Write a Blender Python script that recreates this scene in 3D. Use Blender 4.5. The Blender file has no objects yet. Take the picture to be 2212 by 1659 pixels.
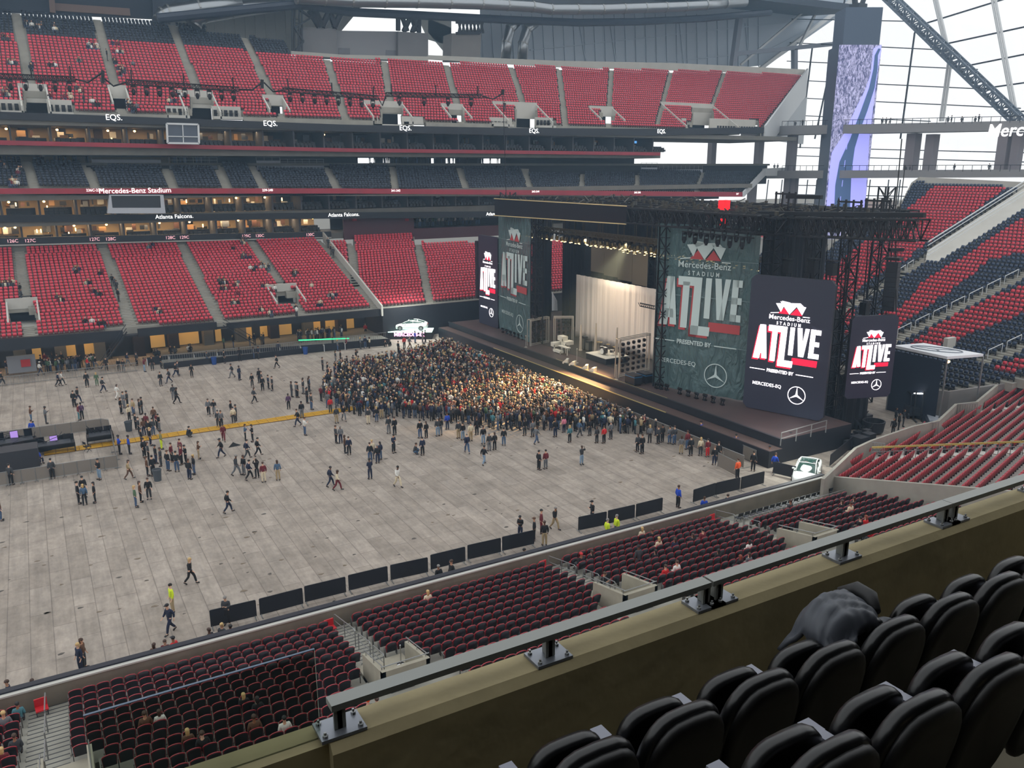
import bpy, bmesh, math, random
import numpy as np
from mathutils import Vector, Matrix

# ------------------------------------------------------------------ camera
CAM_H = 24.0
F_PX, YAW, PITCH, ROLL = 1782.27, 0.523935, 0.255085, -0.00219087
PW, PH = 2212.0, 1659.0
def _axes():
    F = np.array([math.sin(YAW)*math.cos(PITCH), math.cos(YAW)*math.cos(PITCH), -math.sin(PITCH)])
    R0 = np.array([math.cos(YAW), -math.sin(YAW), 0.0]); U0 = np.cross(R0, F)
    R = R0*math.cos(ROLL)+U0*math.sin(ROLL); U = -R0*math.sin(ROLL)+U0*math.cos(ROLL)
    return R, U, F
RX, UX, FX = _axes()
EYE = np.array([0.0, 0.0, CAM_H])
scene = bpy.context.scene
cd = bpy.data.cameras.new('camera'); cam = bpy.data.objects.new('camera', cd)
scene.collection.objects.link(cam)
cd.sensor_fit = 'HORIZONTAL'; cd.sensor_width = 36.0; cd.lens = F_PX/PW*36.0
cd.clip_start = 0.05; cd.clip_end = 2000
M = Matrix.Identity(4)
for i in range(3):
    M[i][0] = RX[i]; M[i][1] = UX[i]; M[i][2] = -FX[i]; M[i][3] = EYE[i]
cam.matrix_world = M
scene.camera = cam

# ------------------------------------------------------------------ world, exposure
world = bpy.data.worlds.new('sky'); scene.world = world; world.use_nodes = True
bg = world.node_tree.nodes['Background']
bg.inputs[0].default_value = (0.93, 0.97, 1.0, 1); bg.inputs[1].default_value = 1.24
scene.view_settings.view_transform = 'Standard'; scene.view_settings.look = 'None'
scene.view_settings.gamma = 1.0; scene.view_settings.exposure = 0.0
scene.view_settings.use_curve_mapping = False
scene.cycles.max_bounces = 5; scene.cycles.diffuse_bounces = 3; scene.cycles.glossy_bounces = 2
scene.cycles.transparent_max_bounces = 12; scene.cycles.transmission_bounces = 4
scene.cycles.sample_clamp_indirect = 3.0; scene.cycles.caustics_reflective = False; scene.cycles.caustics_refractive = False

scene.cycles.use_adaptive_sampling = True; scene.cycles.adaptive_threshold = 0.035; scene.cycles.volume_bounces = 0
C = scene.collection

# ------------------------------------------------------------------ points on planes seen in the photograph
def ray(x, y):
    return FX + RX*((x-PW/2)/F_PX) - UX*((y-PH/2)/F_PX)
def at_z(x, y, z=0.0):
    r = ray(x, y); return EYE + r*((z-CAM_H)/r[2])
def at_Y(x, y, Y):
    r = ray(x, y); return EYE + r*(Y/r[1])
def at_X(x, y, X):
    r = ray(x, y); return EYE + r*(X/r[0])
def at_plane(x, y, p0, n):
    r = ray(x, y); return EYE + r*(np.dot(np.asarray(p0, float)-EYE, n)/np.dot(r, n))

# ------------------------------------------------------------------ materials
def s2l(c):
    return c/12.92 if c <= 0.04045 else ((c+0.055)/1.055)**2.4
def rgb(r, g, b):
    return (s2l(r/255), s2l(g/255), s2l(b/255), 1)
MATS = {}
def mat(name, col=None, rough=0.7, metal=0.0, emit=0.0, noise=0.0, nscale=3.0, bump=0.0, spec=0.5, alpha=1.0, ecol=None, objcol=False):
    if name in MATS: return MATS[name]
    m = bpy.data.materials.new(name); m.use_nodes = True; nt = m.node_tree; b = nt.nodes['Principled BSDF']
    b.inputs['Roughness'].default_value = rough; b.inputs['Metallic'].default_value = metal
    b.inputs['Specular IOR Level'].default_value = spec
    col = col or (0.5, 0.5, 0.5, 1)
    b.inputs['Base Color'].default_value = col
    src = None
    if objcol:
        oi = nt.nodes.new('ShaderNodeObjectInfo'); src = oi.outputs['Color']
        nt.links.new(src, b.inputs['Base Color'])
    if noise > 0:
        tc = nt.nodes.new('ShaderNodeTexCoord'); n = nt.nodes.new('ShaderNodeTexNoise')
        n.inputs['Scale'].default_value = nscale; n.inputs['Detail'].default_value = 5
        nt.links.new(tc.outputs['Object'], n.inputs['Vector'])
        mr = nt.nodes.new('ShaderNodeMapRange'); mr.inputs[1].default_value = 0.3; mr.inputs[2].default_value = 0.7
        mr.inputs[3].default_value = 1-noise; mr.inputs[4].default_value = 1+noise
        nt.links.new(n.outputs['Fac'], mr.inputs[0])
        mx = nt.nodes.new('ShaderNodeVectorMath'); mx.operation = 'SCALE'
        if src: nt.links.new(src, mx.inputs[0])
        else: mx.inputs[0].default_value = col[:3]
        nt.links.new(mr.outputs[0], mx.inputs['Scale']); nt.links.new(mx.outputs[0], b.inputs['Base Color'])
    if bump > 0:
        tc = nt.nodes.new('ShaderNodeTexCoord'); n = nt.nodes.new('ShaderNodeTexNoise')
        n.inputs['Scale'].default_value = nscale*4; nt.links.new(tc.outputs['Object'], n.inputs['Vector'])
        bp = nt.nodes.new('ShaderNodeBump'); bp.inputs['Strength'].default_value = bump; bp.inputs['Distance'].default_value = 0.03
        nt.links.new(n.outputs['Fac'], bp.inputs['Height']); nt.links.new(bp.outputs[0], b.inputs['Normal'])
    if emit > 0:
        b.inputs['Emission Color'].default_value = ecol or col; b.inputs['Emission Strength'].default_value = emit
    if alpha < 1:
        b.inputs['Alpha'].default_value = alpha
    MATS[name] = m
    return m

# ------------------------------------------------------------------ mesh builder
class MB:
    def __init__(s): s.v = []; s.f = []; s.m = []
    def add(s, vs, fs, k=0):
        o = len(s.v); s.v.extend([tuple(float(c) for c in p) for p in vs]); s.f.extend([tuple(o+i for i in f) for f in fs]); s.m.extend([k]*len(fs)); return s
    def box(s, c, d, k=0, rz=0.0):
        x, y, z = d[0]/2, d[1]/2, d[2]/2; ca, sa = math.cos(rz), math.sin(rz)
        vs = []
        for dz in (-z, z):
            for dx, dy in ((-x, -y), (x, -y), (x, y), (-x, y)):
                vs.append((c[0]+dx*ca-dy*sa, c[1]+dx*sa+dy*ca, c[2]+dz))
        return s.add(vs, BOXF, k)
    def b2(s, lo, hi, k=0):
        return s.box([(lo[i]+hi[i])/2 for i in range(3)], [abs(hi[i]-lo[i]) for i in range(3)], k)
    def bar(s, a, b, w, h=None, k=0, up=(0, 0, 1)):
        h = h or w; a = np.asarray(a, float); b = np.asarray(b, float); d = b-a; L = np.linalg.norm(d)
        if L < 1e-6: return s
        d /= L; u = np.asarray(up, float)
        if abs(np.dot(d, u)) > 0.98: u = np.array([1.0, 0, 0])
        r = np.cross(d, u); r /= np.linalg.norm(r); u = np.cross(r, d)
        r = r*w/2; u = u*h/2
        return s.add([a-r-u, a+r-u, a+r+u, a-r+u, b-r-u, b+r-u, b+r+u, b-r+u], BOXF, k)
    def tube(s, pts, r, n=8, k=0, cap=True, closed=False):
        pts = [np.asarray(p, float) for p in pts]; N = len(pts); rs = r if isinstance(r, (list, tuple)) else [r]*N
        vs = []; prev = None
        for i, p in enumerate(pts):
            if closed: t = pts[(i+1) % N]-pts[i-1]
            else: t = pts[min(i+1, N-1)]-pts[max(i-1, 0)]
            t = t/(np.linalg.norm(t)+1e-12)
            if prev is None:
                u = np.array([0, 0, 1.0]) if abs(t[2]) < 0.9 else np.array([1.0, 0, 0])
            else: u = prev
            a = np.cross(t, u); a /= np.linalg.norm(a)+1e-12; b = np.cross(a, t); prev = b
            for j in range(n):
                w = 2*math.pi*j/n; vs.append(p+a*math.cos(w)*rs[i]+b*math.sin(w)*rs[i])
        fs = []
        for i in range(N if closed else N-1):
            for j in range(n):
                i2 = (i+1) % N; j2 = (j+1) % n
                fs.append((i*n+j, i*n+j2, i2*n+j2, i2*n+j))
        if cap and not closed:
            fs.append(tuple(range(n-1, -1, -1))); fs.append(tuple((N-1)*n+j for j in range(n)))
        return s.add(vs, fs, k)
    def prism(s, poly, vec, k=0):
        n = len(poly); P = [np.asarray(p, float) for p in poly]; v = np.asarray(vec, float)
        fs = [tuple(range(n-1, -1, -1)), tuple(range(n, 2*n))]+[(i, (i+1) % n, n+(i+1) % n, n+i) for i in range(n)]
        return s.add(P+[p+v for p in P], fs, k)
    def lathe(s, prof, c, n=16, k=0):
        vs = []
        for r, z in prof:
            for j in range(n):
                w = 2*math.pi*j/n; vs.append((c[0]+r*math.cos(w), c[1]+r*math.sin(w), c[2]+z))
        fs = [(i*n+j, i*n+(j+1) % n, (i+1)*n+(j+1) % n, (i+1)*n+j) for i in range(len(prof)-1) for j in range(n)]
        fs.append(tuple(range(n-1, -1, -1))); fs.append(tuple((len(prof)-1)*n+j for j in range(n)))
        return s.add(vs, fs, k)
    def ell(s, c, r, k=0, nu=10, nv=7):
        vs = [(c[0], c[1], c[2]-r[2])]
        for i in range(1, nv):
            t = math.pi*i/nv
            for j in range(nu):
                w = 2*math.pi*j/nu; vs.append((c[0]+r[0]*math.sin(t)*math.cos(w), c[1]+r[1]*math.sin(t)*math.sin(w), c[2]-r[2]*math.cos(t)))
        vs.append((c[0], c[1], c[2]+r[2])); L = len(vs)-1
        fs = [(0, 1+(j+1) % nu, 1+j) for j in range(nu)]
        for i in range(nv-2):
            for j in range(nu):
                a = 1+i*nu; fs.append((a+j, a+(j+1) % nu, a+nu+(j+1) % nu, a+nu+j))
        a = 1+(nv-2)*nu; fs += [(a+j, a+(j+1) % nu, L) for j in range(nu)]
        return s.add(vs, fs, k)
    def mesh(s, name, mats):
        me = bpy.data.meshes.new(name); me.from_pydata(s.v, [], s.f)
        for m in (mats if isinstance(mats, (list, tuple)) else [mats]): me.materials.append(m)
        if any(s.m): me.polygons.foreach_set('material_index', s.m)
        me.update(); return me
    def build(s, name, mats, parent=None, loc=None, rz=0.0, smooth=False):
        me = s.mesh(name, mats)
        if smooth: me.polygons.foreach_set('use_smooth', [True]*len(me.polygons))
        o = bpy.data.objects.new(name, me); C.objects.link(o)
        if parent: o.parent = parent
        if loc is not None: o.location = loc
        o.rotation_euler[2] = rz
        return o
BOXF = [(0, 3, 2, 1), (4, 5, 6, 7), (0, 1, 5, 4), (1, 2, 6, 5), (2, 3, 7, 6), (3, 0, 4, 7)]

def tag(o, label=None, cat=None, group=None, kind=None):
    if label: o['label'] = label
    if cat: o['category'] = cat
    if group: o['group'] = group
    if kind: o['kind'] = kind
    return o
def struct(o, label=None):
    return tag(o, label, None, None, 'structure')
def empty(name, loc=(0, 0, 0), rz=0.0, label=None, cat=None, group=None):
    o = bpy.data.objects.new(name, None); C.objects.link(o); o.location = loc; o.rotation_euler[2] = rz
    o.empty_display_size = 0.2
    return tag(o, label, cat, group)
KIDS = {}
def copy_tree(o, parent=None):
    c = o.copy(); C.objects.link(c); c.parent = parent
    if o.name not in KIDS: KIDS[o.name] = [x for x in bpy.data.objects if x.parent == o]
    for ch in KIDS[o.name]: copy_tree(ch, c)
    return c

# bulk copies of one template into one mesh: T (verts), faces, mats; X = list of 3x4 rows
def bulk_mesh(name, tv, tf, tm, pos, ax, ay, mats, cidx=None, zscale=None):
    tv = np.asarray(tv, float); n = len(pos); nv = len(tv)
    pos = np.asarray(pos, float); ax = np.asarray(ax, float); ay = np.asarray(ay, float)
    V = pos[:, None, :] + tv[None, :, 0:1]*ax[:, None, :] + tv[None, :, 1:2]*ay[:, None, :]
    zz = tv[None, :, 2:3]*(zscale[:, None, None] if zscale is not None else 1.0)
    V = V + zz*np.array([0, 0, 1.0])[None, None, :]
    ls = np.array([len(f) for f in tf]); flat = np.array([i for f in tf for i in f])
    loops = (flat[None, :] + (np.arange(n)*nv)[:, None]).ravel()
    tot = np.tile(ls, n); start = np.concatenate([[0], np.cumsum(tot)[:-1]])
    me = bpy.data.meshes.new(name); me.vertices.add(n*nv); me.vertices.foreach_set('co', V.astype(np.float32).ravel())
    me.loops.add(len(loops)); me.loops.foreach_set('vertex_index', loops.astype(np.int32))
    me.polygons.add(len(tot)); me.polygons.foreach_set('loop_start', start.astype(np.int32))
    tm = np.asarray(tm)
    if cidx is None: mi = np.tile(tm, n)
    else: mi = np.where(tm[None, :] < 0, np.asarray(cidx)[:, None]+(-1-tm[None, :]), tm[None, :]).ravel()
    for m in mats: me.materials.append(m)
    me.polygons.foreach_set('material_index', mi.astype(np.int32))
    me.update(calc_edges=True); me.validate()
    return me

def text_mesh(body, size, align='CENTER', bold=0.0, depth=0.0, sx=1.0, shear=0.0, spacing=1.0):
    cu = bpy.data.curves.new('text', 'FONT'); cu.body = body; cu.size = size; cu.align_x = align; cu.align_y = 'CENTER'
    cu.offset = bold; cu.extrude = depth; cu.shear = shear; cu.space_character = spacing; cu.resolution_u = 3
    o = bpy.data.objects.new('text', cu); C.objects.link(o)
    dg = bpy.context.evaluated_depsgraph_get(); dg.update()
    me = bpy.data.meshes.new_from_object(o.evaluated_get(dg)); bpy.data.objects.remove(o)
    if sx != 1.0:
        for v in me.vertices: v.co.x *= sx
    return me
def place_mesh(me, name, m, origin, xdir, ydir, parent=None, local=False):
    me.materials.clear(); me.materials.append(m); me.name = name
    o = bpy.data.objects.new(name, me); C.objects.link(o)
    X = Vector(xdir).normalized(); Y = Vector(ydir).normalized(); Z = X.cross(Y)
    W = Matrix([[X[0], Y[0], Z[0], origin[0]], [X[1], Y[1], Z[1], origin[1]], [X[2], Y[2], Z[2], origin[2]], [0, 0, 0, 1]])
    if parent:
        o.parent = parent; o.matrix_local = W if local else parent_world(parent).inverted() @ W
    else: o.matrix_world = W
    return o
def parent_world(p):
    L = Matrix.LocRotScale(p.location, p.rotation_euler, p.scale)
    return parent_world(p.parent) @ L if p.parent else L
# ------------------------------------------------------------------ materials of the place
concrete = mat('concrete', rgb(150, 147, 138), 0.85, noise=0.10, nscale=0.6, bump=0.1)
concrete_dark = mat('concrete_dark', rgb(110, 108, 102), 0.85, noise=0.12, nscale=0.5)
concrete_light = mat('concrete_light', rgb(185, 183, 176), 0.8, noise=0.06, nscale=0.5)
black_wrap = mat('black_wrap', rgb(22, 24, 32), 0.55)
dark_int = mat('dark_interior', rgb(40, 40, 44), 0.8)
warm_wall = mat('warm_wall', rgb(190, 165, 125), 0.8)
red_rib = mat('red_fascia', rgb(150, 38, 55), 0.5, noise=0.12, nscale=0.5)
seat_red = mat('seat_red', rgb(210, 60, 76), 0.45)
red_pan_shade = mat('seat_pan_shade_red', rgb(92, 24, 34), 0.6)  # shade between rows put into a darker copy of the seat red
navy_pan_shade = mat('seat_pan_shade_dark', rgb(24, 28, 36), 0.6)  # same row-gap shade put into the pans of charcoal and navy seats
seat_navy = mat('seat_charcoal', rgb(44, 52, 66), 0.4)
seat_pan_dark = mat('seat_gap_black', rgb(16, 16, 20), 0.6)
steel = mat('galvanised_steel', rgb(150, 152, 152), 0.4, 0.7)
steel_dark = mat('dark_steel', rgb(48, 50, 56), 0.5, 0.5)
truss_black = mat('black_truss', rgb(20, 21, 26), 0.5, 0.3)
white_paint = mat('white_painted_steel', rgb(205, 208, 210), 0.5)
grey_panel = mat('grey_cladding', rgb(150, 156, 162), 0.6, 0.2)
lamp_warm = mat('warm_lamp', rgb(255, 200, 120), emit=14, ecol=rgb(255, 190, 110))
lamp_white = mat('white_lamp', rgb(255, 255, 250), emit=10)
txt_white = mat('lit_white_lettering', rgb(255, 255, 255), emit=1.5)
txt_pink = mat('lit_pink_lettering', rgb(255, 190, 200), emit=0.9)
screen_blue = mat('blue_tv_picture', rgb(90, 160, 230), emit=1.2)
glass = None

# floor: interlocking event decking, slabs 1.09 x 3.6 m
def floor_material():
    m = bpy.data.materials.new('event_decking'); m.use_nodes = True; nt = m.node_tree; N = nt.nodes; L = nt.links
    b = N['Principled BSDF']; b.inputs['Roughness'].default_value = 0.75
    tc = N.new('ShaderNodeTexCoord')
    mp = N.new('ShaderNodeMapping'); mp.inputs['Rotation'].default_value = (0, 0, math.pi/2); mp.inputs['Location'].default_value = (0.3, 0.46, 0)
    L.new(tc.outputs['Object'], mp.inputs['Vector'])
    br = N.new('ShaderNodeTexBrick'); br.offset = 0.5; br.inputs['Scale'].default_value = 1.0
    br.inputs['Brick Width'].default_value = 3.6; br.inputs['Row Height'].default_value = 1.09
    br.inputs['Mortar Size'].default_value = 0.028; br.inputs['Mortar Smooth'].default_value = 0.3; br.inputs['Bias'].default_value = 0
    br.inputs['Color1'].default_value = rgb(164, 153, 142); br.inputs['Color2'].default_value = rgb(150, 139, 128); br.inputs['Mortar'].default_value = rgb(128, 118, 109)
    L.new(mp.outputs[0], br.inputs['Vector'])
    def noise(scale, vecscale, lo, hi, d=6, r=0.6):
        mm = N.new('ShaderNodeMapping'); mm.inputs['Scale'].default_value = vecscale; L.new(tc.outputs['Object'], mm.inputs['Vector'])
        n = N.new('ShaderNodeTexNoise'); n.inputs['Scale'].default_value = scale; n.inputs['Detail'].default_value = d; n.inputs['Roughness'].default_value = r
        L.new(mm.outputs[0], n.inputs['Vector'])
        mr = N.new('ShaderNodeMapRange'); mr.inputs[1].default_value = 0.35; mr.inputs[2].default_value = 0.65; mr.inputs[3].default_value = lo; mr.inputs[4].default_value = hi
        L.new(n.outputs['Fac'], mr.inputs[0]); return mr.outputs[0]
    f1 = noise(0.7, (1, 1, 1), 0.82, 1.10); f2 = noise(1.6, (1.3, 0.12, 1), 0.84, 1.10); f3 = noise(5, (1, .5, 1), 0.90, 1.07); f4 = noise(0.16, (1, 1, 1), 0.92, 1.06)
    col = br.outputs['Color']
    for f in (f1, f2, f3, f4):
        v = N.new('ShaderNodeVectorMath'); v.operation = 'SCALE'; L.new(col, v.inputs[0]); L.new(f, v.inputs['Scale']); col = v.outputs[0]
    L.new(col, b.inputs['Base Color'])
    return m
decking = floor_material()
mb = MB(); mb.add([(-60, 37, 0), (150, 37, 0), (150, 125, 0), (-60, 125, 0)], [(0, 1, 2, 3)])
struct(mb.build('floor', decking))
mb = MB(); mb.add([(-400, -200, -0.6), (600, -200, -0.6), (600, 500, -0.6), (-400, 500, -0.6)], [(0, 1, 2, 3)])
struct(mb.build('ground', mat('ground', rgb(120, 118, 112), 0.9)))

# ------------------------------------------------------------------ seats and stands
def far_seat_template():
    mb = MB()
    w = 0.225
    # backrest, slightly reclined (local -Y is towards the field)
    P = [(-w, 0.10, 0.46), (w, 0.10, 0.46), (w*0.98, 0.185, 0.74), (w*0.72, 0.20, 0.83), (-w*0.72, 0.20, 0.83), (-w*0.98, 0.185, 0.74)]
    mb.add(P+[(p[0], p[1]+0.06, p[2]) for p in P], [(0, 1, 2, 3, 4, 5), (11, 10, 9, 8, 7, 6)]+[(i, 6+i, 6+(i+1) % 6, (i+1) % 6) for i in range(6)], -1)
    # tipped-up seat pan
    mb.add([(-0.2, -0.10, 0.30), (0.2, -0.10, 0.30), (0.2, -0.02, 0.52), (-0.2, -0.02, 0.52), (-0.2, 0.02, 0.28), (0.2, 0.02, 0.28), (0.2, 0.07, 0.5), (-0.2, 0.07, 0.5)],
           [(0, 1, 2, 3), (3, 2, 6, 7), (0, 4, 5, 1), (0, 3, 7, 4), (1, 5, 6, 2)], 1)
    # arm and standard
    mb.box((0.262, 0.05, 0.33), (0.03, 0.2, 0.46), 0)
    return np.array(mb.v), mb.f, np.array(mb.m)
FAR_SEAT = far_seat_template()

def ipoly(poly, v):
    xs = []
    n = len(poly)
    for i in range(n):
        (u0, v0), (u1, v1) = poly[i], poly[(i+1) % n]
        if (v0 <= v < v1) or (v1 <= v < v0): xs.append(u0+(v-v0)/(v1-v0)*(u1-u0))
    xs.sort(); return [(xs[i], xs[i+1]) for i in range(0, len(xs)-1, 2)]
def isub(iv, cuts):
    for a, b in cuts:
        out = []
        for x, y in iv:
            if b <= x or a >= y: out.append((x, y)); continue
            if a > x: out.append((x, a))
            if b < y: out.append((b, y))
        iv = out
    return iv

class Bank:
    def __init__(s, p0, ndir, slope, tread=0.84, pitch=0.56, tilt=0.0):
        s.tilt = tilt
        s.p0 = np.array(p0, float); n = np.array([ndir[0], ndir[1], 0.0]); n /= np.linalg.norm(n); s.n = n
        s.r = np.array([n[1], -n[0], 0.0]); s.slope = slope; s.tread = tread; s.pitch = pitch
        s.pn = np.array([slope*n[0]+tilt*s.r[0], slope*n[1]+tilt*s.r[1], -1.0]); s.aisles = []; s.holes = []; s.poly = None; s.vmin = -99
    def uv(s, p):   # pixel -> (u, v) on the seat plane
        if len(p) == 3: return (p[0], p[1])          # already (u, v, None)
        q = at_plane(p[0], p[1], s.p0, s.pn)-s.p0; return (float(np.dot(q, s.r)), float(np.dot(q, s.n)))
    def P(s, u, v, dz=0.0, zref=None):
        q = s.p0+s.r*u+s.n*v; q = q.copy(); q[2] = s.p0[2]+s.slope*v+s.tilt*u+dz; return q
    def outline(s, pts): s.poly = [s.uv(p) for p in pts]
    def aisle(s, a, b, hw=0.62): s.aisles.append((s.uv(a), s.uv(b), hw))
    def hole(s, pts): s.holes.append([s.uv(p) for p in pts])
    def acuts(s, v):
        out = []
        for a, b, hw in s.aisles:
            if abs(b[1]-a[1]) < 1e-6: continue
            t = (v-a[1])/(b[1]-a[1])
            if -0.05 <= t <= 1.12: out.append((a[0]+t*(b[0]-a[0])-hw, a[0]+t*(b[0]-a[0])+hw))
        return out
    def rows(s):
        v0 = max(min(p[1] for p in s.poly), s.vmin); v1 = max(p[1] for p in s.poly)
        i = math.ceil(v0/s.tread-1e-6)
        while i*s.tread < v1:
            yield i, i*s.tread
            i += 1
    def seats(s, seatfilter=None):
        out = []
        for i, v in s.rows():
            vm = v+s.tread*0.5
            iv = ipoly(s.poly, vm); iv = isub(iv, s.acuts(vm))
            for h in s.holes: iv = isub(iv, ipoly(h, vm))
            for a, b in iv:
                n = int((b-a)/s.pitch)
                if n < 1: continue
                st = a+((b-a)-n*s.pitch)/2+s.pitch/2
                for k in range(n):
                    u = st+k*s.pitch
                    out.append((u, v+s.tread*0.45, i))
        return out
    def seat_world(s, u, v, i):
        q = s.p0+s.r*u+s.n*v; return (q[0], q[1], s.p0[2]+s.slope*s.tread*i+s.tilt*u-0.42)
    def steps(s, name, m, depth=0.9, label=None, nosing=False):
        mb = MB()
        for i, v in s.rows():
            iv = ipoly(s.poly, v+s.tread*0.5)
            for h in s.holes: iv = isub(iv, ipoly(h, v+s.tread*0.5))
            z = s.p0[2]+s.slope*s.tread*i-0.42
            for a, b in iv:
                q = [s.p0+s.r*a+s.n*v, s.p0+s.r*b+s.n*v, s.p0+s.r*b+s.n*(v+s.tread), s.p0+s.r*a+s.n*(v+s.tread)]
                ta, tb = s.tilt*a, s.tilt*b; tt = (ta, tb, tb, ta)
                mb.add([(p[0], p[1], z-depth+t_) for p, t_ in zip(q, tt)]+[(p[0], p[1], z+t_) for p, t_ in zip(q, tt)], BOXF)
                for ca, cb in s.acuts(v+s.tread*0.5):      # the half step inside each stair
                    ca = max(ca, a); cb = min(cb, b)
                    if cb-ca > 0.3:
                        q2 = [s.p0+s.r*ca+s.n*(v+s.tread*0.5), s.p0+s.r*cb+s.n*(v+s.tread*0.5), s.p0+s.r*cb+s.n*(v+s.tread), s.p0+s.r*ca+s.n*(v+s.tread)]
                        h = s.slope*s.tread*0.5; tc = s.tilt*ca
                        mb.add([(p[0], p[1], z-0.01+tc) for p in q2]+[(p[0], p[1], z+h+tc) for p in q2], BOXF)
                        if nosing:
                            for vv, zz in ((v, z), (v+s.tread*.5, z+h)):
                                q3 = [s.p0+s.r*ca+s.n*vv, s.p0+s.r*cb+s.n*vv, s.p0+s.r*cb+s.n*(vv+.05), s.p0+s.r*ca+s.n*(vv+.05)]
                                mb.add([(p[0], p[1], zz+.001) for p in q3]+[(p[0], p[1], zz+.006) for p in q3], BOXF, 1)
        return struct(mb.build(name, [m, mat('stair_nosing_black', rgb(40, 42, 50), .6)]), label)
    def seat_mass(s, name, mats, label, seatlist=None, colour=None, tmpl=FAR_SEAT):
        L = seatlist if seatlist is not None else s.seats()
        pos = np.array([s.seat_world(*q) for q in L]); n = len(L)
        ax = np.tile(s.r, (n, 1)); ay = np.tile(s.n, (n, 1))
        ci = [2 for q in L]
        me = bulk_mesh(name, *tmpl, pos, ax, ay, mats, cidx=np.array(ci))
        o = bpy.data.objects.new(name, me); C.objects.link(o)
        tag(o, label, 'seats', None, 'stuff'); return o

# far lower tier ------------------------------------------------------------
LOW = Bank((0, 112.3, 4.9), (0, 1), 0.35)
LOW.vmin = 0
LOW.outline([(-60, 742), (0, 734), (56, 730), (268, 702), (300, 700), (462, 690), (490, 702), (640, 684), (650, 676), (800, 668), (1000, 655), (1120, 645), (1260, 640), (1260, 520), (1030, 523), (893, 523), (893, 500), (764, 502), (764, 521), (702, 521), (690, 512), (560, 514), (400, 517), (225, 527), (0, 534), (-60, 537)])
for a, b in (((64, 725), (41, 540)), ((288, 712), (222, 530)), ((480, 700), (388, 520)), ((652, 676), (545, 522)), ((930, 660), (898, 500))): LOW.aisle(a, b, 0.6)
LOW.aisle((818, 668), (690, 512), 0.75); LOW.aisle((768, 610), (755, 500), 0.62)
LOW.hole([(24, 700), (84, 694), (70, 655), (16, 655)])
LOW.hole([(600, 656), (648, 650), (640, 622), (597, 622)])
LOW.steps('lower_tier_floor', concrete)
LOW.seat_mass('red_stadium_seats_lower_tier', [seat_pan_dark, red_pan_shade, seat_red], 'rows of red folding seats filling the far lower tier behind the crowd')

# far club tier ---------------------------------------------------------------
CLUB = Bank((0, 131.0, 22.05), (0, 1), 0.40, tilt=-0.0195)
CLUB.vmin = 0
CLUB.outline([(-60, 402), (0, 404), (400, 407), (900, 411), (1250, 414), (1600, 416), (1648, 364), (1590, 362), (1380, 364), (1380, 372), (1140, 371), (1140, 355), (990, 356), (700, 353), (700, 364), (552, 362), (552, 350), (470, 348), (470, 360), (366, 358), (352, 357), (200, 356), (184, 350), (60, 341), (-60, 336)])
for a, b in (((75, 405), (57, 345)), ((207, 406), (184, 351)), ((375, 406), (355, 355)), ((492, 408), (468, 352)), ((572, 408), (545, 355)), ((730, 408), (702, 355)), ((854, 409), (847, 356)), ((1008, 410), (991, 358)), ((1148, 412), (1131, 358)), ((1255, 413), (1260, 361)), ((1376, 414), (1377, 365)), ((1502, 415), (1522, 364))): CLUB.aisle(a, b, 0.55)
CLUB.steps('club_tier_floor', concrete)
CLUB.seat_mass('charcoal_club_seats', [seat_pan_dark, navy_pan_shade, seat_navy], 'rows of charcoal club seats in the narrow middle tier above the red ribbon')

# far upper tier ---------------------------------------------------------------
UP = Bank((0, 132.2, 32.0), (0, 1), 0.60, tread=0.82)
UP.vmin = 0
UP.outline([(-60, 236), (0, 240), (165, 246), (300, 250), (520, 260), (760, 268), (920, 271), (1080, 274), (1240, 277), (1480, 279), (1640, 280), (1735, 160), (1608, 155), (1559, 152), (1456, 150), (1208, 144), (1200, 142), (740, 123), (629, 114), (612, 84), (448, 68), (445, 52), (0, 18), (-60, 14)])
UPA = [((70, 200), (33, 22)), ((262, 232), (209, 38)), ((432, 210), (371, 51)), ((614, 262), (529, 80)), ((750, 268), (706, 124)), ((846, 238), (830, 132)), ((1000, 272), (964, 136)), ((1136, 240), (1104, 142)), ((1222, 268), (1207, 144)), ((1314, 272), (1321, 150)), ((1422, 262), (1450, 152)), ((1536, 236), (1565, 156))]
for a, b in UPA: UP.aisle(a, b, 0.58)
UPV = [(0, 157, 218, 243, 78), (362, 524, 232, 257, 437), (820, 918, 254, 271, 848), (1064, 1200, 256, 273, 1138), (1484, 1640, 258, 279, 1520)]
for x0, x1, y0, y1, xc in UPV:
    UP.hole([(x0, y1+4), (x1, y1+6), (x1, y0), (x0, y0)]); UP.hole([(xc-26, y1+4), (xc+24, y1+4), (xc+20, y0-30), (xc-24, y0-30)])
UPS = [(258, 208, 17, 16), (597, 226, 18, 13), (987, 243, 16, 12), (1312, 248, 16, 12)]
for x, y, w, h in UPS: UP.hole([(x-w, y+h), (x+w, y+h), (x+w, y-h), (x-w, y-h)])
UP.steps('upper_tier_floor', concrete)
dark_lo = [UP.uv(p) for p in ((-60, 61), (0, 67), (231, 84), (395, 97), (549, 109), (640, 115))]
def upcol(q):
    u, v = q[0], q[1]
    for (u0, v0), (u1, v1) in zip(dark_lo[:-1], dark_lo[1:]):
        if u0 <= u <= u1: return 2 if v > v0+(v1-v0)*(u-u0)/(u1-u0) else 1
    return 2 if u < dark_lo[0][0] and v > dark_lo[0][1] else 1
L = UP.seats()
UP.seat_mass('red_stadium_seats_upper_tier', [seat_pan_dark, red_pan_shade, seat_red], 'rows of red folding seats filling the far upper tier', [q for q in L if upcol(q) == 1])
UP.seat_mass('charcoal_seats_upper_tier', [seat_pan_dark, navy_pan_shade, seat_navy], 'rows of charcoal seats along the top of the upper tier', [q for q in L if upcol(q) == 2])

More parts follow.
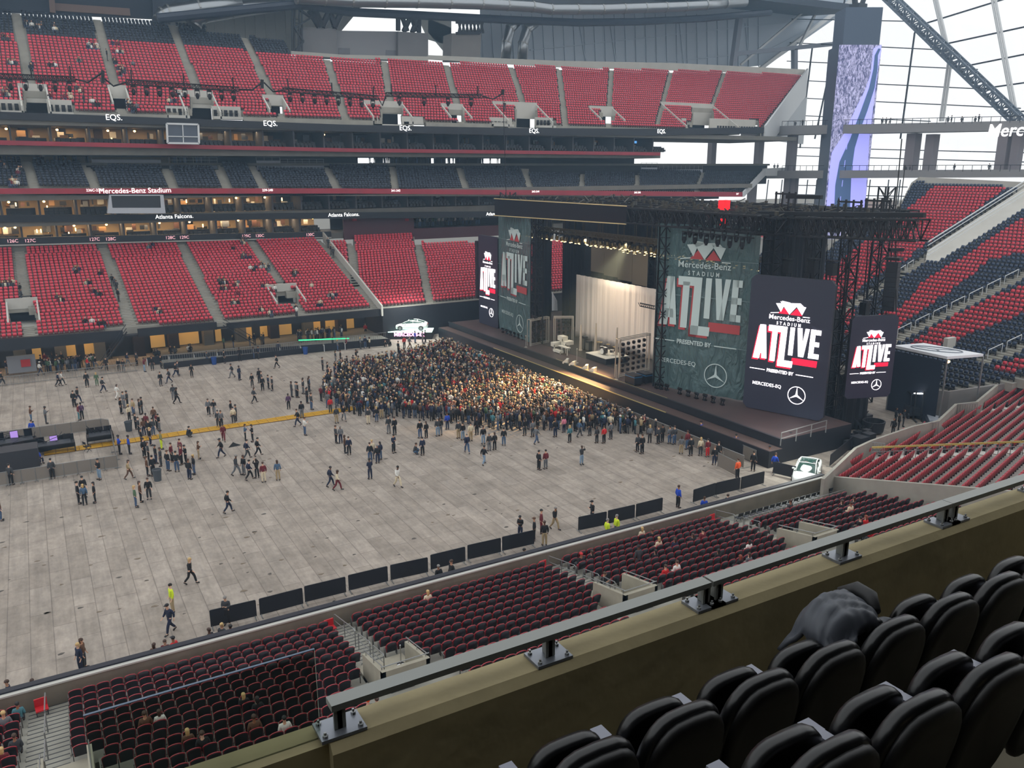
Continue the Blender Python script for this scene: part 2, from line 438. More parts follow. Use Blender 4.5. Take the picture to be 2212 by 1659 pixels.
def vomitory(bank, pts, name, depth=2.6, roof=True, light=False, m=None):
    P = [bank.uv(p) for p in pts]; u0 = min(p[0] for p in P); u1 = max(p[0] for p in P); v0 = max(min(p[1] for p in P), 0); v1 = max(p[1] for p in P)
    zf = bank.p0[2]+bank.slope*v0-0.9; zt = bank.p0[2]+bank.slope*v1+0.15; g = MB()
    def bx(ua, ub, va, vb, za, zb, k=0):
        q = [bank.p0+bank.r*ua+bank.n*va, bank.p0+bank.r*ub+bank.n*va, bank.p0+bank.r*ub+bank.n*vb, bank.p0+bank.r*ua+bank.n*vb]
        g.add([(p[0], p[1], za) for p in q]+[(p[0], p[1], zb) for p in q], BOXF, k)
    bx(u0, u1, v0, v1+2.5, zf-.3, zf)                                   # landing
    for ua in (u0-.2, u1):
        a, b, c = bank.p0+bank.r*ua+bank.n*v0, bank.p0+bank.r*ua+bank.n*v1, bank.p0+bank.r*ua+bank.n*(v1+.4)
        g.prism([(a[0], a[1], zf-.3), (c[0], c[1], zf-.3), (c[0], c[1], zt), (b[0], b[1], zt), (a[0], a[1], bank.p0[2]+bank.slope*v0+.25)], bank.r*.2)
    bx(u0-.2, u1+.2, v1, v1+.4, zf+1.9, zt+.35)                          # lintel
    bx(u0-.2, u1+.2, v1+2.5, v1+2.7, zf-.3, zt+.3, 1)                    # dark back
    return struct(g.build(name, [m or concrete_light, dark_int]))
vomitory(LOW, [(24, 700), (84, 694), (70, 655), (16, 655)], 'wall_vomitory_low'); vomitory(LOW, [(600, 656), (648, 650), (640, 622), (597, 622)], 'wall_vomitory_low')
for x0, x1, y0, y1, xc in UPV: vomitory(UP, [(xc-26, y1+4), (xc+24, y1+4), (xc+20, y0-28), (xc-24, y0-28)], 'wall_vomitory_upper')
for x, y, w, h in UPS: vomitory(UP, [(x-w*.7, y+h), (x+w*.7, y+h), (x+w*.7, y-h), (x-w*.7, y-h)], 'wall_vomitory_upper')
# white front boxes with a row of black chairs beside each wide upper tunnel
fb = MB(); fc = MB()
for x0, x1, y0, y1, xc in UPV:
    for a, b in ((x0, xc-27), (xc+25, x1)):
        A = UP.uv((a, (y0+y1)/2)); B = UP.uv((b, (y0+y1)/2)); ua, ub = A[0], B[0]; hv = UP.uv((a, y0))[1]
        p = UP.p0+UP.r*ua; q = UP.p0+UP.r*ub
        fb.b2((p[0], UP.p0[1], UP.p0[2]-.8), (q[0], UP.p0[1]+hv, UP.p0[2]-.4)); fb.b2((p[0], UP.p0[1]+hv-.2, UP.p0[2]-.8), (q[0], UP.p0[1]+hv+.1, UP.p0[2]+UP.slope*hv+.2))
        n = int(abs(q[0]-p[0])/.75)
        for k in range(n):
            x = p[0]+.4+k*.75; fc.b2((x-.24, UP.p0[1]+.9, UP.p0[2]-.4), (x+.24, UP.p0[1]+1.0, UP.p0[2]+.55)); fc.b2((x-.24, UP.p0[1]+.5, UP.p0[2]), (x+.24, UP.p0[1]+.9, UP.p0[2]+.08))
struct(fb.build('wall_upper_front_box', concrete_light))
tag(fc.build('black_box_chairs', seat_pan_dark), 'short rows of black chairs on the pale boxes at the foot of the upper tier', 'chairs', None, 'stuff')

# end stand with the red and navy pattern ------------------------------------------
END = Bank((80.0, 60.0, 2.0), (1, 0), 0.45)
END.vmin = 0
END.outline([(1600, 640), (1640, 548), (1780, 545), (1792, 525), (1850, 498), (1905, 478), (1945, 440), (1965, 400), (1975, 392), (2240, 405), (2330, 380), (2330, 800), (2212, 812), (2052, 838), (2015, 838), (1930, 780), (1700, 800)])
for a, b in (((1701, 596), (1788, 532)), ((1800, 680), (1947, 589)), ((1947, 589), (2240, 400)), ((1880, 758), (2212, 590)), ((2130, 775), (2300, 715))): END.aisle(a, b, 0.7)
END.hole([(2000, 560), (2030, 560), (2330, 375), (2330, 325), (2003, 535)])
END.steps('end_stand_floor', concrete)
bands = [[(1850, 700), (1720, 720), (1740, 640), (1765, 606), (1880, 510), (1955, 460), (1962, 449), (2022, 400), (2182, 402), (2010, 520), (1955, 556), (1975, 550), (1940, 570), (1870, 610), (1840, 640)],
         [(1820, 720), (1860, 695), (1950, 660), (1990, 610), (2212, 470), (2290, 420), (2290, 500), (2212, 545), (2140, 560), (2050, 630), (1960, 690), (1900, 745), (1860, 760)],
         [(1960, 745), (2040, 690), (2212, 612), (2300, 560), (2300, 640), (2180, 690), (2100, 720), (2040, 745), (1980, 752)],
         [(2140, 798), (2195, 773), (2300, 730), (2300, 775), (2212, 795), (2165, 808)]]
bands = [[END.uv(p) for p in b] for b in bands]
def endcol(q):
    for b in bands:
        for x0, x1 in ipoly(b, q[1]):
            if x0 <= q[0] <= x1: return 1
    return 2
L = END.seats()
END.seat_mass('red_seats_end_stand', [seat_pan_dark, red_pan_shade, seat_red], 'bands of red seats set in the end stand behind the stage', [q for q in L if endcol(q) == 1])
END.seat_mass('navy_seats_end_stand', [seat_pan_dark, navy_pan_shade, mat('seat_navy', rgb(42, 58, 84), 0.4)], 'navy blue seats around the red bands of the end stand', [q for q in L if endcol(q) == 2])
# ------------------------------------------------------------------ fascias, suite levels, roof and glass of the far side
def lin(pts, x):
    for (x0, y0), (x1, y1) in zip(pts[:-1], pts[1:]):
        if x <= x1: return y0+(y1-y0)*(x-x0)/(x1-x0)
    return pts[-1][1]
def ribbon(name, Y, top, bot, m, depth=0.5, xs=None):
    xs = xs or sorted({p[0] for p in top} | {p[0] for p in bot})
    mb = MB(); R = []
    for x in xs:
        a = at_Y(x, lin(bot, x), Y); b = at_Y(x, lin(top, x), Y); R.append((a[0], a[2], b[2]))
    for (x0, l0, h0), (x1, l1, h1) in zip(R[:-1], R[1:]):
        mb.add([(x0, Y, l0), (x1, Y, l1), (x1, Y+depth, l1), (x0, Y+depth, l0), (x0, Y, h0), (x1, Y, h1), (x1, Y+depth, h1), (x0, Y+depth, h0)], BOXF)
    return struct(mb.build(name, m)), R
# upper LED ribbon
_, RE = ribbon('trim_led_ribbon_upper', 131.2, [(-260, 234), (0, 241), (740, 269), (1080, 276), (1400, 278), (1650, 275)], [(-260, 249), (0, 257), (740, 284), (1080, 292), (1400, 293), (1650, 288)], black_wrap, 0.6)
ribbon('trim_red_ribbon_upper', 133.0, [(-260, 298), (0, 303), (740, 320), (1426, 329)], [(-260, 308), (0, 313), (740, 328), (1426, 336)], red_rib)
ribbon('trim_red_ribbon_club', 130.3, [(-260, 406), (0, 407), (740, 407), (1380, 413), (1604, 415)], [(-260, 419), (0, 419), (740, 418), (1380, 423), (1604, 425)], red_rib)
ribbon('trim_led_ribbon_lower', 134.0, [(-260, 468), (0, 465), (334, 463), (740, 459), (1300, 455)], [(-260, 484), (0, 480), (740, 472), (1300, 468)], black_wrap, 0.6)
ribbon('trim_section_number_band', 136.3, [(-260, 522), (0, 514), (716, 500)], [(-260, 537), (0, 529), (716, 512)], black_wrap, 0.5)
ribbon('trim_band_coping', 136.1, [(-260, 537), (0, 529), (716, 512)], [(-260, 540), (0, 531.5), (716, 514)], concrete_light, 0.7)

# slabs and back walls of the levels behind the ribbons
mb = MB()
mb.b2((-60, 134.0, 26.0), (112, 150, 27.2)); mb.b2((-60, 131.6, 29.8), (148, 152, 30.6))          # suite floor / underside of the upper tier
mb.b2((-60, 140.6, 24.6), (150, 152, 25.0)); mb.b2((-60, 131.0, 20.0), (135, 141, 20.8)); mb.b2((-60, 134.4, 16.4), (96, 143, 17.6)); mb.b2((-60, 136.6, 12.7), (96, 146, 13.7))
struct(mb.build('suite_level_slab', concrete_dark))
mb = MB()
mb.b2((-60, 140.5, 27.0), (112, 140.8, 30.0)); mb.b2((-60, 140.8, 17.4), (135, 141.1, 20.2)); mb.b2((46, 143, 13.0), (96, 143.3, 16.6), 0)

gaps = sorted((at_Y(a, 340, 150)[0], at_Y(b, 340, 150)[0]) for a, b in ((772, 812), (826, 843), (931, 938), (962, 984), (1040, 1082)))
xx = -60
for a, b in gaps: mb.b2((xx, 150, 25.0), (a, 150.3, 27.2)); xx = b
mb.b2((xx, 150, 25.0), (118, 150.3, 27.2))
mb.b2((-60, 141.3, 20.5), (150, 141.6, 24.9))
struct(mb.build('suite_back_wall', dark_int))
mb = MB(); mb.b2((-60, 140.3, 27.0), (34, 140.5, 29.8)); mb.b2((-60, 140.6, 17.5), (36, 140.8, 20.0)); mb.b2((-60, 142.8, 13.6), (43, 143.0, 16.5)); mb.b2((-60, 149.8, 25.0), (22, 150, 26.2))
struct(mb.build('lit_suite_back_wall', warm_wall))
# black wall and bar above the corner block
mb = MB()
a = at_Y(742, 500, 136); b = at_Y(893, 470, 136)
mb.b2((a[0], 135.8, 12.5), (b[0], 136.2, 16.6)); mb.b2((b[0], 135.8, 12.0), (b[0]+22, 136.1, 13.9))
struct(mb.build('corner_front_wall', mat('dark_red_panel', rgb(70, 30, 38), 0.6)))

# suite dividers, chair rows, lamps, screens -------------------------------------------------
rng = random.Random(4)
mb = MB(); chairs = MB(); dark_pan = MB()
def suite_level(Y, z0, z1, x0, x1, step, warm_to):
    x = x0
    while x < x1:
        mb.b2((x-0.12, Y, z0), (x+0.12, Y+6.0, z1))
        if rng.random() < 0.45: dark_pan.b2((x+1.0, Y+6.0, z0), (x+step*0.45, Y+6.25, z1-0.1))
        n = int((step-1.2)/0.62)
        for r in range(2):
            for k in range(n):
                cx = x+0.8+k*0.62; cy = Y+0.8+r*0.9; cz = z0+0.25*r
                chairs.b2((cx-0.25, cy-0.05, cz), (cx+0.25, cy+0.12, cz+0.85)); chairs.b2((cx-0.24, cy-0.5, cz+0.1), (cx+0.24, cy-0.05, cz+0.48))
        chairs.b2((x+0.6, Y+3.0, z0+0.0), (x+step-0.5, Y+3.4, z0+1.1))
        x += step
suite_level(134.0, 27.2, 29.8, -58, 110, 4.8, 30)
suite_level(134.3, 17.7, 20.0, -58, 96, 4.6, 36)
suite_level(136.8, 13.75, 16.4, -58, 42, 4.4, 42)
struct(mb.build('wall_suite_dividers', mat('suite_divider_grey', rgb(84, 84, 88), 0.7)))
struct(dark_pan.build('wall_suite_wood_panels', mat('dark_walnut', rgb(62, 42, 34), 0.6)))
tag(chairs.build('suite_chairs', mat('suite_chair_black', rgb(30, 31, 34), 0.5)), 'black lounge chairs and counters lined up inside the suite levels', 'chairs', None, 'stuff')
fur = MB(); fr_ = random.Random(9)
for (Y, z0, x0, x1, st) in ((134.0, 27.2, -58, 110, 4.8), (134.3, 17.7, -58, 96, 4.6), (136.8, 13.75, -58, 42, 4.4)):
    x = x0
    while x < x1:
        for k in range(9):
            a = x+fr_.uniform(.3, st-.9); w = fr_.uniform(.15, 1.1); h0 = fr_.choice([0, 0, .8, 1.3]); h = fr_.uniform(.3, 1.3); y = Y+fr_.uniform(3.4, 5.8); lit = x < 36 and fr_.random() < .16
            if h0+h > 2.2: h = 2.2-h0
            fur.b2((a, y, z0+h0), (a+(.15 if lit else w), y+.15, z0+h0+(.5 if lit else h)), 5 if lit else fr_.randrange(5))
        x += st
tag(fur.build('suite_furnishings', [mat('fur_white', rgb(190, 186, 176), .6), mat('fur_brown', rgb(84, 54, 38), .6), mat('fur_black', rgb(24, 24, 26), .5), mat('fur_tan', rgb(170, 130, 86), .7), mat('fur_grey', rgb(100, 104, 110), .6), mat('fur_lamp', rgb(255, 210, 140), emit=6)]), 'tables, shelves and small lamps cluttering the insides of the suites', 'furniture', None, 'stuff')
def pendant(x, Y, z, first=[None]):
    if first[0] is None:
        r = empty('pendant_lamp', (x, Y, z)); g = MB(); g.ell((0, 0, -0.35), (0.17, 0.17, 0.14)); g.build('lamp_globe', lamp_warm, r)
        g = MB(); g.tube([(0, 0, 0), (0, 0, -0.25)], 0.03, 6); g.build('lamp_stem', steel_dark, r); first[0] = r
    else:
        r = copy_tree(first[0]); r.location = (x, Y, z)
    return tag(r, None, 'lamp')
def pend_row(pxs, Y, z, label, group):
    for x, y in pxs:
        r = pendant(at_Y(x, y, Y)[0], Y, z); r['label'] = label; r['group'] = group
pend_row([(12, 500), (32, 488), (160, 488), (230, 487), (345, 486), (410, 486), (515, 482), (676, 480)], 139, 16.4, 'warm globe pendant lamp glowing in the suite just above the lower red seats', 'pendants in the lowest suites')
pend_row([(18, 432), (94, 430), (162, 430), (510, 428), (572, 428)], 137, 20.0, 'warm globe pendant lamp in the suite level below the red club ribbon', 'pendants in the middle suites')
pend_row([(12, 270), (122, 272), (232, 276), (290, 278), (700, 296)], 137, 29.8, 'warm globe pendant lamp in the top suite level under the LED ribbon', 'pendants in the top suites')
# long area lights added under the suite ceilings to warm the interiors
def fill_strip(x0, x1, Y, z, W, col, size=0.3):
    ld = bpy.data.lights.new('suite_fill', 'AREA'); ld.shape = 'RECTANGLE'; ld.size = x1-x0; ld.size_y = size; ld.energy = W; ld.color = col
    o = bpy.data.objects.new('suite_fill', ld); C.objects.link(o); o.location = ((x0+x1)/2, Y, z)
    return o
WARM = (1.0, 0.72, 0.42)
fill_strip(-58, 34, 137.5, 29.7, 1700, WARM); fill_strip(-58, 37, 137.8, 19.95, 3000, WARM); fill_strip(-58, 43, 140, 16.35, 4500, WARM)
fill_strip(-40, 44, 117, 3.6, 900, WARM); fill_strip(-58, 20, 146, 26.4, 300, WARM)

# control-room box with the dark window under the lit stadium name
r = empty('scoreboard_booth', tuple(at_Y(294, 462, 129.4)), 0, 'white framed booth with a dark window below the lit stadium name', 'booth')
def boothpt(x, y, Y=129.4): return at_Y(x, y, Y)-at_Y(294, 462, 129.4)
mb = MB(); q = [boothpt(232, 461), boothpt(358, 461), boothpt(353, 421), boothpt(237, 421)]
inn = [boothpt(243, 449), boothpt(348, 449), boothpt(346, 423), boothpt(240, 423)]
for i in range(4):
    j = (i+1) % 4; mb.prism([q[i], q[j], inn[j], inn[i]], (0, 1.2, 0))
mb.build('booth_frame', mat('booth_white', rgb(172, 176, 184), 0.5), r)
mb = MB(); mb.prism([p+np.array([0, 0.35, 0]) for p in inn], (0, 0.2, 0)); mb.build('booth_window', mat('dark_glass', rgb(14, 16, 26), 0.15), r)
r = empty('press_window_booth', tuple(at_Y(394, 307, 130.8)), 0, 'white framed press window set in the upper suite level', 'booth')
q = [at_Y(x, y, 130.8)-at_Y(394, 307, 130.8) for x, y in ((362, 309), (430, 310), (428, 269), (360, 267))]
mb = MB()
for i in range(4): mb.bar(q[i], q[(i+1) % 4], 0.25, 0.25)
mb.bar((q[0]+q[1])/2, (q[2]+q[3])/2, 0.12); mb.bar((q[0]+q[3])/2-np.array([0, 0, .4]), (q[1]+q[2])/2-np.array([0, 0, .4]), 0.12)
mb.build('window_frame', white_paint, r)
mb = MB(); mb.prism([p+np.array([0, .1, 0]) for p in q], (0, .1, 0)); mb.build('window_pane', mat('grey_glass', rgb(70, 78, 92), 0.2), r)

# lettering on the ribbons
def ribbon_text(body, px, py, Y, h, m, name, label, cat='sign', bold=0.0, group=None):
    p = at_Y(px, py, Y-0.05); me = text_mesh(body, h*1.35, bold=bold, depth=0.015)
    o = place_mesh(me, name, m, p, (1, 0, 0), (0, 0, 1)); return tag(o, label, cat, group)
for i, (x, y) in enumerate([(246, 254), (584, 267), (876, 277), (1154, 283), (1429, 284)]):
    where = ['above the first globe-lit suites', 'right of the white press window', 'below the wide tunnel with black chairs', 'near the middle of the stand', 'at the end next to the open concourse'][i]
    ribbon_text('EQS.', x, y, 131.2, 0.80, txt_white, 'ribbon_lettering', 'lit white letters on the upper black ribbon '+where)
ribbon_text('Mercedes-Benz Stadium', 293, 412, 130.3, 0.72, txt_white, 'venue_name_sign', 'long lit white stadium name on the red club ribbon')
for x, y, t in [(206, 411, '236C-237C'), (578, 411, '239-240'), (855, 412, '241-242'), (1157, 414, '243-244'), (1377, 416, '245-246'), (1593, 419, '247')]:
    ribbon_text(t, x, y, 130.3, 0.36, txt_white, 'section_number', 'small section numbers %s on the red club ribbon' % t)
for x, t, l in [(377, 'Atlanta Falcons.', 'lit team message on the lower ribbon beside the booth'), (743, 'Atlanta Falcons.', 'lit team message on the lower ribbon above the corner block'), (1063, 'Atlanta', 'partly hidden team message on the lower ribbon next to the stage roof')]:
    ribbon_text(t, x, lin([(0, 472), (740, 464), (1300, 461)], x), 134.0, 0.62, txt_white, 'ribbon_message', l)
for x, t in [(27, '126C'), (65, '127C'), (204, '127C'), (239, '128C'), (368, '128C'), (398, '129C'), (532, '129C'), (561, '130C'), (670, '130C')]:
    ribbon_text(t, x, lin([(0, 521.5), (716, 506)], x), 136.3, 0.48, txt_pink, 'section_number', 'pink section number %s above the lower red seats, %s of its pair' % (t, 'first' if x in (65, 239, 398, 561, 27) else ('third' if x == 670 else 'second')))
for x, t in [(766, '131'), (879, '131')]: ribbon_text(t, x, 475, 135.7, 0.4, mat('dim_red_letter', rgb(150, 30, 40), emit=.5), 'section_number', 'dim red number %s on the black corner wall, %s' % (t, 'by the stair' if x == 766 else 'by the bar'))

# tvs on the club concourse
for i, (x, y) in enumerate([(225, 329), (240, 330), (268, 330), (338, 332), (877, 338), (902, 338), (1343, 307), (1359, 307), (1372, 307)]):
    Y = 143 if i < 6 else 139; p = at_Y(x, y, Y); w = .75
    r = empty('wall_television', tuple(p), 0, 'small lit television number %d along the club concourse' % (i+1), 'television')
    r['label'] = ['lit television, first of the pair over bar 237C', 'lit television, second of the pair over bar 237C', 'lit television standing alone over bar 237C', 'lit television at the end of bar 237C', 'blue television above the club seats left of the long bar', 'second blue television above the club seats', 'first television of the trio in the end suite', 'middle television of the trio in the end suite', 'last television of the trio in the end suite'][i]
    g = MB(); g.box((0, 0.06, 0), (w*1.15, .1, w*.68)); g.build('tv_case', black_wrap, r)
    g = MB(); g.box((0, -0.01, 0), (w*1.05, .02, w*.6)); g.build('tv_screen', screen_blue, r)

# parapets and fronts of the club concourse bays
def bay_wall(x0, x1, yt, yb, Y=141.2, m=None, name='wall_bar_front'):
    a = at_Y(x0, yb, Y); b = at_Y(x1, yt, Y); g = MB(); g.b2((a[0], Y, a[2]-0.4), (b[0], Y+.2, b[2])); struct(g.build(name, m or mat('pale_grey_wall', rgb(170, 175, 185), .7)))
    g = MB(); X0, X1, z = a[0], b[0], b[2]
    for zz in (0.55, 1.0): g.bar((X0, Y+.1, z+zz), (X1, Y+.1, z+zz), .05)
    n = max(2, int((X1-X0)/1.2))
    for k in range(n+1): g.bar((X0+(X1-X0)*k/n, Y+.1, z), (X0+(X1-X0)*k/n, Y+.1, z+1.0), .05)
    o = g.build('guard_rail', steel); return o
for i, (x0, x1, yt, yb) in enumerate([(199, 347, 345, 357), (366, 470, 354, 360), (555, 605, 347, 362), (607, 700, 357, 364), (1385, 1420, 362, 374), (1424, 1518, 366, 371)]):
    o = bay_wall(x0, x1, yt, yb)
    tag(o, ['rail over the pale wall below the bar televisions', 'rail in front of the crowd standing under the lit club bar', 'short rail beside the club stair gap', 'long rail on the pale club wall before the stair', 'short rail at the far end of the club seats', 'rail beside the red panel at the club end'][i], 'railing')

# bay wall of field-level clubs under the lower tier --------------------------------------------
mb = MB()
def fasc(x0, x1, t0, t1, b0, b1, Y):
    a, b = at_Y(x0, t0, Y), at_Y(x1, t1, Y); c, d = at_Y(x0, b0, Y), at_Y(x1, b1, Y)
    mb.add([(a[0], Y, c[2]), (b[0], Y, d[2]), (b[0], Y+.4, d[2]), (a[0], Y+.4, c[2]), (a[0], Y, a[2]), (b[0], Y, b[2]), (b[0], Y+.4, b[2]), (a[0], Y+.4, a[2])], BOXF)
fasc(-200, 0, 752, 733, 782, 760, 111.4); fasc(0, 265, 733, 714, 760, 735, 111.4); fasc(297, 468, 711, 696, 728, 712, 111.4); fasc(490, 822, 699, 668, 711, 683, 111.4)
struct(mb.build('wall_lower_tier_black_front', black_wrap))
mb = MB(); a = at_Y(826, 668, 111.2); mb.b2((a[0], 111.2, 0), (100, 111.6, 4.5)); struct(mb.build('wall_corner_black', black_wrap))
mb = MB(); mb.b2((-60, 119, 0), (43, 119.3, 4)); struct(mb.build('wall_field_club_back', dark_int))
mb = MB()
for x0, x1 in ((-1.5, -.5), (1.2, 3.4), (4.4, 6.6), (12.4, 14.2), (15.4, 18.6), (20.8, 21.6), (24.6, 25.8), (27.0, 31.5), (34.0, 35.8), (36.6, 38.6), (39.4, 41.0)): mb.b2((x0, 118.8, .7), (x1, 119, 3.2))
struct(mb.build('wall_field_club_glow_patch', mat('club_glow_patch', rgb(226, 190, 120), .7, emit=.10, ecol=rgb(255, 200, 110))))  # warm bright patches put in as tan colour with a faint glow
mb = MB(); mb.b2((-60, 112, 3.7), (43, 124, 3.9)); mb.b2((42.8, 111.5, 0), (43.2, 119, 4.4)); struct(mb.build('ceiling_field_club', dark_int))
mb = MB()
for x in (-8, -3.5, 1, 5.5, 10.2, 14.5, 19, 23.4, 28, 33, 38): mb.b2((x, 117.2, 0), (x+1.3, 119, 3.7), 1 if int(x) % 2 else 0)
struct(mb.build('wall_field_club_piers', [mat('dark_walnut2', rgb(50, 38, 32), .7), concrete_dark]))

# ------------------------------------------------------------------ back of the upper tier, roof, glass end
def pz(pts, Y): return [at_Y(x, y, Y) for x, y in pts]
mb = MB()
mb.prism(pz([(925, 128), (925, 119), (1200, 131), (1456, 136), (1740, 150), (1735, 162), (1456, 152), (1208, 145)], 158.2), (0, .5, 0))
mb.prism(pz([(629, 117), (629, 110), (740, 118), (925, 122), (925, 131), (740, 126)], 158), (0, .5, 0))
struct(mb.build('wall_upper_tier_parapet', concrete_light))
mb = MB()
for pts, d in (([(654, 122), (727, 123), (727, 62), (654, 58)], 4), ([(860, 133), (925, 134), (925, 72), (860, 68)], 4)): mb.prism(pz(pts, 160), (0, d, 0))
struct(mb.build('wall_concrete_core', mat('mid_grey_concrete', rgb(122, 122, 124), .85, noise=.1, nscale=.2)))
mb = MB(); mb.prism(pz([(727, 123), (860, 129), (860, 68), (727, 66)], 161), (0, 3, 0)); struct(mb.build('wall_block_core', mat('block_grey', rgb(140, 141, 145), .85)))
mb = MB()
for x0, x1, y0, y1 in ((732, 756, 103, 123), (834, 857, 108, 128)): mb.prism(pz([(x0, y1), (x1, y1+1), (x1, y0+1), (x0, y0)], 160.9), (0, .1, 0))
for i, o in enumerate([mb.build('door_1', mat('core_door_grey', rgb(110, 112, 118), .6))]): struct(o)
mb = MB(); mb.prism(pz([(974, 130), (1037, 131), (1040, 72), (976, 72)], 161), (0, 4, 0)); struct(mb.build('wall_concrete_pier', mat('pier_grey', rgb(132, 130, 128), .85, noise=.08, nscale=.3)))
# grey clad end walls with ribs (in front of the outer glazing)
def clad(name, polys, Y, ribs, m, k=0.25):
    g = MB()
    for p in polys: g.prism(pz(p, Y), (0, .3, 0))
    for (x0, y0), (x1, y1) in ribs: g.bar(at_Y(x0, y0, Y-.15), at_Y(x1, y1, Y-.15), k, k)
    return struct(g.build(name, m))
ribsA = [((x, 108-(640-x)*.12), (x-4, 22+(640-x)*.03)) for x in range(445, 632, 22)]
clad('wall_pale_cladding', [[(330, 75), (640, 118), (640, 15), (560, 8), (420, 22), (330, 50)]], 172, ribsA, mat('pale_cladding', rgb(196, 198, 194), .6))
clad('wall_pale_cladding_far', [[(640, 120), (735, 70), (770, 28), (640, 10)], [(925, 85), (975, 100), (975, 40), (900, 30)], [(925, 70), (970, 124), (975, 124), (975, 60), (925, 40)]], 176, [], mat('pale_cladding', rgb(196, 198, 194), .6))
gc = mat('slate_cladding', rgb(166, 178, 192), .55, .1)
ribsB = [((1045+i*22, 128+i*.6), (1038+i*22+i*.25, 30)) for i in range(37)]
ribsB = [r for r in ribsB if not (r[0][0] > 1640)]
clad('wall_slate_cladding', [[(1038, 133), (1200, 134), (1456, 140), (1600, 146), (1660, 140), (1850, 8), (1850, -60), (1038, -60)]], 170, ribsB+[((1145, 108), (1850, 32)), ((1395, 138), (1640, 112)), ((1467, 40), (1477, 138)), ((1250, 40), (1265, 134)), ((1318, 50), (1330, 134)), ((1640, 118), (1850, 10)), ((1610, 50), (1618, 140))], gc, .22)
# big white frame against the glass end
mb = MB()
mb.bar(at_Y(1582, 150, 160), at_Y(1598, 30, 160), 1.3, 1.3); mb.bar(at_Y(1590, 116, 160), at_Y(1830, 92, 160), 1.2, 1.0); mb.bar(at_Y(1716, 152, 160), at_Y(1716, 106, 160), 1.2, 1.2)
struct(mb.build('beam_concrete_frame', mat('frame_grey', rgb(118, 124, 136), .8)))
mb = MB()
mb.bar(at_Y(1600, 140, 166), at_Y(1766, 0, 166), .5); mb.bar(at_Y(1640, 150, 168), at_Y(1840, 0, 168), .9); mb.bar(at_Y(1728, 98, 165), at_Y(1766, 20, 165), .6)
struct(mb.build('beam_white_raking_strut', white_paint))
# roof: dark plate, ring chord, ducts
mb = MB()
mb.prism([at_Y(-300, -70, 150), at_Y(-300, -90, 185), (60, 190, 66), (190, 190, 66), (190, 150, 62), (40, 150, 60)], (0, 0, 1.5))
mb.prism([(at_Y(-300, 12, 160)), at_Y(330, 40, 160), at_Y(330, 0, 160), at_Y(330, -60, 160), at_Y(-300, -90, 160)], (0, 1, 0))
mb.prism([at_Y(330, 48, 158), at_Y(560, 20, 158), at_Y(760, 18, 158), at_Y(900, 0, 158), at_Y(900, -40, 158), at_Y(330, -60, 158)], (0, 1, 0))
struct(mb.build('roof_dark_underside', mat('roof_dark', rgb(44, 52, 66), .7)))
mb = MB(); mb.prism([at_Y(110, 22, 159.5), at_Y(282, 34, 159.5), at_Y(280, 18, 159.5), at_Y(112, 6, 159.5)], (0, .5, 0)); mb.bar(at_Y(114, 28, 159), at_Y(110, -20, 159), .8)
struct(mb.build('trim_press_box_band', mat('tan_band', rgb(120, 100, 92), .7)))
chord = [(340, 40), (560, 18), (650, 10), (755, 26), (900, 33), (1100, 43), (1250, 49), (1380, 47), (1520, 40), (1664, 27)]
mb = MB(); mb.tube([at_Y(x, y, 152) for x, y in chord], .75, 8); struct(mb.build('beam_ring_chord', mat('ring_chord_black', rgb(34, 44, 60), .5)))
duct = mat('polished_duct', rgb(150, 155, 160), .28, .9)
def thing_tube(name, pts, Y, r, m, label, cat, rings=True):
    P = [at_Y(x, y, Y) for x, y in pts]; o = MB().tube(P, r, 14).build(name, m, smooth=True); tag(o, label, cat)
    g = MB()
    for a, b in zip(P[:-1], P[1:]):
        n = max(1, int(np.linalg.norm(b-a)/4.5))
        for k in range(n):
            c = a+(b-a)*k/n; d = (b-a)/np.linalg.norm(b-a); g.tube([c-d*.15, c+d*.15], r*1.06, 14)
    if g.v: g.build('duct_collar', steel, o)
    return o
thing_tube('air_duct', [(640, -6), (760, 2), (900, 4), (1040, 8), (1150, 14), (1190, 20), (1300, 20), (1480, 14), (1610, 4)], 150, 1.05, duct, 'long polished round air duct running along under the roof edge', 'duct')
thing_tube('air_duct', [(1092, 130), (1095, 92), (1102, 62), (1118, 44)], 163, 1.1, duct, 'first of two upright silver ducts rising behind the upper tier', 'duct')
thing_tube('air_duct', [(1128, 131), (1130, 94), (1138, 64), (1158, 46)], 163, 1.1, duct, 'second of two upright silver ducts rising behind the upper tier, nearer the slate cladding', 'duct')
thing_tube('air_duct', [(418, 52), (424, 38), (440, 32), (500, 22), (600, 8)], 156, 1.3, duct, 'fat silver duct elbow above the charcoal upper seats', 'duct')
thing_tube('air_duct', [(350, 42), (353, 33), (365, 28), (430, 18), (520, 6)], 154, 1.3, duct, 'silver duct elbow closest to the roof corner above the charcoal seats', 'duct')
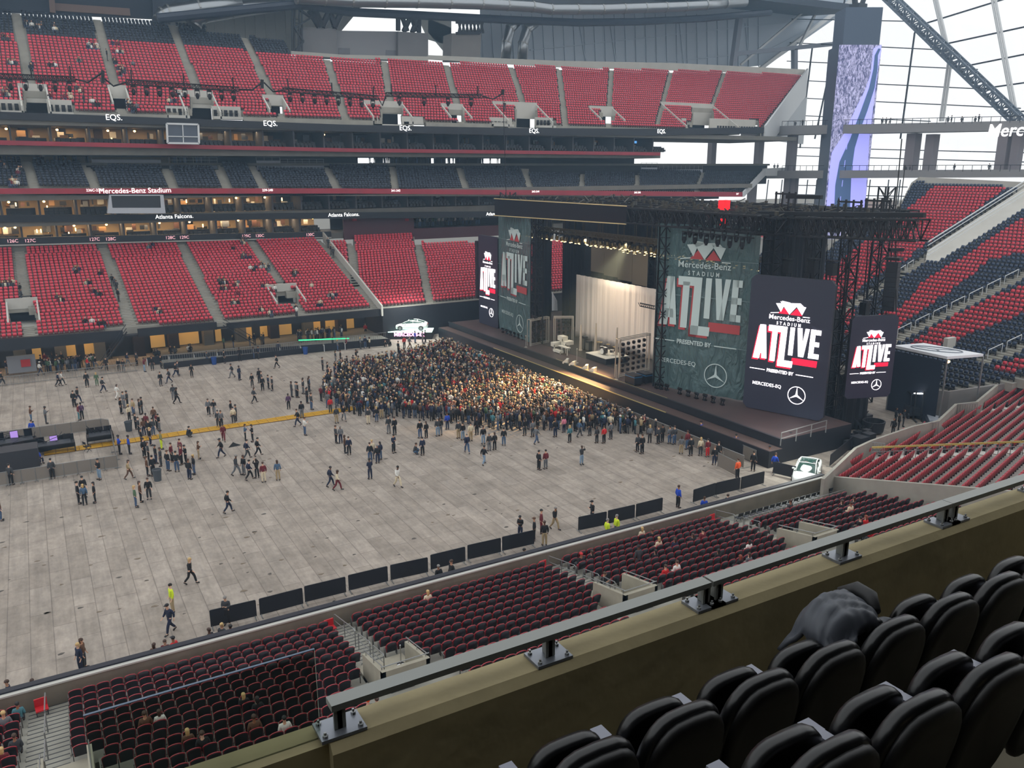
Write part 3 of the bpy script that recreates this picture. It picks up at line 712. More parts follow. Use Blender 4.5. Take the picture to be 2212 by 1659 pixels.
# trusses on the concrete cores
g = MB()
for a, b in (((680, 20), (696, 58)), ((712, 24), (696, 58)), ((712, 24), (725, 60)), ((740, 22), (722, 60)), ((668, 22), (690, 58))): g.tube([at_Y(*a, 160), at_Y(*b, 160)], .6, 8)
tag(g.build('roof_truss_foot', steel_dark), 'cluster of dark slanting truss struts standing on the first concrete core', 'truss')
g = MB()
for a, b in (((868, 34), (880, 68)), ((888, 34), (872, 68)), ((888, 34), (900, 68)), ((905, 34), (890, 70)), ((860, 34), (860, 66)), ((905, 34), (905, 70))): g.tube([at_Y(*a, 161), at_Y(*b, 161)], .5, 8)
tag(g.build('roof_truss_foot', steel_dark), 'cluster of dark truss struts standing beside the bright gap window', 'truss')
g = MB(); 
for i in range(7):
    x = 990+i*8; g.bar(at_Y(x, 44, 161), at_Y(x+6, 72, 161), .35); g.bar(at_Y(x+6, 44, 161), at_Y(x, 72, 161), .3)
g.bar(at_Y(985, 48, 161), at_Y(1036, 50, 161), .5); g.bar(at_Y(985, 72, 161), at_Y(1036, 72, 161), .5)
tag(g.build('roof_truss_foot', steel_dark), 'dark lattice of struts standing on the narrow concrete pier', 'truss')
# stair tower beside the core
g = MB()
for y0, y1, x0, x1 in ((22, 38, 648, 672), (60, 38, 636, 672), (60, 90, 636, 655), (90, 112, 655, 636)): g.bar(at_Y(x0, y0, 159), at_Y(x1, y1, 159), .8, .3)
for x in (631, 636, 646, 652): g.bar(at_Y(x, 118, 159), at_Y(x, 18, 159), .3)
for y in (42, 50, 60): g.bar(at_Y(632, y, 159), at_Y(648, y, 159), .15)
tag(g.build('stair_tower', steel_dark), 'dark steel zigzag stair tower at the edge of the pale cladding', 'stairs')
# end wall of the upper tier
def tier_end(bank, a, b, drop0, drop1, name, ext=None):
    A = bank.uv(a); B = bank.uv(b); p = bank.P(A[0], A[1]); q = bank.P(B[0], B[1]); g = MB()
    d = np.array([(q-p)[1], -(q-p)[0], 0]); d = d/np.linalg.norm(d)*.4
    g.prism([p+[0, 0, -drop0], p+[0, 0, .9], q+[0, 0, .9], q+[0, 0, -drop1]], d)
    g.prism([p+[0, 0, -drop0], p+(q-p)*.18*[1, 1, 0]+[0, 0, -drop0], q+[0, 0, -drop1*2.3], q+[0, 0, -drop1]], d)
    return struct(g.build(name, mat('end_wall_white', rgb(196, 200, 204), .7)))
tier_end(UP, (1650, 281), (1742, 156), 1.9, 2.6, 'wall_upper_tier_end')
mb = MB(); p = UP.P(*UP.uv((1742, 156))); q = UP.P(*UP.uv((1650, 281)))
mb.prism([(q[0]+1.5, q[1]+3, 30.2), (p[0], p[1], 30.2), (p[0], p[1], 42), (q[0]+1.5, q[1]+3, 31)], (.5, -.5, 0)); struct(mb.build('wall_upper_tier_end_inner', mat('end_wall_grey', rgb(170, 176, 182), .7)))
mb = MB(); e1 = at_Y(1604, 425, 130.2)
mb.prism([e1, at_Y(1604, 414, 130.2), at_Y(1650, 364, 140), at_Y(1650, 380, 140)], (.5, 0, 0)); mb.prism([at_Y(1650, 364, 140), at_Y(1697, 362, 140), at_Y(1697, 380, 140), at_Y(1650, 380, 140)], (0, .5, 0))
struct(mb.build('wall_club_tier_end', mat('end_wall_white', rgb(196, 200, 204), .7)))

# bridge decks, columns and mullions of the glazed end -----------------------------------------
BR = 152.0
def pxX(x, y, X=BR): return at_X(x, y, X)
mb = MB()
for y0, y1, yb0, yb1 in ((274, 262, 293, 283), (369, 371, 386, 388)):
    mb.prism([pxX(1600, y0), pxX(2420, y1-6), pxX(2420, yb1-6), pxX(1600, yb0)], (6, 0, 0))
struct(mb.build('beam_bridge_deck', mat('bridge_concrete', rgb(138, 138, 140), .8)))
g = MB()
for (x0, y0, x1, y1, w) in [(1544, 292, 1536, 360, 1.6), (1643, 292, 1637, 362, 1.6), (1702, 293, 1698, 480, 1.7), (1980, 288, 1966, 372, 2.0), (2018, 290, 2006, 372, 1.8), (2172, 286, 2162, 372, 1.8), (2196, 286, 2190, 372, 1.5), (1632, 385, 1622, 450, 1.6), (1722, 385, 1710, 480, 1.2)]:
    b = pxX(x1, y1, BR+3); a = pxX(x0, y0, BR+3); zb = b[2] if y1 < 400 else 0
    g.bar((b[0], b[1], zb), (b[0], b[1], a[2]), w)
struct(g.build('column_bridge', mat('bridge_concrete2', rgb(128, 124, 130), .8)))
# rails with silhouettes on the bridge
g = MB()
for y0, y1 in ((262, 250), (358, 360)):
    a, b = pxX(1690, y0), pxX(2420, y1-4); g.bar(a, b, .1)
    for k in range(41):
        c = a+(b-a)*k/40; g.bar(c, c-np.array([0, 0, 1.1]), .07)
tag(g.build('guard_rail', steel_dark), 'long thin rail on the two bridge decks in front of the glass', 'railing')
# outer glazing
GX = 186.0
g = MB(); g.b2((GX, 60, 0), (GX+.05, 192, 90)); 
gm = bpy.data.materials.new('clear_glazing'); gm.use_nodes = True; nt = gm.node_tree; nt.nodes.clear()
o_ = nt.nodes.new('ShaderNodeOutputMaterial'); mx = nt.nodes.new('ShaderNodeMixShader'); tr = nt.nodes.new('ShaderNodeBsdfTransparent'); gl = nt.nodes.new('ShaderNodeBsdfGlossy')
gl.inputs['Roughness'].default_value = .05; mx.inputs[0].default_value = .06; nt.links.new(tr.outputs[0], mx.inputs[1]); nt.links.new(gl.outputs[0], mx.inputs[2]); nt.links.new(mx.outputs[0], o_.inputs[0])
struct(g.build('window_1', gm))
g = MB()
for y0, y1, x0, x1 in [(40, 46, 1660, 1965), (92, 108, 1700, 2040), (132, 150, 1700, 2112), (172, 193, 1690, 2140), (210, 234, 1690, 2205), (248, 262, 1690, 2010), (318, 330, 1700, 2212), (336, 350, 1700, 2212), (400, 404, 1700, 1960), (420, 424, 1700, 1960), (440, 444, 1700, 1960)]:
    g.bar(pxX(x0, y0, GX-.4), pxX(x1, y1, GX-.4), .22)
for (x0, y0), (x1, y1) in [((1985, 55), (2260, -30)), ((2010, 102), (2260, 48)), ((2060, 148), (2260, 108)), ((2120, 192), (2260, 172)), ((2160, 245), (2260, 236)), ((1976, 70), (1945, 300)), ((1825, 0), (1760, 300)), ((1755, 100), (1728, 320)), ((1990, 60), (1976, 70))]:
    g.bar(pxX(x0, y0, GX-.4), pxX(x1, y1, GX-.4), .3)
for x in (1660, 1690, 1724, 1745, 1765, 1880, 1920, 1945): g.bar(pxX(x, 388, GX-.4), pxX(x-7, 450, GX-.4), .2)
struct(g.build('window_1_mullions', steel_dark))
g = MB()
for (x0, y0), (x1, y1) in [((2014, -30), (2052, 132)), ((2052, 132), (2034, 262)), ((2143, -20), (2196, 262))]:
    a, b = pxX(x0, y0, GX-3), pxX(x1, y1, GX-3); s = np.array([0, .35, 0])
    for q in (-1, 1): g.tube([a+s*q, b+s*q], .28, 8)
struct(g.build('beam_glazing_mast', white_paint))
def lattice(g, a, b, w, n, r=.12, k=0):
    a = np.asarray(a, float); b = np.asarray(b, float); d = (b-a)/np.linalg.norm(b-a); u = np.cross(d, [0, 0, 1.0])
    if np.linalg.norm(u) < .1: u = np.array([0, 1.0, 0])
    u /= np.linalg.norm(u); v = np.cross(d, u); cs = [(u*i+v*j)*w/2 for i, j in ((-1, -1), (1, -1), (1, 1), (-1, 1))]
    for c in cs: g.bar(a+c, b+c, r*1.4, r*1.4, k)
    for i in range(n):
        p, q = a+(b-a)*i/n, a+(b-a)*(i+1)/n
        for j in range(4):
            c0, c1 = cs[j], cs[(j+1) % 4]
            if (i+j) % 2: c0, c1 = c1, c0
            g.bar(p+c0, q+c1, r*.8, r*.8, k); g.bar(p+cs[j], p+cs[(j+1) % 4], r*.7, r*.7, k)
    return g
g = MB(); lattice(g, pxX(1915, -12, GX-6), pxX(2212, 272, GX-6), 1.9, 34, .28); struct(g.build('beam_diagonal_truss', mat('truss_grey', rgb(96, 108, 122), .5, .3)))
# the stadium name on the bridge
me = text_mesh('Mercedes-Benz Stadium', 3.1, align='LEFT', bold=.03, depth=.03, shear=.12)
tag(place_mesh(me, 'bridge_name_sign', txt_white, pxX(2132, 284, BR-.1), (0, -1, 0), (0, 0, 1)), 'big white stadium name letters cut by the frame edge on the bridge deck', 'sign')
# landscape outside the glass
g = MB(); g.b2((230, 40, -1), (232, 260, 5)); g.b2((240, 170, 0), (250, 200, 14)); g.b2((235, 100, 0), (245, 150, 9)); struct(g.build('exterior_street_wall', mat('outside_pale', rgb(205, 205, 200), .9)))
g = MB(); g.prism([(225, 120, 0), (225, 165, 0), (225, 150, 8)], (30, 0, 0)); struct(g.build('exterior_lawn_hill', mat('lawn', rgb(120, 140, 80), .9)))
g = MB(); g.b2((228, 176, 4), (229, 192, 18)); g.b2((228, 206, 0), (229, 216, 10)); tag(g.build('street_banner', mat('outside_red', rgb(215, 60, 60), .8)), 'large red panel seen outside through the glass beside the screen column', 'banner')

# hanging screen column ------------------------------------------------------------------------
A0 = at_X(1813, 97, 150.0); B0 = at_X(1904, 97, 150.0)*1.0
Bq = EYE+(B0-EYE)*1.051
cx0 = np.array([A0[0], A0[1], 0]); cx1 = np.array([Bq[0], Bq[1], 0]); wdir = (cx1-cx0); wl = np.linalg.norm(wdir); wdir /= wl; nrm = np.array([wdir[1], -wdir[0], 0]); nrm = nrm if nrm[0] < 0 else -nrm
zt, zb = A0[2], 9.0
r = empty('screen_column', (float(cx0[0]), float(cx0[1]), 0), 0, 'tall hanging screen column showing a road through snowy firs', 'screen')
O = cx0
def sc(u, z, d=0): return wdir*u*wl+nrm*d+np.array([0, 0, z])
g = MB(); g.prism([sc(0, zb), sc(1, zb), sc(.9, zb, -8), sc(.1, zb, -8)], (0, 0, zt-zb)); g.build('column_body', mat('column_grey', rgb(70, 84, 104), .6), r)
g = MB(); g.prism([sc(.08, zt), sc(.95, zt), sc(.86, zt, -7), sc(.14, zt, -7)], (0, 0, 7.2)); g.build('column_cap', mat('column_grey', rgb(70, 84, 104), .6), r)
g = MB(); g.bar(sc(.45, zt+7, -3), sc(.3, zt+14, -3), .8); g.bar(sc(.55, zt+7, -3), sc(.75, zt+14, -3), .8); g.box(sc(.5, zt+7.6, -3), (2.5, 2.5, 1.4)); g.build('column_hanger', steel_dark, r)
fir = bpy.data.materials.new('snowy_fir_picture'); fir.use_nodes = True; nt = fir.node_tree; b = nt.nodes['Principled BSDF']
tc = nt.nodes.new('ShaderNodeTexCoord'); mp = nt.nodes.new('ShaderNodeMapping'); mp.inputs['Scale'].default_value = (1, 1, .35); mp.inputs['Rotation'].default_value = (.35, 0, .2); nt.links.new(tc.outputs['Object'], mp.inputs[0])
wv = nt.nodes.new('ShaderNodeTexNoise'); wv.inputs['Scale'].default_value = 2.6; wv.inputs['Detail'].default_value = 7; wv.inputs['Roughness'].default_value = .72; wv.inputs['Distortion'].default_value = 1.2; nt.links.new(mp.outputs[0], wv.inputs['Vector'])
cr = nt.nodes.new('ShaderNodeValToRGB'); cr.color_ramp.elements[0].position = .44; cr.color_ramp.elements[0].color = rgb(58, 64, 118); cr.color_ramp.elements[1].position = .58; cr.color_ramp.elements[1].color = rgb(206, 206, 250)
nt.links.new(wv.outputs['Fac'], cr.inputs[0]); nt.links.new(cr.outputs[0], b.inputs['Emission Color']); b.inputs['Emission Strength'].default_value = .9; b.inputs['Base Color'].default_value = (.02, .02, .03, 1)
g = MB(); g.prism([sc(0, zb, .1), sc(1, zb, .1), sc(1, zt, .1), sc(0, zt, .1)], nrm*.05); g.build('screen_face', fir, r)
def scpx(x, y):     # photo pixel of the picture on the screen -> (u, z)
    n = np.array([nrm[0], nrm[1], 0.0]); p = at_plane(x, y, cx0, n); return float(np.dot(p-cx0, wdir)/wl), float(p[2])
snow = mat('snow_picture', rgb(158, 160, 245), emit=.9, ecol=rgb(160, 162, 245)); road = mat('road_picture', rgb(60, 82, 120), emit=.8, ecol=rgb(60, 84, 124))
def scpoly(name, pts, m, d): 
    g = MB(); g.prism([sc(*scpx(*p), d) for p in pts], nrm*.04); return g.build(name, m, r)
scpoly('snow_bank', [(1783, 470), (1790, 380), (1796, 330), (1822, 290), (1850, 230), (1868, 195), (1880, 160), (1886, 105), (1902, 97), (1903, 110), (1896, 140), (1890, 190), (1884, 240), (1877, 300), (1872, 380), (1866, 470)], snow, .2)
scpoly('road_strip', [(1800, 470), (1803, 400), (1812, 350), (1835, 300), (1858, 240), (1876, 190), (1885, 150), (1888, 120), (1896, 105), (1901, 106), (1895, 120), (1894, 150), (1888, 190), (1872, 240), (1857, 280), (1845, 320), (1838, 370), (1834, 470)], road, .3)
for y in (315, 352, 395, 430): scpoly('lane_dash', [(1826-(y-315)*.12, y+8), (1827.2-(y-315)*.12, y+8), (1829-(y-315)*.12, y-6), (1828-(y-315)*.12, y-6)], snow, .4)
# ------------------------------------------------------------------ near lower bowl
NB = Bank((0, 38.7, 0.85), (0, -1), 0.19, pitch=0.575); NB.vmin = 0
NB.poly = [(25, 0), (-49.2, 0), (-49.2, 30), (25, 30)]      # (u, v): u = -X
NB.aisles = [((1.95, 0), (2.15, 30), 0.78), ((-11.55, 0), (-11.45, 30), 0.55), ((-24.95, 0), (-24.5, 30), 0.55), ((-38.2, 0), (-37.2, 30), 0.5), ((-48.9, 0), (-48.9, 3), 0.6)]
VOMS = [((780, 1418), (873, 1386), (937, 1418), (831, 1452)), ((1277, 1260), (1344, 1239), (1426, 1263), (1351, 1283)), ((1673, 1143), (1724, 1128), (1820, 1142), (1760, 1157))]
def nbpt(x, y, dz=0.6):     # pixel -> point dz above the seat plane
    return at_plane(x, y, NB.p0+np.array([0, 0, dz]), NB.pn)
vom_c = []
for V in VOMS:
    Q = [nbpt(*p) for p in V]; x0 = (Q[0][0]+Q[3][0])/2; x1 = (Q[1][0]+Q[2][0])/2; y1 = max(q[1] for q in Q); y0 = min(q[1] for q in Q); vom_c.append((x0, x1, y0, y1))
vom_c.append((-2.4+.2, -.4, 27.0, 31.4))
for x0, x1, y0, y1 in vom_c:
    NB.holes.append([(-x1-.15, 38.7-y1-.8), (-x0+.15, 38.7-y1-.8), (-x0+.15, 38.7-y0+.1), (-x1-.15, 38.7-y0+.1)])
    NB.holes.append([(-x1-1.1, 38.7-y1+1.0), (-x0+1.0, 38.7-y1+1.0), (-x0+1.0, 38.7-y0+2.4), (-x1-1.1, 38.7-y0+2.4)])
NB.holes.append([(-49.2, 0.02), (-38.8, 0.02), (-38.8, 2.3), (-49.2, 2.3)])
hs = NB.holes; NB.holes = [h for i, h in enumerate(hs) if i % 2 == 0 and i < 8]
NB.steps('near_bowl_floor', mat('near_concrete', rgb(142, 140, 130), .85, noise=.12, nscale=1.2), depth=0.35, nosing=True)
NB.holes = hs
near_list = NB.seats()
def px_of(p):
    d = np.asarray(p)-EYE; z = d@FX
    return (PW/2+F_PX*(d@RX)/z, PH/2-F_PX*(d@UX)/z, z) if z > 0.3 else (-1e4, -1e4, z)
vis = []
for q in near_list:
    w = NB.seat_world(*q); x, y, z = px_of((w[0], w[1], w[2]+.8))
    lim = 1590-(x-700)*0.335 if x > 690 else 1700
    if -30 < x < 2240 and y < lim+12: vis.append((z, q))
    elif -200 < x < 2500 and y < lim+160: vis.append((z+500, q))
vis.sort(key=lambda t: t[0])
inview = [v for v in vis if v[0] < 400]
indiv = [q for z, q in inview[:300]]; rest = [q for z, q in inview[300:]]+[q for z, q in vis if z > 400]
maroon = mat('maroon_seat_vinyl', rgb(150, 28, 42), .35, objcol=False); shell = mat('navy_black_seat_shell', rgb(16, 17, 26), .45); seat_metal = mat('seat_standard_grey', rgb(96, 94, 92), .5, .4)
def arch(w, z0, z1, n=7, top=.42):
    P = [(-w*.92, z0), (w*.92, z0)]
    zc = z1-w*top
    for i in range(n+1):
        t = math.pi*i/n; P.append((w*math.cos(t)*(1 if abs(math.cos(t)) < .99 else 1), zc+w*top*math.sin(t)))
    return P
def plate(mb, out, yf, yb, rec=0.22, k=0, z0=.3):
    F = [(x, yf+(z-z0)*rec, z) for x, z in out]; B = [(x, yb+(z-z0)*rec, z) for x, z in out]; n = len(out)
    mb.add(F+B, [tuple(range(n)), tuple(range(2*n-1, n-1, -1))]+[(i, n+i, n+(i+1) % n, (i+1) % n) for i in range(n)], k)
g = MB()
for sx in (-.285, .285):
    g.box((sx, .12, .2), (.03, .06, .4)); g.box((sx, .04, .50), (.045, .3, .035)); g.bar((sx, .12, .35), (sx, -.02, .5), .03)
seat0 = g.build('stadium_seat', seat_metal)
g = MB(); plate(g, arch(.265, .32, .885), .10, .15); b0 = g.build('backrest', maroon, seat0)
g = MB(); plate(g, arch(.238, .34, .86), .15, .185, k=0); b1 = g.build('back_shell', shell, seat0)
g = MB(); g.add([(-.22, -.12, .36), (.22, -.12, .36), (.23, .02, .62), (-.23, .02, .62), (-.22, -.02, .33), (.22, -.02, .33), (.23, .09, .6), (-.23, .09, .6)], BOXF); b2 = g.build('seat', maroon, seat0)
def low_near_template():
    m = MB(); plate(m, arch(.265, .32, .885, 4), .10, .15, k=0); plate(m, arch(.238, .34, .86, 4), .15, .185, k=1)
    m.add([(-.22, -.12, .36), (.22, -.12, .36), (.23, .02, .62), (-.23, .02, .62), (-.22, -.02, .33), (.22, -.02, .33), (.23, .09, .6), (-.23, .09, .6)], BOXF, 0)
    m.box((.285, .05, .3), (.03, .2, .45), 2); return np.array(m.v), m.f, np.array(m.m)
NEAR_T = low_near_template()
L = rest; pos = np.array([NB.seat_world(*q) for q in L])
me = bulk_mesh('near_bowl_seats', *NEAR_T, pos, np.tile(NB.r, (len(L), 1)), np.tile(NB.n, (len(L), 1)), [maroon, shell, seat_metal])
o = bpy.data.objects.new('near_bowl_seats', me); C.objects.link(o); tag(o, 'further rows of maroon rimmed dark seats in the near lower bowl', 'seats', None, 'stuff')
BLK = [(-99, -2.8, 'beyond the pale corner stair', 'seats beyond the corner stair'), (-2.8, 11.5, 'in the glass guard block', 'seats in the block behind the glass'), (11.5, 24.9, 'between the first two tunnel boxes', 'seats between the first two tunnel boxes'), (24.9, 37.9, 'in the third block', 'seats in the third block'), (37.9, 99, 'by the folding chair platform', 'seats in the block by the platform')]
rowmin = {}
for q in indiv:
    w = NB.seat_world(*q); b = next(i for i, t in enumerate(BLK) if t[0] <= w[0] < t[1]); rowmin[(b, q[2])] = 0
ORD = ['first', 'second', 'third', 'fourth', 'fifth', 'sixth', 'seventh', 'eighth', 'ninth', 'tenth', 'eleventh', 'twelfth', 'thirteenth', 'fourteenth', 'fifteenth', 'sixteenth', 'seventeenth', 'eighteenth', 'nineteenth', 'twentieth', 'twenty-first', 'twenty-second', 'twenty-third', 'twenty-fourth', 'twenty-fifth']
children0 = [b0, b1, b2]
for i, q in enumerate(indiv):
    w = NB.seat_world(*q)
    if i == 0: s = seat0
    else:
        s = seat0.copy(); C.objects.link(s)
        for ch in children0:
            c = ch.copy(); c.parent = s; C.objects.link(c)
    s.location = w; s.rotation_euler[2] = math.pi
    b = next(k for k, t in enumerate(BLK) if t[0] <= w[0] < t[1])
    tag(s, 'maroon rimmed seat %s, %s row from the field wall' % (BLK[b][2], ORD[min(q[2], 24)]), 'seat', BLK[b][3]+', %s row' % ORD[min(q[2], 24)])

# field wall of the near bowl, with its padded black cap
mb = MB(); mb.b2((-30, 38.75, 0), (49.6, 39.05, 1.42)); struct(mb.build('wall_near_field', mat('near_wall_concrete', rgb(118, 110, 96), .85, noise=.15, nscale=1.0)))
mb = MB(); mb.b2((-30, 38.72, 1.42), (49.6, 38.95, 1.5)); struct(mb.build('trim_near_wall_coping', concrete_light))
mb = MB(); mb.b2((-30, 38.95, 0), (49.8, 39.3, 1.58)); struct(mb.build('trim_near_wall_black_pad', mat('near_black_pad', rgb(16, 18, 34), .5)))
# tunnels in the near bowl
for i, (x0, x1, y0, y1) in enumerate(vom_c):
    g = MB(); zt0 = NB.p0[2]+NB.slope*(38.7-y1)+.7; zt1 = NB.p0[2]+NB.slope*(38.7-y0)+.6
    for x in (x0, x1-.18): g.prism([(x, y0, -1), (x, y1, -1), (x, y1, zt0-.1), (x, y0, zt1)], (.18, 0, 0))
    g.b2((x0, y0, -1), (x1, y0+.2, zt1)); g.b2((x0, y0, -1), (x1, y1+.8, NB.p0[2]+NB.slope*(38.7-y1)-.5))
    struct(g.build('wall_tunnel_box', mat('tunnel_concrete', rgb(158, 152, 136), .85, noise=.1, nscale=1.5)))
    g = MB()
    for x in (x0+.09, x1-.09):
        g.tube([(x, y1, zt0+.1), (x, y0+.1, zt1+.2)], .025, 6)
        for t in (.1, .5, .9): g.bar((x, y1+(y0-y1)*t, zt0-.1+(zt1-zt0)*t), (x, y1+(y0-y1)*t, zt0+.12+(zt1-zt0)*t+.05), .03)
    g.tube([(x0, y0+.1, zt1+.2), (x1, y0+.1, zt1+.2)], .025, 6)
    tag(g.build('guard_rail', steel), ['thin steel rail topping the concrete tunnel box with the stanchion', 'thin steel rail topping the second concrete tunnel box', 'thin steel rail topping the tunnel box closest to the corner section', 'thin steel rail topping the tunnel box at the bottom corner stair'][i], 'railing')
# stanchion in the first tunnel
x0, x1, y0, y1 = vom_c[0]
p = at_z(866, 1436, NB.p0[2]+NB.slope*(38.7-y1)-.5); g = MB(); g.lathe([(.2, 0), (.2, .03), (.05, .06), (.03, .1), (.03, .98), (.045, 1.0), (.03, 1.04)], (0, 0, 0), 14)
r = empty('queue_stanchion', tuple(p), 0, 'chrome queue stanchion standing inside the first concrete tunnel box', 'stanchion'); g.build('stanchion_post', mat('chrome', rgb(200, 202, 205), .15, 1), r)
# stair rails (bent tube hoops)
def hoop(pts, label, z_from=None):
    """pts: list of (X, Y) at the two feet; hoop 0.9 high following the steps"""
    (xa, ya), (xb, yb) = pts; za = NB.p0[2]+NB.slope*(38.7-ya)-.42; zb = NB.p0[2]+NB.slope*(38.7-yb)-.42
    g = MB(); r = .024
    g.tube([(xa, ya, za), (xa, ya, za+.86), (xa+(xb-xa)*.04, ya+(yb-ya)*.04, za+.92), (xb-(xb-xa)*.04, yb-(yb-ya)*.04, zb+.92), (xb, yb, zb+.86), (xb, yb, zb)], r, 6)
    g.tube([(xa, ya, za+.5), (xb, yb, zb+.5)], r, 6)
    if abs(ya-yb) > 2.5: g.tube([((xa+xb)/2, (ya+yb)/2, (za+zb)/2), ((xa+xb)/2, (ya+yb)/2, (za+zb)/2+.9)], r, 6)
    o = g.build('stair_rail', steel); return tag(o, label, 'railing')
hoop([(11.35, 38.4), (11.45, 35.4)], 'long tube stair rail closest to the red trolley on the first stair')
hoop([(11.45, 34.9), (11.5, 33.4)], 'middle tube stair rail on the first stair'); hoop([(11.5, 33.0), (11.5, 31.6)], 'lowest placed tube stair rail just before the first tunnel box')
hoop([(24.7, 38.4), (24.75, 35.6)], 'long tube stair rail beside the field wall on the second stair'); hoop([(24.8, 34.9), (24.8, 33.4)], 'middle tube stair rail on the second stair'); hoop([(24.8, 33.0), (24.7, 31.8)], 'short tube stair rail next to the second tunnel box')
hoop([(38.3, 38.5), (38.2, 36.6)], 'tube stair rail at the end of the folding chair platform'); hoop([(38.1, 35.6), (38.0, 34.2)], 'tube stair rail next to the third tunnel box')
hoop([(13.2, 26.6), (13.0, 24.4)], 'tube stair rail half hidden behind the parapet under the first tunnel box'); hoop([(26.5, 26.6), (26.3, 24.6)], 'tube stair rail half hidden behind the parapet below the second tunnel box')
g = MB()
for y in (38.3, 35.9, 33.3): 
    z = NB.p0[2]+NB.slope*(38.7-y)-.42
    g.tube([(-1.98, y, z), (-1.98, y, z+.9), (-2.0, y-2.0, z+.9+.38), (-2.0, y-2.0, z+.38)], .03, 6)
tag(g.build('stair_rail', steel), 'centre handrail running down the pale stair at the bottom corner', 'railing')
# platform with its rail
mb = MB(); mb.b2((38.8, 36.4, 0), (49.2, 38.75, .42)); struct(mb.build('platform_floor', mat('near_concrete', rgb(142, 140, 130), .85)))
g = MB(); P0, P1 = nbpt(1578, 1112, .5), nbpt(1811, 1049, .5)
g.tube([(38.9, 36.45, .42), (38.9, 36.45, 1.4), (49.0, 36.45, 1.4)], .028, 6)
for k in range(1, 7): g.tube([(38.9+k*1.68, 36.45, .42), (38.9+k*1.68, 36.45, 1.4)], .022, 6)
tag(g.build('platform_rail', steel), 'long thin rail between the folding chair platform and the seats', 'railing')
fold_mat = mat('folding_chair_black', rgb(20, 22, 28), .35); pad_mat = mat('folding_chair_pad', rgb(40, 43, 50), .45)
fc0 = empty('folding_chair', (0, 0, 0))
g = MB()
for sx in (-.21, .21):
    g.tube([(sx, -.25, 0), (sx, .12, .45), (sx, .2, .85)], .014, 5); g.tube([(sx*.9, .25, 0), (sx*.9, -.18, .45)], .014, 5)
g.tube([(-.21, -.25, .02), (.21, -.25, .02)], .012, 5); g.tube([(-.2, .25, .02), (.2, .25, .02)], .012, 5); g.build('chair_frame', fold_mat, fc0)
g = MB(); g.box((0, -.02, .45), (.40, .38, .04)); g.build('seat', pad_mat, fc0)
g = MB(); g.prism([(-.21, .15, .6), (.21, .15, .6), (.21, .205, .86), (-.21, .205, .86)], (0, .03, 0)); g.build('backrest', fold_mat, fc0)
for k in range(16):
    o = fc0 if k == 0 else copy_tree(fc0); o.location = (39.6+k*.6, 37.55, .42); o.rotation_euler[2] = math.pi
    tag(o, 'black folding chair in the single row on the platform, %s from the stair' % ORD[k], 'chair', 'folding chairs on the platform')
# red trolleys / folded red seats at the stair foot
for x, l in ((-2.2, 'by the pale corner stair'), (11.0, 'by the first railed stair'), (24.2, 'by the second railed stair'), (37.8, 'by the platform stair')):
    r = empty('usher_chair', (x, 38.2, .43), .1, 'small red folding usher chair against the field wall '+l, 'chair')
    g = MB(); g.box((0, 0.05, .62), (.5, .06, .4)); g.box((0, -.18, .42), (.5, .42, .06)); g.build('chair_cushion', mat('bright_red_vinyl', rgb(190, 30, 40), .4), r)
    g = MB()
    for sx in (-.22, .22): g.tube([(sx, .1, 0), (sx, -.3, .42)], .018, 5); g.tube([(sx, -.3, 0), (sx, .1, .42)], .018, 5); 
    g.build('chair_legs', steel_dark, r)

# ------------------------------------------------------------------ corner section with red seats
CBK = Bank((49.4, 38.3, 1.45), (.276, -.961), 0.19, pitch=.56)
CBK.outline([(1789, 1035), (1851, 972), (1885, 957), (1979, 918), (2030, 912), (2067, 880), (2112, 873), (2161, 838), (2240, 828), (2500, 900), (2500, 1130), (2240, 1076), (2042, 1062)])
CBK.aisle((1886, 979), (2400, 952), .5); CBK.aisle((2108, 880), (2400, 845), .4)
CBK.steps('corner_section_floor', concrete_light, depth=.3)
CL = CBK.seats()
def corner_template():
    m = MB(); plate(m, arch(.265, .18, .885, 4), .10, .16, k=2); m.add([(-.22, -.14, .34), (.22, -.14, .34), (.23, .02, .62), (-.23, .02, .62), (-.22, -.02, .3), (.22, -.02, .3), (.23, .09, .6), (-.23, .09, .6)], BOXF, 2)
    m.box((.28, .05, .28), (.03, .22, .5), 0); return np.array(m.v), m.f, np.array(m.m)
CBK.seat_mass('red_seats_corner_section', [seat_pan_dark, red_pan_shade, mat('corner_seat_red', rgb(164, 32, 46), .4)], 'rows of red seats on pale concrete steps in the near corner section', CL, tmpl=corner_template())
g = MB()
g.prism([(49.45, 38.9, 0), (49.45, 24.0, 0), (49.45, 20.0, 6.4), (49.45, 28.7, 4.2), (49.45, 38.9, 1.55)], (.3, 0, 0)); struct(g.build('wall_corner_divider', mat('divider_concrete', rgb(150, 146, 136), .85, noise=.1, nscale=1)))
g = MB(); fr = [(1781, 1035), (1851, 968), (1885, 952), (1975, 921), (2030, 909), (2068, 873), (2113, 868), (2163, 826), (2260, 816)]
P = [at_plane(x, y, CBK.p0+np.array([0, 0, .9]), CBK.pn) for x, y in fr]
for a, b in zip(P[:-1], P[1:]):
    g.add([(a[0], a[1], 0), (b[0], b[1], 0), (b[0]-.1, b[1]+.2, 0), (a[0]-.1, a[1]+.2, 0), a, b, b+[-.1, .2, 0], a+[-.1, .2, 0]], BOXF)
struct(g.build('wall_corner_front', mat('divider_concrete', rgb(150, 146, 136), .85)))
g = MB()
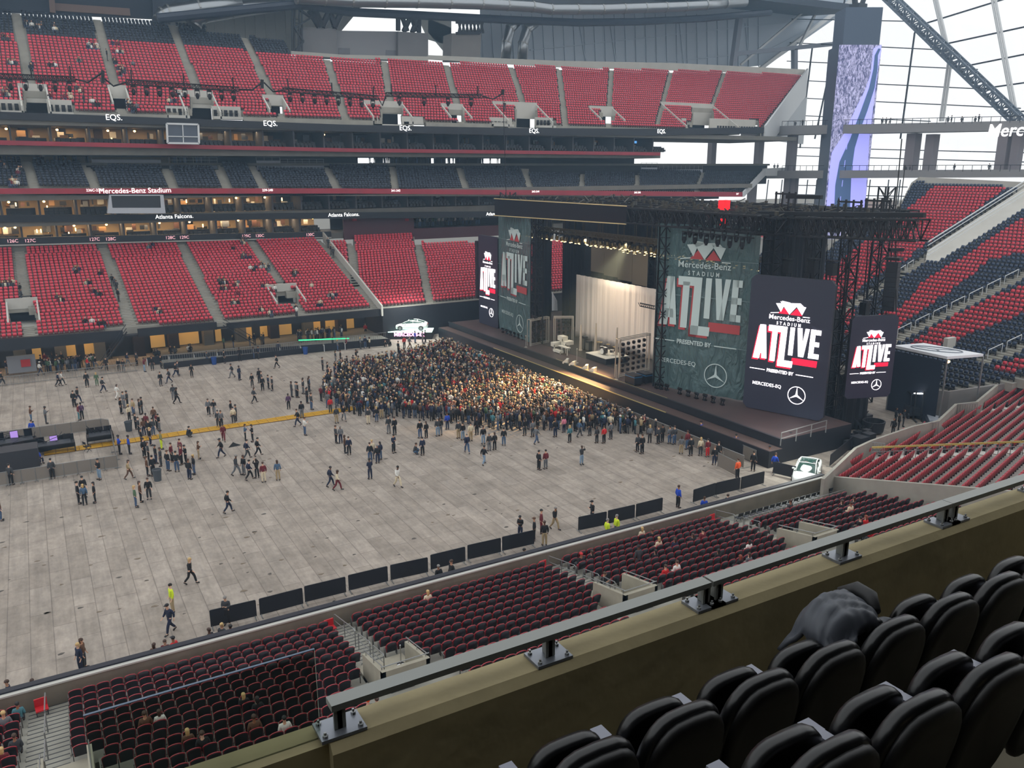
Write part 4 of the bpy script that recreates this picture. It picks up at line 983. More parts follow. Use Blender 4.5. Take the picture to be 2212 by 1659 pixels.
for x, y, x1, y1 in ((1885, 955, 1912, 958), (1980, 915, 2028, 912), (2070, 873, 2112, 872)):
    a = at_plane(x, y, CBK.p0+np.array([0, 0, .9]), CBK.pn); b = at_plane(x1, y1, CBK.p0+np.array([0, 0, .9]), CBK.pn)
    for k in range(9): c = a+(b-a)*k/8; g.bar(c, c-np.array([0, 0, 1.0]), .035)
    g.bar(a, b, .05); g.bar(a-[0, 0, 1], b-[0, 0, 1], .05)
tag(g.build('guard_rail', steel), 'stepped upright-bar railing along the edge of the corner section', 'railing')
g = MB()
a = at_plane(1884, 966, CBK.p0+np.array([0, 0, .8]), CBK.pn); b = at_plane(2240, 952, CBK.p0+np.array([0, 0, .8]), CBK.pn)
for k in range(15): c = a+(b-a)*k/14; g.bar(c, c-np.array([0, 0, 1.1]), .035)
g.bar(a, b, .04); g.bar(a-[0, 0, .4], b-[0, 0, .4], .04); tag(g.build('guard_rail', steel), 'rail posts along the cross stair in the corner section', 'railing')
g = MB(); a = a+[0, 0, .03]; b = b+[0, 0, .03]; g.prism([a, b, b-[0, 0, .13], a-[0, 0, .13]], (.02, .05, 0)); tag(g.build('caution_tape', mat('yellow_tape', rgb(214, 190, 70), .5)), 'yellow tape stretched along the cross stair rail of the corner section', 'tape')
# concrete front wall of the end stand
g = MB(); W = [at_z(2005, 842, 2.6), at_z(2052, 846, 2.6), at_z(2250, 818, 3.1)]
W = [np.array([W[0][0]+6, W[0][1]+5, 2.6])]+W
for a, b in zip(W[:-1], W[1:]): g.add([(a[0], a[1], 0), (b[0], b[1], 0), (b[0], b[1]+.3, 0), (a[0], a[1]+.3, 0), a, b, b+[0, .3, 0], a+[0, .3, 0]], BOXF)
struct(g.build('wall_end_stand_front', mat('end_front_concrete', rgb(124, 120, 118), .85, noise=.1, nscale=.8)))
g = MB(); P = [END.P(*END.uv(p), dz=.4) for p in ((1780, 545), (1800, 524), (1852, 494), (1908, 474), (1949, 438), (1968, 400), (1985, 388), (2240, 401))]
for a, b in zip(P[:-1], P[1:]): g.prism([a-[0, 0, 2.5], b-[0, 0, 2.5], b, a], (.5, .3, 0))
struct(g.build('wall_end_stand_rim', concrete_light))
g = MB()
for off in (0, 22):
    a = END.P(*END.uv((2003, 537+off)), dz=.9); b = END.P(*END.uv((2330, 330+off)), dz=.9); g.bar(a, b, .12); g.bar(a-[0, 0, .5], b-[0, 0, .5], .08)
tag(g.build('guard_rail', white_paint), 'two long pale handrails beside the wide ramp in the end stand', 'railing')
g = MB(); q = [END.P(*END.uv(p), dz=-.3) for p in ((2000, 560), (2030, 560), (2330, 375), (2330, 325), (2003, 537))]; g.prism(q, (0, 0, -.3)); struct(g.build('ramp_floor', concrete_light))
g = MB()
for (x0, y0), (x1, y1), n in (((1925, 600), (1975, 568), 3), ((1935, 722), (2205, 588), 7), ((2130, 768), (2212, 730), 2), ((1706, 582), (1786, 526), 4)):
    for k in range(n):
        t0, t1 = (k+.1)/n, (k+.85)/n; a = END.P(*END.uv((x0+(x1-x0)*t0, y0+(y1-y0)*t0)), dz=.5); b = END.P(*END.uv((x0+(x1-x0)*t1, y0+(y1-y0)*t1)), dz=.5)
        g.bar(a, b, .07); g.bar(a, a-[0, 0, 1], .05); g.bar(b, b-[0, 0, 1], .05)
tag(g.build('stair_rail', white_paint), 'short pale handrails stepping up the stairs of the end stand', 'railing')

# ------------------------------------------------------------------ barriers along the near side of the floor
def barrier_template(w, name, m):
    r = empty(name, (0, 0, 0)); g = MB(); h = 1.12; R = .06
    out = [(0, .14), (w, .14), (w, h-R), (w-R*.3, h-R*.3), (w-R, h), (R, h), (R*.3, h-R*.3), (0, h-R)]
    g.prism([(x, 0, z) for x, z in out], (0, .05, 0)); g.build('cover_sheet', m, r)
    g = MB()
    for x in (.08, w-.08): g.bar((x, -.3, .02), (x, .35, .02), .05, .03); g.bar((x, .02, 0), (x, .02, .2), .04)
    g.build('barrier_feet', steel, r); return r
bar_m = mat('black_barrier_sheet', rgb(20, 24, 34), .5)
tops = [((452, 1319), (552, 1296)), ((559, 1294), (653, 1270)), ((657, 1267), (746, 1246)), ((752, 1243), (837, 1223)), ((843, 1221), (924, 1204)), ((930, 1199), (1005, 1181)), ((1010, 1178), (1082, 1162)), ((1085, 1160), (1154, 1145)), ((1250, 1117), (1311, 1105)), ((1314, 1103), (1372, 1090)), ((1375, 1089), (1432, 1075)), ((1499, 1058), (1547, 1043)), ((1548, 1043), (1600, 1031)), ((1602, 1031), (1652, 1018))]
for i, (a, b) in enumerate(tops):
    A = at_z(a[0], a[1], 1.12); B = at_z(b[0], b[1], 1.12); w = float(np.linalg.norm((B-A)[:2])); r = barrier_template(w, 'crowd_barrier', bar_m)
    r.location = (A[0], A[1], 0); r.rotation_euler[2] = math.atan2(B[1]-A[1], B[0]-A[0])
    if i < 8: l = 'black covered crowd barrier, %s of the eight in the long line' % ORD[i]
    elif i < 11: l = 'black covered crowd barrier, %s of the three behind the yellow vests' % ORD[i-8]
    else: l = 'black covered crowd barrier, %s of the three by the orange vest worker' % ORD[i-11]
    tag(r, l, 'barrier', 'black barriers on the near side of the floor')

# ------------------------------------------------------------------ our own deck: treads, parapet, rail, glass, seats
deck_c = mat('deck_concrete', rgb(104, 98, 82), .85, noise=.15, nscale=3)
mb = MB(); mb.b2((-2, 1.72, 20.2), (30, 3.40, 20.70)); mb.b2((-2, .88, 20.2), (30, 1.72, 21.10)); mb.b2((-2, -1.2, 20.2), (30, .88, 21.52)); mb.b2((-40, -12, 20.2), (60, -1.2, 21.9)); mb.b2((-40, -1.2, 20.2), (-2, 3.4, 20.6))
struct(mb.build('deck_floor', deck_c))
par = mat('parapet_concrete', rgb(150, 138, 104), .8, noise=.14, nscale=2.2, bump=.25)
mb = MB()
mb.prism([(.95, 3.38, 20.2), (.95, 3.38, 21.26), (.95, 3.42, 21.31), (.95, 3.60, 21.31), (.95, 3.62, 21.28), (.95, 3.62, 20.2)], (30, 0, 0))
struct(mb.build('wall_parapet', par))
mb = MB(); mb.b2((-4, 3.44, 20.2), (.95, 3.62, 21.285)); struct(mb.build('wall_parapet_low', par))
mb = MB(); mb.b2((-4, 3.38, 21.05), (.94, 3.43, 21.13)); mb.b2((-4, 3.36, 20.9), (.94, 3.44, 20.97)); struct(mb.build('trim_metal_track', steel))
# flat handrail sections
rail_m = mat('handrail_grey_paint', rgb(128, 130, 126), .4, .3); YR = 3.50; ZR = 21.47
secs = [((.28, .985), (.286, .637, .972)), ((.99, 1.700), (1.003, 1.347, 1.681)), ((1.702, 2.40), (1.716, 2.05, 2.38))]
for i, (ext, posts) in enumerate(secs):
    r = empty('handrail', (ext[0]*YR, YR, 21.31), 0, ['flat grey handrail section closest to the glass guard', 'middle flat grey handrail section on the parapet', 'flat grey handrail section running out at the frame edge'][i], 'railing')
    x0 = ext[0]*YR; g = MB(); g.b2((0, -.045, .13), (ext[1]*YR-x0, .045, .165)); g.build('top_bar', rail_m, r)
    for p in posts:
        px_ = p*YR-x0; g = MB(); g.b2((px_-.012+.02, -.035, .02), (px_+.012+.02, .035, .13)); g.b2((px_-.01, -.035, .02), (px_+.05, -.02, .13)); g.build('post', rail_m, r)
        g = MB(); g.b2((px_-.09, -.085, 0), (px_+.14, .075, .018)); pl = g.build('base_plate', mat('base_plate_zinc', rgb(132, 136, 144), .35, .6), r)
        for bx in (-.065, .115):
            for by in (-.06, .05):
                g = MB(); g.lathe([(.014, .018), (.014, .03), (.007, .032), (.007, .045)], (px_+bx, by, 0), 6); g.build('bolt', steel, pl)
# glass guard
gmat = bpy.data.materials.new('tinted_guard_glass'); gmat.use_nodes = True; nt = gmat.node_tree; nt.nodes.clear()
o_ = nt.nodes.new('ShaderNodeOutputMaterial'); mx = nt.nodes.new('ShaderNodeMixShader'); tr = nt.nodes.new('ShaderNodeBsdfTransparent'); tr.inputs[0].default_value = (.72, .76, .72, 1); gl = nt.nodes.new('ShaderNodeBsdfGlossy')
gl.inputs['Roughness'].default_value = .02; lw = nt.nodes.new('ShaderNodeLayerWeight'); lw.inputs[0].default_value = .12; nt.links.new(lw.outputs['Fresnel'], mx.inputs[0]); nt.links.new(tr.outputs[0], mx.inputs[1]); nt.links.new(gl.outputs[0], mx.inputs[2]); nt.links.new(mx.outputs[0], o_.inputs[0])
r = empty('glass_guard', (-.06, 3.5, 21.285), 0, 'clear glass guard panel with a bluish top edge before the near seats', 'glass panel')
g = MB(); g.b2((0, 0, 0), (.99, .012, .49)); g.build('glass_pane', gmat, r)
g = MB(); g.b2((0, 0, .49), (.99, .012, .496)); g.build('top_edge', mat('glass_edge_blue', rgb(120, 140, 165), .15, alpha=.6), r)
# unseen overhead deck and walls of our level, added to darken the foreground
mb = MB(); mb.b2((-60, -14, 25.6), (90, 1.2, 26.6)); struct(mb.build('ceiling_shade_slab', concrete_dark))
mb = MB(); mb.b2((-60, -12.3, 20), (90, -12, 26)); mb.b2((14, -12, 20), (14.3, 0, 26)); mb.b2((-30, -12, 20), (-29.7, 2, 26)); struct(mb.build('wall_shade_rear', concrete_dark))
ld = bpy.data.lights.new('concourse_lamp', 'AREA'); ld.shape = 'RECTANGLE'; ld.size = 6; ld.size_y = .3; ld.energy = 12; ld.color = (1, .86, .5)
o = bpy.data.objects.new('concourse_lamp', ld); C.objects.link(o); o.location = (2, -6, 25.4)

# club seats in front of us
blk = mat('black_vinyl', rgb(9, 10, 13), .30); blk2 = mat('black_seat_plastic', rgb(6, 6, 8), .5); cup = mat('grey_arm_plastic', rgb(120, 122, 134), .35)
def rim_pts(w, z0, z1, n=28, sq=3.4):
    P = []
    for i in range(n):
        t = 2*math.pi*i/n; c, s_ = math.cos(t), math.sin(t)
        x = w*math.copysign(abs(c)**(2/sq), c); zz = math.copysign(abs(s_)**(2/(2.5 if s_ > 0 else 3.2)), s_)
        z = (z0+z1)/2+(z1-z0)/2*zz
        P.append((x*(1-.08*(zz < 0)*abs(zz)), z))
    return P
def puff(mb, w, z0, z1, layers, rec=.18, k=0, xo=0.0, yo=0.0):
    base = rim_pts(w, z0, z1); n = len(base); cz = (z0+z1)/2; vs = []
    for y, s_ in layers:
        for x, z in base:
            vs.append((xo+x*s_, yo+y+(z-z0)*rec, cz+(z-cz)*s_))
    fs = [(j*n+i, j*n+(i+1) % n, (j+1)*n+(i+1) % n, (j+1)*n+i) for j in range(len(layers)-1) for i in range(n)]
    fs = [tuple(reversed(f)) for f in fs]
    fs.append(tuple(range(n))); fs.append(tuple((len(layers)-1)*n+i for i in range(n-1, -1, -1)))
    mb.add(vs, fs, k)
LAY = [(0, .8), (.006, .92), (.022, .985), (.05, 1.0), (.075, .985), (.088, .93), (.092, .9)]
club0 = empty('club_seat', (0, 0, 0))
g = MB(); puff(g, .250, .16, .86, LAY, xo=0, yo=.035); g.build('backrest', blk, club0, smooth=True)
g = MB(); puff(g, .236, .14, .835, [(0, 1), (.012, 1.0), (.03, .985), (.04, .93), (.042, .8)], yo=.125); bs = g.build('back_shell', blk2, club0, smooth=True)
g = MB(); puff(g, .215, .33, .74, [(0, .85), (.01, .96), (.04, 1.0), (.075, .97), (.085, .88)], rec=.10, yo=-.10); g.build('seat', blk, club0, smooth=True)
g = MB(); g.box((.262, .08, .25), (.04, .07, .5)); g.box((.262, .02, .02), (.09, .3, .03)); g.bar((.262, .08, .4), (.262, -.05, .56), .04, .07); g.build('standard', blk2, club0)
g = MB(); g.bar((.262, -.06, .60), (.262, .11, .61), .055, .035); g.bar((.262, -.15, .60), (.262, -.06, .60), .07, .03); arm = g.build('armrest', cup, club0)
g = MB(); g.tube([(.262, -.03, .585), (.262, -.03, .50)], .045, 14, cap=False); g.tube([(.262, -.03, .60), (.262, -.03, .585)], .052, 14, cap=False); g.build('cup_holder', cup, arm, smooth=True)
rows = [(2.49, 20.70, [2.405+.521*k for k in range(-3, 8)], 'front'), (1.65, 21.10, [2.366+.521*k for k in range(-2, 5)], 'second')]
first = True
for Y, z, xs, nm in rows:
    for k, x in enumerate(xs):
        s = club0 if first else copy_tree(club0); first = False
        s.location = (x, Y+.24, z-.02); s.rotation_euler[2] = math.pi
        if nm == 'front' and abs(x-3.968) < .1: l = 'black club seat in the row by the parapet with the quilted jacket over it'
        elif nm == 'front':
            j = round((x-3.968)/.521); l = 'black club seat by the parapet, %s %s the quilted jacket' % (ORD[abs(j)-1], 'past' if j > 0 else 'before')
        else: l = 'black club seat in the row closest to the viewer, %s along it' % ORD[k]
        tag(s, l, 'seat', 'black club seats in front of the viewer')
# quilted jacket over one seat: a puffy draped sheet with stitched ribs
def jacket():
    nx, ny = 40, 30; vs = []
    for j in range(ny):
        for i in range(nx):
            u = i/(nx-1)*2-1; v = j/(ny-1)*2-1; q = (abs(u)**2.6+abs(v)**2.6)**(1/2.6)
            h = .13*max(0, 1-q**3.2)**.5+.02*math.cos(u*2.2+1)-.28*max(0, v-.35)**1.4-.10*max(0, -u-.5)
            rib = .024*abs(math.sin((v*.9+.25*u*u+.35*u)*math.pi*2.2))**.7; wr = .006*math.sin(u*17+v*5)*math.sin(v*9-u*4)
            vs.append((u*.27+.02*math.sin(v*4), v*.20, h+rib+wr))
    fs = [(j*nx+i, j*nx+i+1, (j+1)*nx+i+1, (j+1)*nx+i) for j in range(ny-1) for i in range(nx-1)]
    return vs, fs
jp = at_Y(1800, 1388, 2.88); r = empty('quilted_jacket', (jp[0], 2.88, 21.36), .15, 'dark grey quilted jacket draped over a black club seat', 'jacket')
g = MB(); vs, fs = jacket(); g.add(vs, fs); o = g.build('jacket_shell', mat('jacket_grey', rgb(62, 66, 74), .55), r, smooth=True)
md = o.modifiers.new('thick', 'SOLIDIFY'); md.thickness = .03; md.offset = -1
g = MB(); g.tube([(.20, -.14, .05), (.27, -.06, .09), (.30, .04, .09), (.27, .14, .04)], [.03, .05, .05, .03], 12); g.build('jacket_collar', mat('jacket_black', rgb(18, 19, 22), .6), r, smooth=True)
# ------------------------------------------------------------------ stage
DZ = 2.1
mb = MB(); mb.b2((52, 45.4, 0), (61, 60, DZ-.03)); mb.b2((52, 60, 0), (76, 108.6, DZ-.03)); r_stage = tag(mb.build('stage', black_wrap), 'wide concert stage with a brown deck and black skirt at the end of the floor', 'stage')
g = MB(); g.b2((52, 45.4, DZ-.03), (61, 60, DZ)); g.b2((52, 60, DZ-.03), (76, 108.6, DZ)); g.build('stage_deck', mat('stage_deck_brown', rgb(74, 58, 56), .45, noise=.15, nscale=.5), r_stage)
g = MB(); g.b2((55.5, 62, DZ), (76, 92, DZ+.02)); g.build('performance_floor', mat('stage_matt_black', rgb(50, 46, 42), .4, noise=.1, nscale=.6), r_stage)
g = MB(); g.b2((50.4, 45.0, 0), (52, 108.8, 1.45)); g.build('front_skirt', black_wrap, r_stage)
g = MB(); g.b2((50.5, 45.0, 1.45), (51.9, 108.8, 1.47)); g.build('front_ledge', mat('ledge_brown', rgb(82, 66, 62), .5), r_stage)
g = MB(); g.b2((51.9, 45.2, DZ), (52.15, 108.6, DZ+.12)); g.build('edge_trim', steel_dark, r_stage)
g = MB(); g.b2((50.35, 58, 1.47), (50.5, 92, 1.52)); g.b2((52.2, 60, DZ+.02), (52.3, 80, DZ+.1)); g.build('edge_cable', mat('brass_cable', rgb(200, 180, 120), .35, .5), r_stage)

white_led = mat('led_white', rgb(255, 255, 255), emit=2.2, ecol=rgb(255, 246, 252)); red_led = mat('led_red', rgb(230, 20, 50), emit=1.5, ecol=rgb(235, 20, 55)); face_led = mat('led_face', rgb(34, 34, 48), .4, emit=.06, ecol=rgb(90, 90, 120))
white_prn = mat('banner_print_white', rgb(196, 212, 210), .7); red_prn = mat('banner_print_red', rgb(178, 70, 72), .7)
def scrim_material():
    m = bpy.data.materials.new('dark_green_scrim'); m.use_nodes = True; nt = m.node_tree; b = nt.nodes['Principled BSDF']
    b.inputs['Roughness'].default_value = .5; b.inputs['Alpha'].default_value = .93
    tc = nt.nodes.new('ShaderNodeTexCoord'); mp = nt.nodes.new('ShaderNodeMapping'); mp.inputs['Scale'].default_value = (1, 1, .35); mp.inputs['Rotation'].default_value = (.5, 0, 0); nt.links.new(tc.outputs['Object'], mp.inputs[0])
    n = nt.nodes.new('ShaderNodeTexNoise'); n.inputs['Scale'].default_value = 1.3; n.inputs['Detail'].default_value = 5; n.inputs['Distortion'].default_value = 1.5; nt.links.new(mp.outputs[0], n.inputs['Vector'])
    bp = nt.nodes.new('ShaderNodeBump'); bp.inputs['Strength'].default_value = 1.0; bp.inputs['Distance'].default_value = .7; nt.links.new(n.outputs['Fac'], bp.inputs['Height']); nt.links.new(bp.outputs[0], b.inputs['Normal'])
    b.inputs['Base Color'].default_value = rgb(78, 104, 106); return m
scrim = scrim_material()

def letter_polys():
    L = {}
    # boxes in u (0..1 across the letter) and v down; every letter as convex-ish pieces
    L['A'] = [[(.38, 0), (.78, 0), (.46, 1), (.0, 1)], [(.55, 0), (.80, 0), (1, .98), (.62, .98)], [(.26, .66), (.80, .66), (.82, .84), (.22, .84)]]
    L['T'] = [[(0, 0), (1, 0), (1, .17), (0, .17)], [(.30, .1), (.70, .1), (.62, 1), (.22, 1)]]
    L['L'] = [[(.12, 0), (.50, 0), (.40, 1), (0, 1)], [(0, .84), (1, .84), (.97, 1), (0, 1)]]
    L['I'] = [[(.1, 0), (1, 0), (.9, 1), (0, 1)]]
    L['V'] = [[(0, 0), (.40, 0), (.62, 1), (.22, 1)], [(.66, 0), (1, 0), (.66, 1), (.38, 1)]]
    L['E'] = [[(.08, 0), (.52, 0), (.44, 1), (0, 1)], [(.1, 0), (1, 0), (1, .17), (.1, .17)], [(.05, .42), (.90, .42), (.90, .58), (.05, .58)], [(0, .83), (.95, .83), (.95, 1), (0, 1)]]
    return L
LP = letter_polys()
LB = [('A', .09, .262, .357, .61), ('T', .265, .425, .352, .615), ('L', .40, .585, .352, .645), ('I', .522, .582, .352, .555), ('V', .612, .755, .35, .556), ('E', .762, .89, .35, .556)]
def logo(parent, O, wd, W, Ht, nrm, mw, mr, fu=lambda u: u, fv=lambda v: v, d0=.03, th=.03, text=True, umax=1.0):
    wd = np.asarray(wd, float); nrm = np.asarray(nrm, float)
    def P(u, v, d): return np.asarray(O, float)+wd*fu(u)*W+np.array([0, 0, Ht*(1-fv(v))])+nrm*d
    gw = MB(); gr = MB()
    def poly(g, pts, d): g.prism([P(u, v, d) for u, v in pts], nrm*th)
    for ch, u0, u1, v0, v1 in LB:
        for pl in LP[ch]:
            pts = [(min(u0+(u1-u0)*a, umax), v0+(v1-v0)*b) for a, b in pl]
            poly(gw, pts, d0+th*1.2)
            if ch in 'ATL': poly(gr, [(u-.016, v+.012) for u, v in pts], d0)
    poly(gr, [(.572, .572), (min(.872, umax), .572), (min(.866, umax), .618), (.568, .618)], d0)
    # faceted roof emblem
    for t in ([(.33, .192), (.44, .185), (.395, .25)], [(.38, .175), (.60, .185), (.50, .262)], [(.56, .187), (.69, .20), (.65, .258)], [(.40, .17), (.50, .178), (.44, .2)], [(.52, .18), (.62, .176), (.66, .196)]): poly(gw, t, d0+th)
    for t in ([(.36, .262), (.44, .215), (.49, .262)], [(.51, .264), (.58, .215), (.65, .264)]): poly(gr, t, d0)
    poly(gw, [(.27, .262), (.37, .254), (.37, .259), (.27, .267)], d0); poly(gw, [(.66, .268), (.74, .268), (.74, .273), (.66, .273)], d0)
    poly(gw, [(.06, .688), (.25, .688), (.25, .693), (.06, .693)], d0); poly(gw, [(.635, .688), (.84, .688), (.84, .693), (.635, .693)], d0)
    # ring with three-pointed star
    cu, cv, R = .665, .842, .108*abs(fu(1)-fu(0)); N = 40
    def S(r, a, d): return P(cu, cv, d)+wd*math.sin(a)*r*W+np.array([0, 0, math.cos(a)*r*W])
    for k in range(N):
        a0, a1 = 2*math.pi*k/N, 2*math.pi*(k+1)/N; gw.prism([S(R*.93, a0, d0), S(R, a0, d0), S(R, a1, d0), S(R*.93, a1, d0)], nrm*th)
    for k in range(3):
        a = 2*math.pi*k/3; gw.prism([S(R*.93, a, d0), S(R*.13, a+math.pi/3, d0), S(0, 0, d0), S(R*.13, a-math.pi/3, d0)], nrm*th)
    gw.build('white_lettering', mw, parent); gr.build('red_lettering', mr, parent)
    if text:
        for body, u, v, w, hh, b in (('Mercedes-Benz', .50, .292, .49, .5, .004), ('STADIUM', .50, .334, .29, .3, .02), ('PRESENTED BY', .44, .690, .33, .3, .03), ('MERCEDES-EQ', .29, .80, .36, .3, .004)):
            me = text_mesh(body, 1.0, bold=b, depth=.01, spacing=1.9 if body == 'STADIUM' else 1.0); xs = [q.co.x for q in me.vertices]; k = w*W*abs(fu(1)-fu(0))/(max(xs)-min(xs))
            for q in me.vertices: q.co.x *= k; q.co.y *= k*{'Mercedes-Benz': 1.0, 'STADIUM': 1.25, 'PRESENTED BY': 1.1}.get(body, 1.0); q.co.z *= .2
            place_mesh(me, 'small_lettering', mw, P(u, v, d0+.04), wd, (0, 0, 1), parent, True)
def vplane(P0, wd, x, y):
    n = np.array([wd[1], -wd[0], 0.0]); return at_plane(x, y, P0, n)
def screen(P0, P1, zt, zb, label, name='led_screen', corner=.25):
    P0 = np.array([P0[0], P0[1], 0.0]); P1 = np.array([P1[0], P1[1], 0.0]); wd = P1-P0; W = float(np.linalg.norm(wd)); wd /= W; nrm = np.array([wd[1], -wd[0], 0.0])
    if np.dot(nrm, P0-EYE*[1, 1, 0]) > 0: nrm = -nrm
    r = empty(name, (P0[0], P0[1], zb), 0, label, 'screen'); H = zt-zb
    out = [(corner, 0), (W-corner, 0), (W, corner), (W, H-corner), (W-corner, H), (corner, H), (0, H-corner), (0, corner)]
    g = MB(); g.prism([wd*a+np.array([0, 0, b]) for a, b in out], -nrm*.35); g.build('screen_frame', black_wrap, r)
    g = MB(); g.prism([wd*a+np.array([0, 0, b]) for a, b in out], nrm*.02); g.build('screen_face', face_led, r)
    logo(r, (0, 0, 0), wd, W, H, nrm, white_led, red_led)
    return r, wd, nrm, W
S1 = ((56.6, 54.2), (59.1, 46.9)); wdn = np.array([S1[1][0]-S1[0][0], S1[1][1]-S1[0][1], 0]); wdn /= np.linalg.norm(wdn)
z1 = vplane((56.6, 54.2, 0), wdn, 1623, 592)[2]
pr = vplane((56.6, 54.2, 0), wdn, 1792, 760)
screen(S1[0], (pr[0]+.0, pr[1]), z1, DZ+.05, 'big lit screen with concert logo standing at the near end of the stage', corner=.4)
# side screen hanging behind the rigging tower
P = EYE+ray(1833, 770)*73.0; wd2 = np.array([.948, -.317, 0]); q = vplane(P, wd2, 1932, 770)
screen((P[0], P[1]), (q[0], q[1]), vplane(P, wd2, 1839, 684)[2], vplane(P, wd2, 1826, 862)[2], 'smaller lit concert logo screen hanging beside the rigging near the white tent', corner=.3)
# far screen and far banner
f0, f1 = at_z(1035.5, 697, DZ), at_z(1076, 711, DZ)
screen((f0[0], f0[1]), (f1[0], f1[1]), vplane(f0, (f1-f0)/np.linalg.norm(f1-f0), 1034, 507)[2], DZ+.05, 'slim lit concert logo screen at the far end of the stage', corner=.15)
g = MB(); a = at_X(1027, 520, 57.5); b = at_X(1034, 645, 57.5); g.b2((57.4, b[1], b[2]), (58.6, a[1], a[2])); tag(g.build('speaker_array', black_wrap), 'thin black speaker column beside the far screen', 'speaker')
def banner(P0, P1, zt, zb, label, umax, fu, fv):
    P0 = np.array([P0[0], P0[1], 0.0]); P1 = np.array([P1[0], P1[1], 0.0]); wd = P1-P0; W = float(np.linalg.norm(wd)); wd /= W; nrm = np.array([wd[1], -wd[0], 0.0])
    if np.dot(nrm, P0-EYE*[1, 1, 0]) > 0: nrm = -nrm
    r = empty('scrim_banner', (P0[0], P0[1], zb), 0, label, 'banner'); H = zt-zb
    nx, nz = 40, 60; rg = random.Random(int(P0[1])); ph = [rg.uniform(0, 6) for _ in range(6)]; vs = []
    for j in range(nz+1):
        for i in range(nx+1):
            u, v = i/nx, j/nz; d = .05*math.sin(u*9+v*5+ph[0])+.035*math.sin(u*21-v*9+ph[1])+.02*math.sin(u*4+v*24+ph[2])+(.22*math.sin(u*31+ph[3])*max(0, .12-v)/.12)
            vs.append(wd*u*W+np.array([0, 0, v*H])+nrm*d*.6)
    fs = [(j*(nx+1)+i, j*(nx+1)+i+1, (j+1)*(nx+1)+i+1, (j+1)*(nx+1)+i) for j in range(nz) for i in range(nx)]
    g = MB(); g.add(vs, fs); o = g.build('scrim_cloth', scrim, r, smooth=True)
    logo(r, (0, 0, 0), wd, W, H, nrm, white_prn, red_prn, fu, fv, d0=.10, th=.02, umax=umax)
    g = MB()
    for t in (.30, .58, .80): g.prism([wd*0+np.array([0, 0, H*t])+nrm*.09, wd*W+np.array([0, 0, H*t])+nrm*.09, wd*W+np.array([0, 0, H*t+.05])+nrm*.09, wd*0+np.array([0, 0, H*t+.05])+nrm*.09], nrm*.02)
    g.build('seam_tape', mat('scrim_seam', rgb(120, 140, 140), .6), r)
    return r
b0_ = at_z(1408, 833, DZ); b1_ = at_z(1604, 882, DZ); bw = (b1_-b0_)/np.linalg.norm(b1_-b0_); bq = at_X(1622, 760, 58.1); bw = np.array([bq[0], bq[1], DZ])-b0_; bw /= np.linalg.norm(bw); be = b0_+bw*(np.linalg.norm((bq-b0_)[:2])+.15)
banner((b0_[0], b0_[1]), (be[0], be[1]), vplane(b0_, bw, 1425, 482)[2], DZ+.1, 'large dark green banner printed with the concert logo near the big screen', .86, lambda u: -.04+1.06*u, lambda v: -.109+1.17*v)
c0_ = at_z(1078, 711, DZ); c1_ = at_z(1146, 742, DZ); cw = (c1_-c0_)/np.linalg.norm(c1_-c0_)
banner((c0_[0], c0_[1]), (c1_[0], c1_[1]), vplane(c0_, cw, 1082, 464)[2], DZ+.1, 'narrow looking dark banner with the concert logo at the far stage wing', 1.0, lambda u: .02+1.02*u, lambda v: -.109+1.17*v)

# roof of the stage ---------------------------------------------------------------------------------
r = empty('stage_roof', (54.5, 70, 18.3), 0, 'black truss roof with a long flat header over the stage', 'stage roof'); off = np.array([54.5, 70, 18.3])
def loc(p): return np.asarray(p, float)-off
g = MB(); g.add([loc(p) for p in [(54.3, 70.0, 18.4), (54.3, 98.5, 18.0), (54.9, 98.5, 18.0), (54.9, 70.0, 18.4), (54.3, 70.0, 20.2), (54.3, 98.5, 20.15), (54.9, 98.5, 20.15), (54.9, 70.0, 20.2)]], BOXF); g.build('header_panel', mat('header_black', rgb(44, 46, 52), .22, .4), r)
gold = mat('warm_lit_header_edge', rgb(236, 214, 160), .3, .3)  # warm light on the aluminium edges put into the colour
g = MB(); g.bar(loc((54.25, 70.0, 20.22)), loc((54.25, 98.5, 20.18)), .12, .1); g.bar(loc((54.25, 70.0, 18.38)), loc((54.25, 98.5, 17.98)), .12, .1); g.build('header_edge', gold, r)
for k, X in enumerate((54.6, 57.5, 61, 65, 69, 73)):
    g = MB(); lattice(g, loc((X, 50 if k else 51.5, 19.3)), loc((X, 69.5 if k == 0 else 98, 19.3)), 1.5, 20 if k == 0 else 34, .11); g.build('roof_truss', truss_black, r)
for Y in (51, 60, 70, 79, 88, 98):
    g = MB(); lattice(g, loc((55, Y, 19.2)), loc((74, Y, 19.2)), 1.3, 14, .11); g.build('roof_truss', truss_black, r)
g = MB(); rg = random.Random(8)
for k in range(260):
    p = np.array([rg.uniform(55, 74), rg.uniform(50.5, 97), 20.05]); h = rg.uniform(.1, .45); g.b2(loc(p-[.1, .15, 0]), loc(p+[.1, .15, h])) if k % 3 else g.bar(loc(p), loc(p+[rg.uniform(-2, 2), rg.uniform(-2, 2), rg.uniform(.1, .6)]), .1)
g.build('roof_rigging_clutter', mat('rig_clutter', rgb(70, 66, 58), .5, .3), r)
r = empty('roof_arm_truss', (57, 50, 19), 0, 'long black lattice arm reaching out past the stage roof toward the end stand', 'truss'); off = np.array([57, 50, 19.0])
g = MB(); a = at_X(1640, 458, 57)+[0, 0, -.1]; b = at_X(1998, 462, 57)+[0, 0, -.1]; g.bar(a-off, b-off, .35, .35); lattice(g, a-off-[0, 0, 1.1], b-off-[0, 0, 1.1], 1.5, 26, .1); g.build('truss_lattice', truss_black, r)
